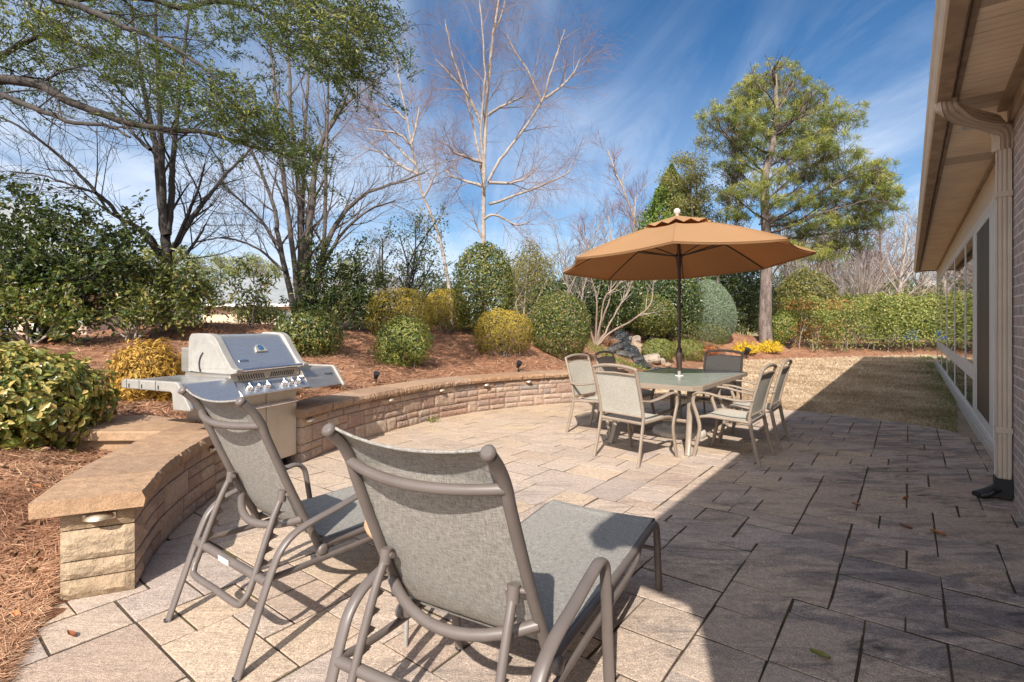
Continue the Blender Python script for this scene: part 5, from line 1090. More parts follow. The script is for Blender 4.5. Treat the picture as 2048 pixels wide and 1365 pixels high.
# thin bare sapling behind
x, y = 1.75, 15.0; sp = thing('bare_sapling', 'thin pale bare shrub behind the round holly and crape myrtle', 'shrub', (x, y, tz(x, y)))
PL = [(smoothp([(0, 0, 0), (rng.normal() * .35, rng.normal() * .3, 1.2), (rng.normal() * .7, rng.normal() * .5, 2.4 + rng.random())], 3), np.linspace(.02, .008, 7)) for _ in range(9)]; s1 = grow(PL, 7, (.3, 1), (20, 50), (.8, .5), .5, .25, .12, 5, .005); sticks('trunk', PL, 5, M['bark_pale'], sp); sticks('crown', s1 + grow(s1, 4, (.2, 1), (20, 50), (.4,) * 2, .5, .2, .1, 4, .004), 4, M['twig_grey'], sp)
# dark evergreen screen behind the beds
for (u0, w, top, d, l, sd) in ((1200, 1.3, 512, 17.5, 'dark leafy evergreen shrub behind the crape myrtle stems', 19), (1330, 1.4, 535, 19.5, 'dark leafy evergreen shrub behind the round standard holly', 20), (1110, 1.0, 560, 16.0, 'dark evergreen shrub behind the large round holly', 25)):
    x = (u0 - 1024) / F * d; g = tz(x, d); hgt = (H + (V0 - top) / F * d - g) / 2
    bush('evergreen_shrub', l, 'shrub', (x, d, g), (w, .9, hgt), 11000, 0.11, 'leaf_dark', 0.97, 0.5, 0.35, 0.14, 6, 2.4, sd=sd, inner=0.5)

# --- birches and other bare trees
def bare_tree(name, label, cat_base, limbs, mat, mat_twig, lv, twig_sides=3, group=None, buds=0, bud_mat='bud_red', cat='tree', mid=None):
    o = thing(name, label, cat, tuple(cat_base), 0, group); b = np.array(cat_base); PL = [(p - b, r) for p, r in limbs]; cur = PL; thick = list(PL); thin = []
    for i, kw in enumerate(lv):
        cur = grow(cur if i else PL, **kw); (thick if i == 0 else thin).extend(cur)
    sticks('trunk', PL, 8, M[mat], o); sticks('branches', thick[len(PL):], 5, M[mid or mat], o); sticks('crown', thin, twig_sides, M[mat_twig], o)
    if buds:
        P, T = tips(cur, .2, buds); foliage('buds', P, rdir(len(P)), .05 * rng.uniform(.6, 1.3, len(P)), M[bud_mat], o, .5, T, .1)
    return o
d = 15.0; k = d / F
bl = [pxl([(968, 640), (966, 560), (967, 470), (968, 345), (972, 220), (982, 110), (986, 70), (996, 10), (1006, -70)], d, 0, 6.2 * k, 1.4 * k),
      pxl([(968, 400), (962, 330), (950, 270), (940, 225), (925, 170), (905, 110), (890, 40)], d, .8, 3.2 * k, 1.0 * k), pxl([(968, 330), (962, 250), (970, 150), (965, 60), (955, -30)], d, -.8, 3.0 * k, 1.0 * k),
      pxl([(976, 362), (1000, 320), (1043, 265), (1082, 206), (1100, 150), (1118, 95), (1130, 60)], d, -.8, 3.4 * k, 1.1 * k), pxl([(1083, 206), (1060, 150), (1030, 105), (1012, 70)], d - .5, -.5, 2.2 * k, 1 * k), pxl([(1090, 198), (1120, 175), (1145, 150), (1160, 120)], d - .5, 0, 3 * k, 1 * k),
      pxl([(978, 410), (1020, 395), (1060, 380), (1110, 360), (1140, 340), (1152, 315)], d, 1, 3 * k, 1 * k), pxl([(977, 366), (1020, 366), (1050, 358), (1075, 338)], d, .6, 3.5 * k, 1 * k), pxl([(966, 325), (935, 315), (908, 305), (895, 290)], d, -.6, 4 * k, 1 * k),
      pxl([(964, 372), (930, 362), (905, 352), (888, 340)], d, .6, 3.5 * k, 1 * k), pxl([(976, 230), (1010, 210), (1050, 193)], d, -.6, 3.5 * k, 1 * k), pxl([(985, 70), (1002, 35), (1012, -10)], d, .4, 3 * k, 1 * k), pxl([(964, 440), (990, 430), (1030, 450), (1060, 445)], d, -.4, 3 * k, 1 * k), pxl([(962, 250), (935, 190), (900, 150), (870, 120)], d, -.5, 3.5 * k, 1 * k)]
x, y = bl[0][0][0][:2]; bb = (x, y, tz(x, y)); bl[0][0][0][2] = tz(x, y)
bare_tree('birch_tree', 'tall white-barked bare birch rising straight up the middle of the sky', bb, bl, 'birch', 'twig_red', mid='twig_tan', lv=
          [dict(n=9, f=(.25, 1), ang=(25, 55), L=(1.5, .9), rr=.40, up=.25, wobble=.10, pts=6, rmin=.0042), dict(n=8, f=(.2, 1), ang=(25, 55), L=(.8, .6), rr=.5, up=-.1, wobble=.13, pts=5, rmin=.0024), dict(n=6, f=(.15, 1), ang=(20, 50), L=(.55, .45), rr=.6, up=-.9, wobble=.12, pts=5, rmin=.0018)])
d = 16.5; k = d / F
bl = [pxl([(905, 620), (885, 500), (863, 432), (845, 390), (832, 330), (820, 270), (808, 205), (797, 150), (790, 95)], d, 0, 3.6 * k, 1.0 * k), pxl([(832, 330), (800, 300), (768, 265), (745, 240)], d, .5, 3 * k, 1 * k), pxl([(822, 290), (800, 270), (770, 262), (735, 258)], d, -.5, 3 * k, 1 * k), pxl([(822, 290), (832, 255), (838, 215)], d, .3, 3 * k, 1 * k), pxl([(838, 350), (800, 330), (760, 305), (720, 295)], d, .8, 3.5 * k, 1 * k), pxl([(812, 240), (780, 215), (760, 205)], d, -.3, 2.5 * k, 1 * k), pxl([(848, 395), (870, 350), (880, 310)], d, 0, 2.5 * k, 1 * k)]
x, y = bl[0][0][0][:2]; bb = (x, y, tz(x, y)); bl[0][0][0][2] = tz(x, y)
bare_tree('birch_tree', 'leaning smaller bare birch left of the tall birch', bb, bl, 'birch', 'twig_red', mid='twig_tan', lv= [dict(n=7, f=(.25, 1), ang=(25, 55), L=(1.5, .8), rr=.5, up=.2, wobble=.1, pts=6, rmin=.006), dict(n=6, f=(.2, 1), ang=(25, 50), L=(.8, .6), rr=.5, up=.15, wobble=.13, pts=5, rmin=.004), dict(n=5, f=(.2, 1), ang=(20, 50), L=(.5, .4), rr=.6, up=.1, wobble=.12, pts=4, rmin=.0035)])
d = 9.6; k = d / F
bl = [pxl([(338, 640), (336, 580), (333, 520), (331, 480), (327, 450), (320, 380), (312, 300), (300, 240), (285, 170), (272, 90), (262, 10)], d, .3, 12 * k, 2.2 * k, 5), pxl([(331, 470), (326, 380), (322, 280), (318, 200), (314, 100), (312, 0)], d, -.4, 7 * k, 2 * k), pxl([(335, 470), (342, 400), (346, 325), (352, 250), (362, 150), (376, 50), (385, -20)], d, .5, 7 * k, 2 * k),
      pxl([(320, 506), (300, 475), (268, 450), (246, 441), (215, 405), (192, 386), (150, 340), (110, 305), (65, 270), (7, 238), (-60, 220)], d, -1, 5 * k, 1.5 * k), pxl([(350, 492), (372, 455), (400, 415), (424, 386), (455, 345), (492, 308), (520, 280)], d, 1, 6 * k, 1.5 * k), pxl([(344, 500), (355, 480), (380, 420), (392, 390), (410, 330)], d, -.5, 5 * k, 1.5 * k),
      pxl([(348, 530), (375, 505), (400, 470), (412, 448)], d, .3, 4 * k, 1.5 * k), pxl([(246, 441), (215, 420), (195, 392), (170, 380), (120, 375)], d, -.5, 3 * k, 1 * k), pxl([(300, 300), (260, 260), (220, 200), (180, 160)], d, .5, 4 * k, 1 * k), pxl([(192, 386), (140, 370), (80, 350), (20, 345)], d - .8, .4, 2.5 * k, 1 * k)]
x, y = bl[0][0][0][:2]; bb = (x, y, tz(x, y)); bl[0][0][0][2] = tz(x, y) - .05
tree1 = bare_tree('bare_tree', 'dark-trunked bare tree forking above the loose green shrub', bb, bl, 'bark_dark', 'bark_dark', [dict(n=7, f=(.2, 1), ang=(25, 55), L=(1.3, .9), rr=.5, up=.25, wobble=.10, pts=7, rmin=.005), dict(n=6, f=(.15, 1), ang=(25, 55), L=(.75, .5), rr=.5, up=.2, wobble=.15, pts=6, rmin=.0035), dict(n=4, f=(.2, 1), ang=(25, 60), L=(.40, .3), rr=.6, up=.1, wobble=.2, pts=4, rmin=.0028)])
d = 10.6; k = d / F
bl = [pxl([(600, 655), (603, 560), (602, 482), (600, 420), (595, 360), (582, 240), (578, 137), (572, 40)], d, .3, 8 * k, 2 * k), pxl([(606, 655), (614, 540), (619, 460), (626, 390), (632, 325), (650, 273), (680, 222), (698, 180)], d, -.4, 8 * k, 2 * k), pxl([(595, 655), (575, 560), (560, 493), (553, 450), (547, 410), (520, 340), (490, 270), (470, 190)], d, .6, 6 * k, 2 * k), pxl([(598, 650), (590, 540), (575, 420), (560, 300), (550, 180), (540, 80)], d, -.6, 6 * k, 2 * k),
      pxl([(610, 640), (615, 500), (616, 440), (634, 318), (660, 250), (696, 205), (750, 164)], d, .8, 7 * k, 2 * k), pxl([(618, 650), (640, 540), (651, 440), (652, 330), (655, 200), (660, 90)], d, -.8, 5 * k, 1.5 * k), pxl([(615, 640), (650, 500), (680, 437), (710, 405), (737, 386), (780, 370), (822, 355), (850, 345)], d, .5, 6 * k, 1.5 * k), pxl([(608, 645), (600, 540), (606, 400), (607, 300), (615, 180), (625, 60)], d, .9, 6 * k, 2 * k),
      pxl([(640, 540), (690, 460), (740, 420), (790, 400)], d, -.5, 4 * k, 1 * k), pxl([(560, 495), (520, 440), (480, 400), (440, 360)], d, -.4, 3.5 * k, 1 * k), pxl([(570, 545), (520, 500), (470, 480), (430, 476)], d, .4, 3 * k, 1 * k)]
x, y = bl[0][0][0][:2]; bb = (x, y, tz(x, y) - .1)
bare_tree('bare_tree', 'bare tree of many thin grey stems rising from the dark red-leaved shrub', bb, bl, 'bark', 'twig_grey', [dict(n=8, f=(.2, 1), ang=(20, 50), L=(1.3, .9), rr=.5, up=.3, wobble=.10, pts=7, rmin=.005), dict(n=6, f=(.15, 1), ang=(20, 50), L=(.75, .5), rr=.5, up=.2, wobble=.14, pts=6, rmin=.004), dict(n=4, f=(.2, 1), ang=(20, 55), L=(.4, .35), rr=.6, up=.15, wobble=.15, pts=4, rmin=.003)])
# --- evergreen oak reaching over from the left
d = 6.6; k = d / F
ob = np.array([-7.9, 6.4, 0.0]); ob[2] = tz(ob[0], ob[1]) - 0.1
tr_ = (smoothp([ob, ob + (0.05, .1, 2), ob + (-.05, .1, 4), ob + (0.2, 0, 5.6), ob + (.1, .1, 7.5)], 4), np.linspace(.24, .12, 17))
top_ = tr_[0][8]; hi_ = tr_[0][13]
def from_trunk(q, pix, d, dd, r0, r1):
    P, R = pxl(pix, d, dd, r0, r1); n = 5; return np.vstack([np.linspace(q, P[0], n)[:-1], P]), np.concatenate([np.linspace(r0 * 1.15, r0, n)[:-1], R])
limbs = [from_trunk(top_, [(-10, 160), (40, 162), (90, 175), (135, 202), (200, 226), (255, 246), (310, 256), (365, 262), (405, 264), (455, 278), (500, 292), (560, 306), (610, 325)], d, .3, 10 * k, 2 * k),
         from_trunk(hi_, [(60, -30), (110, -2), (150, 10), (200, 30), (250, 55), (300, 72), (340, 92), (400, 130), (440, 165)], d - .3, -.5, 8 * k, 2 * k),
         from_trunk(hi_, [(140, 0), (220, -8), (300, -2), (360, 14), (430, 4), (480, 8), (520, 24), (560, 50), (600, 75), (640, 95)], d + .4, .3, 8 * k, 2 * k),
         from_trunk(top_, [(-10, 185), (40, 205), (90, 225), (150, 246), (210, 250), (260, 275)], d - .5, -.4, 6 * k, 2 * k), from_trunk(hi_, [(430, -40), (520, -30), (600, -10), (680, 20), (740, 45), (790, 60)], d + .8, .4, 6 * k, 1.5 * k),
         from_trunk(hi_, [(250, -60), (320, -40), (420, -40), (520, -20), (640, 30), (700, 70)], d, .6, 9 * k, 2 * k), from_trunk(top_, [(-10, 120), (40, 90), (100, 70), (160, 90), (230, 120)], d + .3, .3, 6 * k, 2 * k)]
oak = thing('evergreen_oak', 'evergreen tree whose leafy boughs reach in across the top left', 'tree', tuple(ob))
L0 = [(p - ob, r) for p, r in limbs]; tk = [(tr_[0] - ob, tr_[1])]
s1 = grow(L0, 12, (.18, 1), (25, 60), (.85, .55), .4, -.05, .12, 6, .006); s2 = grow(s1, 5, (.2, 1), (25, 55), (.45, .32), .55, -.1, .15, 5, .0035)
sticks('trunk', tk + L0, 9, M['bark_dark'], oak); sticks('branches', s1 + s2, 4, M['bark_dark'], oak)
mass = [(50, 40, 110, 55, 1.0), (140, 75, 110, 45, 1.2), (60, 130, 90, 45, .9), (215, 105, 90, 50, 1.1), (150, 135, 70, 30, .5), (310, 125, 60, 45, .55), (390, 165, 60, 45, .8), (440, 195, 55, 40, .9), (490, 225, 55, 40, .95), (545, 258, 50, 36, .95), (590, 290, 36, 28, .65), (500, 270, 50, 28, .7), (350, 205, 60, 30, .4), (280, 190, 60, 30, .3), (420, 40, 60, 40, .55), (500, 60, 60, 40, .6), (340, 20, 70, 40, .7),
        (560, 20, 50, 40, .8), (620, 45, 65, 55, 1.6), (690, 55, 65, 50, 1.6), (740, 30, 55, 40, 1.2), (660, 105, 60, 40, 1.2), (720, 105, 45, 32, .9), (600, 100, 45, 35, .7), (770, 60, 30, 30, .45), (640, 140, 35, 22, .4), (560, 80, 40, 30, .4), (605, 335, 22, 22, .35), (370, 300, 30, 20, .12), (260, 30, 60, 40, .6), (30, 210, 60, 30, .35), (110, 190, 60, 25, .35), (400, 300, 40, 22, .15), (620, 370, 12, 18, .1), (60, -30, 140, 50, 1.0), (650, -30, 110, 40, 1.2), (30, 90, 70, 40, .8), (255, 150, 50, 30, .5), (460, 240, 40, 22, .5)]
PP_, NN_, AA_, TT_ = [], [], [], []
for (u, v, ru, rv, w) in mass:
    n = int(1550 * w); n_s = max(3, int(n / 32)); dc = d + rng.normal() * .5
    cs = at(u, v, dc) + rng.normal(size=(n_s, 3)) * np.array([ru * k * .62, .55, rv * k * .62]); dr_ = unit(np.array([0.75, 0.0, -0.45]) + rng.normal(size=(n_s, 3)) * .45)
    i = rng.integers(0, n_s, n); tt_ = rng.uniform(-.17, .17, n)[:, None]
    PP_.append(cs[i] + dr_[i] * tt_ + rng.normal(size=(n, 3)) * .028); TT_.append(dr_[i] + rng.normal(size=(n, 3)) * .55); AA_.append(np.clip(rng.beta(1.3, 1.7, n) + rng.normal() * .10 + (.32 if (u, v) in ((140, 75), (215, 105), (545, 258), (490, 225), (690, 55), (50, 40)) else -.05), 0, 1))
    s3 = [(np.array([c - q * .2, c, c + q * .2]), np.array([.005, .004, .002])) for c, q in zip(cs, dr_)]; s2 += [(p - ob, r) for p, r in s3]
P = np.concatenate(PP_) - ob; T = np.concatenate(TT_)
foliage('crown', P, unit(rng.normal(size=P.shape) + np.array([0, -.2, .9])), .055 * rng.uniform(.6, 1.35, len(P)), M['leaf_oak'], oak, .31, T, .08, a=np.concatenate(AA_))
sticks('twigs', s2[-sum(max(3, int(int(1550 * m[4]) / 32)) for m in mass):], 3, M['bark_dark'], oak)

# --- red maple, conifer, olive tree and the big pine, right of centre
def auto_tree(base, h, r, spread, n1=16, up=.3, lean=(0, 0), fork=None):
    t0 = smoothp([base, base + np.array([lean[0] * .3, lean[1] * .3, h * .35]), base + np.array([lean[0] * .7, lean[1] * .7, h * .7]), base + np.array([*lean, h])], 4)
    return t0, np.linspace(r, r * .15, len(t0))
d = 27.0; b = at(1240, 640, d); b[2] = tz(b[0], d)
T0 = [auto_tree(b, 6.0, .13, 2, lean=(-.6, 0)), auto_tree(b + (.4, .3, 0), 7.2, .13, 2, lean=(.6, .4)), auto_tree(b + (-.5, .5, 0), 5.6, .1, 2, lean=(-1.3, .3)), pxl([(1300, 640), (1280, 480), (1262, 420), (1232, 345), (1215, 300)], d + 1, 0, .09, .03)]
bare_tree('red_maple', 'bare maple hazed with red buds behind the left half of the umbrella', b, T0, 'bark_pale', 'twig_red', [dict(n=14, f=(.3, 1), ang=(25, 45), L=(2.0, 1.0), rr=.45, up=.4, wobble=.08, pts=6, rmin=.012), dict(n=8, f=(.2, 1), ang=(20, 45), L=(1.0, .6), rr=.5, up=.3, wobble=.1, pts=5, rmin=.008), dict(n=4, f=(.2, 1), ang=(20, 45), L=(.5, .4), rr=.6, up=.2, wobble=.1, pts=4, rmin=.006)], buds=1)
d = 25.0; x = (1343 - 1024) / F * d; g = tz(x, d); hgt = H + (V0 - 330) / F * d - g; cf = thing('cypress_tree', 'yellow-green cone-shaped conifer directly behind the umbrella top', 'tree', (x, d, g))
n = 26000; f = rng.random(n) ** .75; an = rng.uniform(0, 6.28, n); lob = 1 + .14 * np.sin(an * 5 + f * 17) * np.sin(f * 31) + .16 * np.sin(an * 9 - f * 40)
rad = np.minimum(3.9 * (1 - f) ** .95, 2.1) * np.clip(f * 6, .55, 1) * lob * rng.uniform(.70, 1, n); P = np.stack([rad * np.cos(an), rad * np.sin(an), .3 + f * (hgt - .3)], 1); Dv = np.stack([np.cos(an), np.sin(an), np.full(n, .7)], 1)
foliage('crown', P, unit(rng.normal(size=P.shape) * .8 + Dv), .17 * rng.uniform(.6, 1.3, n), M['leaf_cypress'], cf, .34, Dv + rng.normal(size=P.shape) * .5, .05); sticks('trunk', [(np.array([[0, 0, -.1], [0, 0, hgt * .5], [0, 0, hgt * .95]]), np.array([.16, .09, .02]))], 7, M['bark'], cf)
d = 23.5; b = at(1400, 650, d); b[2] = tz(b[0], d)
T0 = [auto_tree(b, 7.6, .12, 2, lean=(-.5, 0)), auto_tree(b + (.3, .2, 0), 8.3, .12, 2, lean=(-.3, .5)), auto_tree(b + (.5, -.2, 0), 6.5, .1, 2, lean=(.8, 0)), auto_tree(b, 7.0, .1, 2, lean=(-1.2, .3))]
ol = thing('olive_tree', 'hazy grey-green tree between the cone conifer and the tall pine', 'tree', tuple(b)); T0 = [(p - b, r) for p, r in T0]
s1 = grow(T0, 11, (.4, 1), (25, 55), (1.5, .8), .45, .2, .1, 6, .01); s2 = grow(s1, 6, (.2, 1), (25, 55), (.7, .5), .5, .15, .12, 5, .007); sticks('trunk', T0 + s1, 6, M['bark'], ol); sticks('branches', s2, 3, M['twig_grey'], ol)
P, T = tips([q for q in s2 if q[0][-1][2] > 3.4], .2, 70); P = P + rng.normal(size=P.shape) * .12; foliage('crown', P, rdir(len(P)), .11 * rng.uniform(.6, 1.3, len(P)), M['leaf_olive'], ol, .35, T + rng.normal(size=T.shape) * .7, .05)

d = 22.0; x, y = (1532 - 1024) / F * d, d; z = tz(x, y); k = d / F; b = np.array([x, y, z - .1])
tkp = pxl([(1530, 676), (1531, 600), (1534, 500), (1532, 440), (1530, 360), (1545, 290), (1552, 220), (1550, 150)], d, 0, 13 * k, 3 * k); tkp[0][0] = b
lim = [[(1533, 590), (1545, 550), (1565, 525), (1590, 505)], [(1532, 440), (1500, 420), (1470, 395), (1450, 385)], [(1532, 420), (1560, 400), (1590, 380), (1625, 362)], [(1531, 405), (1565, 372), (1600, 345), (1650, 320), (1700, 300)], [(1533, 470), (1580, 455), (1640, 430), (1700, 410), (1760, 390)], [(1533, 490), (1580, 478), (1640, 470), (1690, 465), (1740, 470)], [(1530, 385), (1500, 365), (1475, 350)], [(1532, 350), (1500, 320), (1470, 290), (1440, 262), (1425, 235)], [(1534, 340), (1570, 310), (1610, 280), (1650, 255), (1690, 235), (1712, 222)],
       [(1545, 290), (1520, 260), (1490, 225), (1470, 200)], [(1548, 275), (1580, 245), (1610, 215), (1625, 180)], [(1552, 230), (1530, 195), (1515, 165)], [(1552, 225), (1575, 190), (1590, 160)], [(1550, 170), (1545, 145), (1550, 132)], [(1533, 450), (1575, 430), (1630, 395), (1690, 360), (1740, 340), (1775, 345)], [(1535, 500), (1600, 500), (1650, 495), (1700, 500)], [(1530, 370), (1560, 340), (1600, 315), (1640, 300)], [(1540, 310), (1500, 290), (1475, 262)], [(1546, 260), (1600, 235), (1650, 215)], [(1531, 395), (1490, 380), (1460, 350), (1445, 330)], [(1533, 455), (1600, 440), (1660, 400), (1720, 380), (1770, 405), (1790, 420)]]
LB = [pxl(l, d, rng.uniform(-2.2, 2.2), 2.4 * k, .8 * k) for l in lim]; LB += [pxl([(u + rng.normal() * 8, v) for u, v in l], d, rng.uniform(-2.8, 2.8), 2.0 * k, .8 * k) for l in lim[2:]]
pine = thing('pine_tree', 'tall round-crowned pine behind the umbrella, its trunk bare at the foot', 'tree', tuple(b)); LB = [(p - b, r) for p, r in LB]
s1 = grow(LB, 7, (.35, 1), (25, 65), (1.3, .8), .5, .25, .1, 5, .012)
# tufts through the crown: heavier at the rim of each bough, with gaps between boughs
bough = [(1550, 165, 60, 38), (1500, 200, 55, 38), (1600, 205, 62, 42), (1455, 240, 50, 32), (1535, 245, 60, 40), (1600, 265, 60, 40), (1680, 240, 45, 32), (1480, 285, 55, 35), (1650, 300, 60, 34), (1560, 310, 55, 32), (1470, 335, 45, 26), (1700, 345, 62, 34), (1615, 345, 52, 30), (1750, 355, 42, 30), (1545, 365, 40, 24), (1680, 395, 70, 32), (1755, 410, 48, 34), (1600, 405, 45, 22), (1710, 445, 72, 32), (1640, 450, 50, 24), (1690, 490, 60, 22), (1600, 470, 38, 16), (1500, 385, 34, 18), (1770, 385, 30, 26), (1580, 500, 34, 14), (1480, 432, 36, 16), (1450, 390, 30, 16), (1570, 445, 44, 18), (1640, 512, 46, 16), (1540, 410, 30, 16)]
E0, D0, A0 = [], [], []
for (u, v, ru, rv) in bough:
    nb = int(ru * rv / 11); dc = d + rng.uniform(-2.0, 1.6); c_ = at(u, v, dc); q = rdir(nb) * (rng.random(nb) ** .45)[:, None]; q[:, 2] = np.where(q[:, 2] < -.35, q[:, 2] * .5, q[:, 2])
    q = q[(np.sin(5.1 * q[:, 0] + 1.3 * u) + np.sin(4.7 * q[:, 2] * 2 + q[:, 0] * 3 + v) + rng.normal(size=nb) * .5) > -.9]; nb = len(q)
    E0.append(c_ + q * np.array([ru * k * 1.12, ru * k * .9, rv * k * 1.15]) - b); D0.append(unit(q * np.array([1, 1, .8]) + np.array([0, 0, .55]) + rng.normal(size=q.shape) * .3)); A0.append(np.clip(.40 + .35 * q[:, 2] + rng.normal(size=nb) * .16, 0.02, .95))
    tw = E0[-1][::3]; LBq = [(np.array([e - dd * .55 - np.array([0, 0, .12]), e - dd * .25, e]), np.array([.012, .009, .006])) for e, dd in zip(tw, D0[-1][::3])]; s1 += [(np.vstack([q_[0], q_[0] * .5 + q_[1] * .5, q_[1], q_[1] * .5 + q_[2] * .5, q_[2]]), np.array([.012, .011, .009, .008, .006])) for q_, _ in LBq]
ends, ed, av = np.concatenate(E0), np.concatenate(D0), np.concatenate(A0)
sticks('trunk', [(tkp[0] - b, tkp[1])], 12, M['bark_pine'], pine); sticks('branches', LB + s1, 5, M['bark_limb'], pine)
m = 34; i = np.repeat(np.arange(len(ends)), m); T = unit(ed[i] * .55 + rdir(len(i)) * .9); Ln = .25 * rng.uniform(.7, 1.2, len(i))
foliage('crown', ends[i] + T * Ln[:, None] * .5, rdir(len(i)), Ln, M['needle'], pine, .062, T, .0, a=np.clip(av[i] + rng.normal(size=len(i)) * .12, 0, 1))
print('pine tufts', len(ends), d, k)

# --- hedge and plants beyond the lawn
def hedge(name, label, p0, p1, h, wd, n, L, mat, sparse=0.0, seed=0, stem='bark_pale', base0=0.0):
    o = thing(name, label, 'hedge', (p0[0], p0[1], 0)); a = np.array([p1[0] - p0[0], p1[1] - p0[1]]); ln = np.hypot(*a); a /= ln; q = np.array([-a[1], a[0]])
    t = rng.random(n) * ln; z = h * (1 - rng.beta(1.1, 2.0, n) ** (1.2)); w = rng.choice([-1, 1], n) * wd * (1 - .45 * rng.random(n) ** 2); w = np.where(rng.random(n) < .3, rng.uniform(-wd, wd, n), w)
    hz_ = h * (1 + .05 * np.sin(t * 2.1) + .05 * np.sin(t * 5.3 + 1) + .03 * np.sin(t * 11)); z = z / h * hz_
    keep_ = (np.sin(t * 3.1 + z * 2.7 + 1) + np.sin(t * 7.3 - z * 4.1) + rng.normal(size=n) * .8 > -1.6 + 2.2 * sparse) & (z > base0 * rng.random(n)); t, z, w = t[keep_], z[keep_], w[keep_]
    P = np.stack([a[0] * t + q[0] * w, a[1] * t + q[1] * w, z + .03], 1); N = unit(rng.normal(size=P.shape) * .7 + np.stack([q[0] * np.sign(w), q[1] * np.sign(w), .6 + 0 * w], 1))
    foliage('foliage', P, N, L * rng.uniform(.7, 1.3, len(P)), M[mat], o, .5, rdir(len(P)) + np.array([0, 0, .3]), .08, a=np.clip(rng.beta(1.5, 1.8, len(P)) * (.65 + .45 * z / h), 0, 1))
    PL = []
    for s_ in np.arange(.2, ln, .42):
        c_ = np.array([a[0] * s_, a[1] * s_, -.1]) + np.append(q * rng.normal() * wd * .3, 0); e = c_ + np.array([rng.normal() * .35, rng.normal() * .3, h * rng.uniform(.6, .98)]); PL.append((smoothp([c_, (c_ + e) / 2 + rng.normal(size=3) * .1, e], 2), np.linspace(.024, .01, 5)))
    s1 = grow(PL, 5, (.15, 1), (25, 60), (.8, .4), .55, .25, .12, 5, .006); sticks('stem', PL + s1 + grow(s1, 3, (.2, 1), (25, 60), (.4, .3), .6, .2, .12, 4, .005), 4, M[stem], o); return o, a, q, ln
hd, a, q, ln = hedge('hedge', 'sparse hedge with pale bare stems and rust leaves right of the pine', (11.9, 21.6), (15.6, 23.0), 2.25, .8, 14000, .09, 'leaf_hedge', .5)
n = 1500; t_ = rng.random(n) * ln * .6; P = np.stack([a[0] * t_ + rng.normal(size=n) * .5, a[1] * t_ - .3 + rng.normal(size=n) * .4, np.where(rng.random(n) < .5, rng.uniform(1.9, 2.35, n), rng.uniform(.5, 1.5, n))], 1); foliage('rust_leaves', P, rdir(n), .085 * rng.uniform(.7, 1.2, n), M['leaf_rust'], hd, .5)
hedge('hedge', 'dense clipped green hedge across the end of the lawn', (15.5, 23.0), (25.5, 25.8), 2.45, .95, 46000, .11, 'leaf_hedge', .02, base0=.55)
x, y, z = hit(1565, 692)
bush('pine_foot_shrub', 'bright green upright shrub at the foot of the pine trunk', 'shrub', (x, y, z - .05), (.56, .5, .78), 4200, .08, 'leaf_bright', .95, .5, .4, .15, 6, sd=22, up=.6)
x, d = (1612 - 1024) / F * 31, 31.0
bush('background_shrub', 'broad olive evergreen mass above the sparse hedge', 'shrub', (x, d, 0), (2.0, 1.5, 2.35), 12000, .18, 'leaf_olive', .95, .4, .3, .1, 6, sd=23, inner=.5)
x, d = (1478 - 1024) / F * 26, 26.0
bush('background_evergreen', 'dark shadowy evergreen between the blue conifer and the pine trunk', 'shrub', (x, d, tz(x, d) - .1), (1.5, 1.3, 2.1), 12000, .17, 'leaf_dark', .95, .3, .4, .2, 6, sd=24, inner=.5)
for i, (u, d, w, top, mt, l) in enumerate((
        (1062, 21.0, 1.1, 482, 'leaf_olive', 'olive-yellow feathery shrub mass between the tall birch and the umbrella'), (1160, 24.0, 1.5, 545, 'leaf_dark', 'dark evergreen mass low behind the left tip of the umbrella'), (875, 22.0, 1.3, 545, 'leaf_mid', 'mid-green shrub mass behind the leaning birch foot'),
        (690, 21.0, 1.6, 575, 'leaf_mid', 'mid-green shrub mass behind the dark red-leaved shrub'), (320, 24.0, 1.6, 560, 'leaf_mid', 'mid-green shrub mass low behind the loose shrub'), (1225, 30.0, 2.0, 520, 'leaf_cypress', 'yellow-green evergreen mass behind the crape myrtle top'), (1690, 36.0, 2.2, 575, 'leaf_dark', 'dark evergreen mass behind the tan grass plumes'),
        (1790, 40.0, 3.0, 560, 'leaf_mid', 'mid-green evergreen mass behind the dense hedge'), (1560, 40.0, 2.6, 545, 'leaf_dark', 'dark evergreen mass behind the olive mass and pine trunk'), (1880, 38.0, 3.0, 570, 'leaf_olive', 'olive evergreen mass behind the far corner of the house'))):
    x = (u - 1024) / F * d; g = -.1; r = (H + (V0 - top) / F * d - g) / 2
    bush('background_shrub', l, 'shrub', (x, d, g), (w, w * .8, r), 9000, .0055 * d, mt, .97, .42, .4, .22, 5, sd=26 + i, inner=.45)
x, d = (1722 - 1024) / F * 29, 29.0; pg = thing('pampas_grass', 'tall tan grass plumes arching up behind the hedge', 'grass clump', (x, d, 0))
PL = []
for _ in range(260):
    an = rng.uniform(0, 6.28); r = abs(rng.normal()) * 1.5; hgt = rng.uniform(3.2, 5.2); e = np.array([r * math.cos(an), r * math.sin(an), hgt * (1 - .06 * r)]); PL.append((smoothp([(e[0] * .08, e[1] * .08, 0), (e[0] * .4, e[1] * .4, hgt * .6), e], 3), np.linspace(.014, .006, 7)))
sticks('stalks', PL, 3, M['bark_pale'], pg)
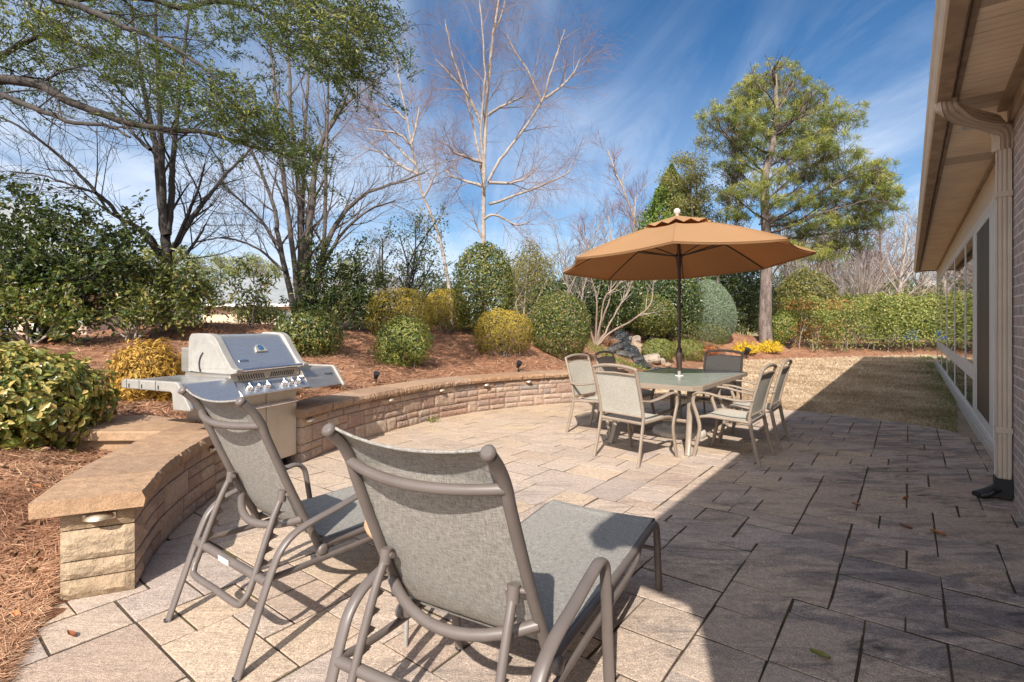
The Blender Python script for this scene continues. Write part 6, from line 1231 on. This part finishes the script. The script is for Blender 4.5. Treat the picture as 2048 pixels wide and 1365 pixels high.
# blue barrel beyond the hedge
x, d = (1820 - 1024) / F * 29.5, 29.5
M['blue'] = simple('blue_plastic', (0.03, 0.14, 0.55), 0.4); bb_ = thing('garden_chair', 'bright blue plastic garden chair seen through the hedge gap', 'chair', (x, d, 0), 2.6)
mb = MB(); mb.box(-.3, .3, -.28, .28, .40, .46); mb.build('seat', M['blue'], bb_, .02)
mb = MB(); mb.extrude_x([(.24, .46), (.30, .46), (.42, 1.0), (.36, 1.0)], -.3, .3); mb.build('backrest', M['blue'], bb_, .02)
for sx in (-1, 1):
    mb = MB(); mb.box(sx * .30 - .04, sx * .30 + .04, -.3, .34, .62, .66); mb.build('armrest', M['blue'], bb_, .01)
    for yy in (-.25, .25): mb = MB(); mb.box(sx * .27 - .03, sx * .27 + .03, yy - .03, yy + .03, 0, .41 if yy > 0 else .62); mb.build('leg', M['blue'], bb_, .008)

# --- bare woods beyond (a few kinds, copied)
def proto(seedk, h, mat, mtw, n1, lv, label, nm='background_tree'):
    T0 = [auto_tree(np.zeros(3), h, .11 + .012 * h, 2, lean=(rng.normal() * .6, 0))]
    if seedk % 2: T0.append(auto_tree(np.zeros(3), h * .9, .1 + .008 * h, 2, lean=(1.2, .4)))
    return bare_tree(nm, label, (0, 0, 0), T0, mat, mtw, lv, group='bare trees in the woods beyond the garden')
lvA = [dict(n=20, f=(.22, 1), ang=(30, 60), L=(3.6, 1.2), rr=.45, up=.35, wobble=.1, pts=6, rmin=.02), dict(n=7, f=(.2, 1), ang=(25, 55), L=(1.5, .9), rr=.5, up=.3, wobble=.12, pts=5, rmin=.013), dict(n=4, f=(.2, 1), ang=(20, 50), L=(.8, .6), rr=.6, up=.2, wobble=.12, pts=4, rmin=.010)]
kinds = [proto(0, 8, 'bark_pale', 'bark_pale', 16, lvA, 'x'), proto(1, 7, 'bark', 'twig_red', 16, lvA, 'x'), proto(2, 10, 'bark', 'twig_grey', 18, lvA, 'x')]
spots = [(1790, 34, 1.0, 0, 'pale grey bare tree with a forked trunk behind the hedge by the eave'), (1700, 40, 1.05, 1, 'reddish bare tree behind the tan grass plumes'), (1655, 44, .9, 2, 'grey bare tree behind the olive evergreen mass'), (1745, 46, 1.0, 1, 'reddish bare tree in the woods between the pine and the eave'), (1838, 42, 1.0, 2, 'grey bare tree partly hidden by the eave of the house'),
         (1600, 48, 1.0, 0, 'pale bare tree in the woods behind the pine branches'), (1080, 40, .62, 2, 'small grey bare tree low behind the wispy yellow shrub'), (1140, 42, .62, 1, 'small reddish bare tree low left of the umbrella tip'), (1030, 46, .7, 0, 'small pale bare tree low behind the tall birch trunk'), (760, 38, .75, 2, 'grey bare tree low between the thin-stemmed tree and leaning birch'),
         (700, 44, .7, 0, 'pale bare tree low right of the thin-stemmed tree'), (1870, 38, .9, 0, 'pale bare tree seen past the far corner of the house'), (1450, 46, .9, 2, 'grey bare tree behind the hazy grey-green tree'), (520, 45, .6, 2, 'small grey bare tree low above the garage roof'), (1770, 55, 1.2, 2, 'grey bare tree far back in the woods by the eave'), (1690, 56, 1.2, 0, 'pale bare tree far back in the woods over the hedge'), (890, 44, .6, 1, 'small reddish bare tree low left of the tall birch trunk'), (1910, 46, .95, 1, 'reddish bare tree mostly behind the sunroom windows'), (1630, 36, .85, 0, 'pale bare tree right behind the olive evergreen mass'), (1575, 37, .8, 2, 'grey bare tree just right of the pine trunk'), (1725, 36, .95, 2, 'grey bare tree rising out of the tan grass plumes'), (1815, 48, 1.2, 1, 'reddish bare tree behind the forked pale tree'), (1130, 33, .6, 2, 'grey bare tree low over the large round holly'), (1185, 36, .75, 0, 'pale bare tree behind the red-budded maple'), (1050, 34, .6, 1, 'small reddish bare tree over the olive-yellow shrub mass'), (800, 34, .6, 0, 'small pale bare tree over the yellow mounds')]
used = set()
for (u, d, s_, kd, l) in spots:
    x = (u - 1024) / F * d; loc = (x, d, -0.1)
    if kd not in used: o = kinds[kd]; o.location = loc; o.rotation_euler = (0, 0, rng.uniform(0, 6)); o["label"] = l; o.scale = (s_,) * 3; used.add(kd)
    else: dup(kinds[kd], loc, rng.uniform(0, 6), l, s_)
# far loblolly pines over the roofs on the left
def far_pine(label):
    o = thing('far_pine', label, 'tree', (0, 0, -30), 0, 'distant pines over the roofs'); T0 = [(np.array([[0, 0, 0], [.1, 0, 4], [0, .1, 8], [.1, 0, 10.5]], float), np.array([.2, .16, .1, .04]))]
    s1 = grow(T0, 22, (.5, 1), (50, 85), (2.4, .9), .4, .3, .1, 5, .03); s2 = grow(s1, 4, (.4, 1), (30, 60), (.9, .6), .5, .3, .1, 4, .02); sticks('trunk', T0 + s1, 5, M['bark'], o)
    E_ = np.array([p[-1] for p, r in s1 + s2]); i = np.repeat(np.arange(len(E_)), 26); P = E_[i] + rng.normal(size=(len(i), 3)) * np.array([.42, .42, .22]); foliage('crown', P, rdir(len(P)), .40 * rng.uniform(.6, 1.2, len(P)), M['needle'], o, .22, rdir(len(P)) + np.array([0, 0, .8]), .0); return o
fp = far_pine('x'); first = True
for (u, d, s_, l) in ((255, 62, .92, 'distant pine left of the dark forked trunk'), (300, 60, .95, 'distant pine just left of the forked trunk'), (350, 66, 1.05, 'distant pine showing behind the forked trunk'), (395, 62, .86, 'distant pine right of the forked trunk, leftmost of a row'), (440, 66, .92, 'distant pine midway between the two bare trees'), (478, 62, .84, 'distant pine above the left end of the garage roof'), (512, 66, .92, 'distant pine above the middle of the garage roof'), (550, 64, .8, 'distant pine left of the thin grey stems'), (690, 66, .85, 'distant pine behind the dark red-leaved shrub'), (1010, 64, .8, 'distant pine low right of the birch trunk'), (1660, 62, 1.1, 'distant pine in the woods over the olive mass'), (1590, 64, 1.1, 'distant pine low behind the big pine trunk')):
    loc = ((u - 1024) / F * d, d, -.1)
    if first: fp.location = loc; fp["label"] = l; fp.scale = (s_,) * 3; first = False
    else: dup(fp, loc, rng.uniform(0, 6), l, s_)
# low far brush closing the horizon
n = 26000; u = rng.uniform(350, 2000, n); d = rng.uniform(48, 85, n); x = (u - 1024) / F * d; hh = (1.6 + 1.5 * np.sin(x * .33) ** 2 + .8 * np.sin(x * 1.1 + 2)) * (d / 60); P = np.stack([x, d, hh * rng.random(n) ** .8 - .1], 1)
br_ = tag(struct(foliage('brush', P, rdir(n), .42 * rng.uniform(.6, 1.4, n), M['leaf_olive'], None, .3, rdir(n) + np.array([0, 0, 1]), .05), 'stuff'), 'far olive brush along the horizon behind the trees', 'brush')

# --- neighbours' buildings on the left
M['roof_grey'] = simple('grey_shingle', (0.20, 0.21, 0.215), .95, 0, .2, 3, .5, 30, .3, .02); M['cream_wall'] = simple('cream_siding', (0.56, 0.44, 0.31), .8, 0, .08, 2); M['pink_wall'] = simple('pinkish_brick', (0.46, 0.33, 0.26), .9, 0, .2, 9)
def gabled(name, label, cx_, cy_, w, dp, eave, ridge, rz, wallm, wins=(), hip=0.0):
    o = thing(name, label, 'house', (cx_, cy_, 0), rz)
    mb = MB(); mb.box(-w / 2, w / 2, -dp / 2, dp / 2, -.1, eave)
    if not hip: mb.add([(-w / 2, -dp / 2, eave), (-w / 2, dp / 2, eave), (-w / 2, 0, ridge - .1), (w / 2, -dp / 2, eave), (w / 2, dp / 2, eave), (w / 2, 0, ridge - .1)], [(0, 2, 1), (3, 4, 5)])
    mb.build('wall', wallm, o)
    mb = MB(); ov = .45; sl = (ridge - eave) / (dp / 2); prof = [(-dp / 2 - ov, eave - sl * ov + .02), (0, ridge + .02), (dp / 2 + ov, eave - sl * ov + .02), (dp / 2 + ov, eave - sl * ov + .2), (0, ridge + .2), (-dp / 2 - ov, eave - sl * ov + .2)]
    if hip:
        a_, c_, zb = w / 2 + ov, dp / 2 + ov, eave - sl * ov; h_ = max(.3, w / 2 - hip)
        mb.add([(-a_, -c_, zb), (a_, -c_, zb), (a_, c_, zb), (-a_, c_, zb), (-h_, 0, ridge), (h_, 0, ridge)], [(0, 1, 5, 4), (1, 2, 5), (2, 3, 4, 5), (3, 0, 4), (3, 2, 1, 0)])
    else: mb.extrude_x(prof, -w / 2 - ov, w / 2 + ov)
    mb.build('roof', M['roof_grey'], o)
    mb = MB(); mb.box(-w / 2 - ov, w / 2 + ov, -dp / 2 - ov - .12, -dp / 2 - ov - .002, eave - sl * ov + .02, eave - sl * ov + .19); mb.build('gutter', M['white_trim'], o)
    for (x0, x1, z0, z1) in wins:
        mb = MB(); mb.box(x0 - .09, x1 + .09, -dp / 2 - .05, -dp / 2 + .02, z0 - .09, z1 + .09); wdw = mb.build('window', M['white_trim'], o)
        mb = MB(); mb.box(x0, x1, -dp / 2 - .058, -dp / 2 - .052, z0, z1); mb.build('pane', M['glass'], wdw)
    return o
gabled('neighbor_house', 'big grey-roofed neighbour house at the far left behind the dark tree', -31.5, 31, 18, 11, 3.3, 8.6, 0.12, M['pink_wall'], ((1.5, 2.7, .9, 2.4), (4.2, 5.4, .9, 2.4), (6.6, 7.8, .9, 2.4)), hip=6.5)
gabled('garage', 'cream garage with grey roof glimpsed between the bare trees', -15.6, 36, 7.5, 7, 2.55, 4.3, -0.1, M['cream_wall'], ((1.2, 2.2, 1.0, 2.0),))
gabled('neighbor_house', 'pale grey roof glimpsed behind the sparse dark shrub', -10.6, 42, 7, 9, 2.6, 5.6, 0.0, M['cream_wall'], hip=3.0)

# ---------------------------------------------------------------- waterfall, rocks, lights, straw
M['rock'] = stone('tan_boulder', [(0.22, 0.15, 0.10), (0.30, 0.21, 0.135), (0.26, 0.20, 0.16), (0.34, 0.27, 0.20)], 9, 1.0, 0.04, 0.15)
M['rock_dark'] = stone('wet_dark_rock', [(0.03, 0.028, 0.027), (0.085, 0.078, 0.072)], 12, 1.0, 0.03, 0.15, 0.5, (0.06, 0.05, 0.045))
t = NT('falling_water'); n = t.noise(1.0, 5, .7, t.mapping((26, 26, 5))); t.col(t.ramp(n, [(0.42, (0.015, 0.018, 0.02)), (0.60, (0.07, 0.07, 0.07)), (0.70, (0.36, 0.37, 0.37))])); t.set(Roughness=0.22, IOR=1.33); t.bump(n, .9, .06); M['water'] = t.m
def rock(loc, r, label, mat, sd, group='rocks edging the garden waterfall'):
    n, m = 14, 9; G = []
    for j in range(m + 1):
        ph_ = math.pi * j / m
        D = np.array([[math.sin(ph_) * math.cos(2 * math.pi * i / n), math.sin(ph_) * math.sin(2 * math.pi * i / n), math.cos(ph_)] for i in range(n)]); e = (np.abs(D) ** 3).sum(1) ** (-1 / 3); G.append(D * (e * lumps(D, 2.6, .30, sd) * lumps(D, 7, .10, sd + 3))[:, None] * np.array(r))
    mb = MB(); V = np.array(G).reshape(-1, 3); mb.add(V, [(j * n + i, (j + 1) * n + i, (j + 1) * n + (i + 1) % n, j * n + (i + 1) % n) for j in range(m) for i in range(n)], rng.random(), False)
    o = mb.build('rock', M[mat]); o.location = loc; o.rotation_euler = (rng.normal() * .15, rng.normal() * .15, rng.uniform(0, 6)); return tag(o, label, 'rock', group)
pond = [((1240, 678), (.20, .16, .10), 'rock', 'flat tan rock at the head of the waterfall'), ((1256, 674), (.26, .2, .16), 'rock', 'rounded tan boulder at the head of the waterfall'), ((1266, 688), (.22, .18, .15), 'rock', 'tan boulder right of the falling water'), ((1274, 699), (.18, .2, .14), 'rock', 'tan boulder midway down the right bank'), ((1284, 708), (.24, .17, .12), 'rock', 'long tan rock lower on the right bank'),
        ((1302, 723), (.36, .24, .15), 'rock', 'largest orange-tan boulder at the foot of the waterfall'), ((1320, 728), (.18, .14, .11), 'rock', 'tan rock between the large boulder and the low mound'), ((1312, 708), (.15, .13, .1), 'rock', 'small tan rock above the large boulder'), ((1334, 733), (.15, .12, .07), 'rock', 'small pale rock near the umbrella pole'), ((1316, 742), (.12, .1, .08), 'rock_dark', 'small dark rock by the table edge'), ((1305, 744), (.1, .09, .07), 'rock_dark', 'smallest dark rock by the table edge'),
        ((1226, 688), (.17, .16, .13), 'rock_dark', 'dark wet rock at the top left of the fall'), ((1234, 700), (.2, .18, .12), 'rock_dark', 'dark wet rock left of the falling water'), ((1244, 712), (.2, .17, .1), 'rock_dark', 'dark wet rock in the middle of the stream'), ((1262, 716), (.18, .16, .09), 'rock_dark', 'dark wet rock lower in the stream'), ((1276, 724), (.17, .14, .08), 'rock_dark', 'dark wet rock beside the pool'), ((1222, 704), (.15, .15, .1), 'rock_dark', 'dark wet rock at the left bank')]
for i, ((u, v), r, mt, l) in enumerate(pond):
    x, y, z = hit(u, v); s_ = y / 12.0; rock((x, y, z + .3 * r[2] * s_), tuple(np.array(r) * s_ * .8), l, mt, i)
A_ = np.array(hit(1240, 686)); B_ = np.array(hit(1290, 738)); G = []
for i in range(28):
    f = i / 27; stepz = .26 * (1 - sstep((f - .05) / .14)) + .10 * (1 - sstep((f - .40) / .08)); p = A_ + (B_ - A_) * f; side = np.array([-(B_ - A_)[1], (B_ - A_)[0], 0]); side /= np.linalg.norm(side); wdt = .20 + .22 * f
    G.append([p + side * wdt * w_ + np.array([0, 0, stepz + .03 + .015 * rng.random() - .05 * (abs(w_) > .9) + (tz(p[0], p[1]) - p[2])]) for w_ in np.linspace(-1, 1, 9)])
mb = MB(); mb.sheet(G); struct(mb.build('water', M['water']))
# spot lights in the straw
def spot(u, v, label, yaw=0.4):
    x, y, z = hit(u, v + 10); o = thing('spot_light', label, 'garden light', (x, y, z), yaw, 'black garden spot lights'); s_ = max(1.0, y / 8)
    ax_ = unit(np.array([0.1, -.55, .75])); c_ = np.array([0, 0, .10 * s_]); mb = MB(); mb.tube([c_ - ax_ * .045 * s_, c_, c_ + ax_ * .05 * s_, c_ + ax_ * .062 * s_], np.array([.022, .034, .044, .046]) * s_, 14); mb.tube([c_ + ax_ * .062 * s_, c_ + ax_ * .058 * s_], np.array([.046, .03]) * s_, 14, caps=False); mb.build('lamp_head', M['black'], o)
    mb = MB(); mb.tube([(0, 0, -.08), (0, .0, .09 * s_)], .012 * s_, 8); mb.build('stake', M['black'], o)
spot(752, 758, 'black spot light on the straw behind the grill end of the wall'); spot(1037, 735, 'black spot light on the straw near the middle of the wall'); spot(1493, 708, 'black spot light in front of the yellow tuft nearer the umbrella', .1); spot(1579, 690, 'black spot light right of the yellow tufts', .8)
# dry ornamental grass clumps
def drygrass(x, y, s_, label, n=240, mat='straw'):
    o = thing('ornamental_grass', label, 'grass clump', (x, y, tz(x, y) - .02), 0, 'cut-back dry grass clumps'); PL = []
    for _ in range(n):
        an = rng.uniform(0, 6.28); r = rng.random() ** .6 * s_; hgt = s_ * rng.uniform(.5, 1.05); c_ = np.array([math.cos(an), math.sin(an)]) * r; PL.append((np.array([[c_[0] * .35, c_[1] * .35, 0], [c_[0] * .7, c_[1] * .7, hgt * .6], [c_[0] * 1.15, c_[1] * 1.15, hgt * (.95 - .3 * r / s_)]]), np.array([.0035, .003, .0015])))
    sticks('blades', PL, 3, M[mat], o)
drygrass(-2.72, 6.15, .30, 'dry grass clump behind the right shelf of the grill'); drygrass(-2.35, 6.75, .28, 'dry grass clump on the wall edge by the first spot light'); drygrass(-3.05, 6.75, .26, 'dry grass clump farther up the straw slope behind the grill'); x, y, z = hit(1216, 692); drygrass(x, y, .34, 'dry grass clump left of the waterfall head')
x, y, z = hit(1235, 715)
o = struct(foliage('ground_cover', np.stack([rng.normal(size=2600) * .3, rng.normal(size=2600) * 1.1, np.abs(rng.normal(size=2600)) * .04], 1) @ np.array([[.8, -.6, 0], [.6, .8, 0], [0, 0, 1]]).T + np.array([x - .25, y - .5, 0]), unit(rng.normal(size=(2600, 3)) + (0, 0, 1)), .05, M['leaf_bright'], None, .4), 'stuff')
me = o.data; co = np.empty(len(me.vertices) * 3, np.float32); me.vertices.foreach_get("co", co); co = co.reshape(-1, 3); co[:, 2] += terrain(co[:, 0], co[:, 1]) + .01; me.vertices.foreach_set("co", co.ravel()); me.update(); tag(o, 'low green ground cover beside the garden waterfall', 'ground cover')

# pine straw: loose needles lying over the bed
n = 260000; u = rng.uniform(-1.5, 1.0, n); d = 1.6 + (1 / rng.uniform(1 / 14.0, 1.0, n) - 1) * 1.0 ; d = np.where(rng.random(n) < .25, rng.uniform(1.7, 4.6, n), d); x = u * d * .75; y = d
s, v = edge_info(x, y); ok = (s > .02 + .42 * v[:, 0]) & (x > -10); x, y, s = x[ok], y[ok], s[ok]; z = terrain(x, y); n = len(x); print('needles', n)
dz1 = terrain(x + .05, y) - z; dz2 = terrain(x, y + .05) - z; Nn = unit(np.stack([-dz1 / .05, -dz2 / .05, np.ones(n)], 1) + rng.normal(size=(n, 3)) * .18)
P = np.stack([x, y, z + rng.uniform(.002, .028, n)], 1); Ln = rng.uniform(.09, .20, n)
o = struct(foliage('pine_straw', P, Nn, Ln, M['straw'], None, .030 * np.clip(y / 4, 1, 3)[:, None], rdir(n), .01, a=np.clip(.42 + .22 * np.sin(3.1 * x + 2 * np.sin(2.3 * y)) * np.sin(2.7 * y + 1.5 * np.sin(3.3 * x)) + rng.normal(size=n) * .24, 0, 1)), 'stuff'); tag(o, 'loose brown pine straw covering the planting bed', 'pine straw')
M['litter'] = leafmat('dead_leaf', [(0.0, (0.10, 0.05, 0.03)), (0.5, (0.26, 0.15, 0.085)), (0.9, (0.42, 0.27, 0.16)), (1.0, (0.45, 0.16, 0.05))], 0.7, 0.1, 0.3, (0.3, 0.15, 0.06))
# dead leaves among the straw in the corner by the pillar
n = 3400; y = 1.8 + 14 * rng.random(n) ** 1.7; x = rng.uniform(-1.05, .35, n) * y; s, v = edge_info(x, y); ok = (s > .08 + .42 * v[:, 0]); x, y = x[ok], y[ok]; P = np.stack([x, y, terrain(x, y) + .03], 1)
o = struct(foliage('leaf_litter', P, unit(rng.normal(size=P.shape) * .5 + (0, 0, 1)), .065 * rng.uniform(.6, 1.2, len(P)), M['litter'], None, .45, None, .15, True), 'stuff'); tag(o, 'dry rust leaves scattered on the straw', 'leaf litter')
# lawn blades
n = 420000; d = 1 / rng.uniform(1 / 24.0, 1 / 5.8, n); x = rng.uniform(-.05, .86, n) * d; s, v = edge_info(x, d); a_ = x - .7679 * d
HA = np.array(HULL); inside = np.ones(n, bool)
for i in range(len(HA)):
    e = HA[(i + 1) % len(HA)] - HA[i]; inside &= (e[0] * (d - HA[i][1]) - e[1] * (x - HA[i][0])) > (.07 * rng.random(n) + .02) * np.hypot(*e)
ok = (~inside) & (s < -.02) & (a_ < .90); x, d, a_ = x[ok], d[ok], a_[ok]; n = len(x); print('blades', n); sc = np.clip(d / 9, .8, 2.0)
av_ = .42 + .16 * np.sin(2.1 * x + 1.3 * d) * np.sin(1.7 * d - .9 * x) + .14 * np.sin(5.7 * x + 3 * np.sin(2 * d)) * np.sin(6.1 * d + 2 * np.sin(3 * x)) + rng.normal(size=n) * .22
Tb = rdir(n) * 1.1 + np.array([0, 0, .75]); P = np.stack([x, d, -.03 + .012 * sc], 1); green = (a_ > .45 + rng.normal(size=n) * .30) & (np.sin(d * 1.7) + np.sin(x * 2.3 + 1) + rng.normal(size=n) * .5 > -.2)
for nm, mk, mt, l in (('grass', ~green, 'grassblade', 'short tan dormant grass of the lawn'), ('green_grass', green, 'greenblade', 'greener grass patches along the sunroom wall')):
    o = struct(foliage(nm, P[mk], rdir(mk.sum()), .065 * sc[mk] * rng.uniform(.5, 1.3, mk.sum()), M[mt], None, .12, Tb[mk], .0, a=np.clip(av_[mk], 0, 1)), 'stuff'); tag(o, l, 'grass')
# fallen leaves and moss on the patio
def fallen(u, v, L, mat, label, ang):
    d_ = F * H / (v - V0); p = np.array([(u - 1024) / F * d_, d_, .004]); mb = MB(); T = np.array([math.cos(ang), math.sin(ang), 0]); S = np.array([-T[1], T[0], 0]); k = 7
    G = [[p + T * L * (i / k - .5) + S * w_ * L * .24 * math.sin(math.pi * (i / k) ** .8) + np.array([0, 0, .012 * abs(w_) + .010 * (i / k) ** 2 + .002]) for w_ in (-1, -.5, 0, .5, 1)] for i in range(k + 1)]
    mb.sheet(G, rng.random()); o = mb.build('fallen_leaf', M[mat]); tag(o, label, 'leaf', 'fallen leaves on the patio')
fallen(1640, 1316, .075, 'leaf_bright', 'green fallen leaf lying on the shaded pavers', 2.6); fallen(1876, 1070, .08, 'leaf_rust', 'brown curled leaf nearest the drain boot side of the patio', 2.2); fallen(1812, 1058, .07, 'straw', 'pale dry leaf left of the brown curled leaf', 2.5); fallen(1812, 1000, .06, 'leaf_rust', 'small brown leaf halfway between table and drain boot', .3); fallen(1712, 1012, .06, 'straw', 'small tan leaf farthest from the wall in the shade', 2.9); fallen(142, 1275, .05, 'leaf_rust', 'small rust leaf beside the foot of the pillar', 2.8)
def twig(u, v, L, ang, label):
    d_ = F * H / (v - V0); p = np.array([(u - 1024) / F * d_, d_, .006]); T = np.array([math.cos(ang), math.sin(ang), 0]); mb = MB(); mb.tube(smoothp([p - T * L / 2, p + np.array([.01, .015, .004]), p + T * L / 2], 4), [.003] * 8 + [.0015], 5, (0, 0, 1)); o = mb.build('twig', M['bark_pale']); tag(o, label, 'twig', 'twigs on the patio')
twig(1740, 901, .22, 2.4, 'pale twig on the shaded pavers near the lawn'); twig(1648, 1350, .1, 2.2, 'short pale twig near the green fallen leaf')
# moss and weeds in the joints
n = 9000; pr2 = rng.uniform(-1, 1, (n, 2)); dd_ = rng.uniform(1.9, 8, n); xx = rng.uniform(-1.9, 4.6, n); ins = np.ones(n, bool)
wd_ = [(1188, 640, 0)]
o3 = foliage('weed', np.stack([rng.normal(size=90) * .05, rng.normal(size=90) * .05, np.abs(rng.normal(size=90)) * .03], 1) + np.array([at(866, 838, 1)[0] * 7.15, 7.15, .01]), unit(rng.normal(size=(90, 3)) + (0, 0, 1)), .035, M['leaf_bright'], None, .4); tag(o3, 'small green weed growing at the foot of the long wall', 'weed')
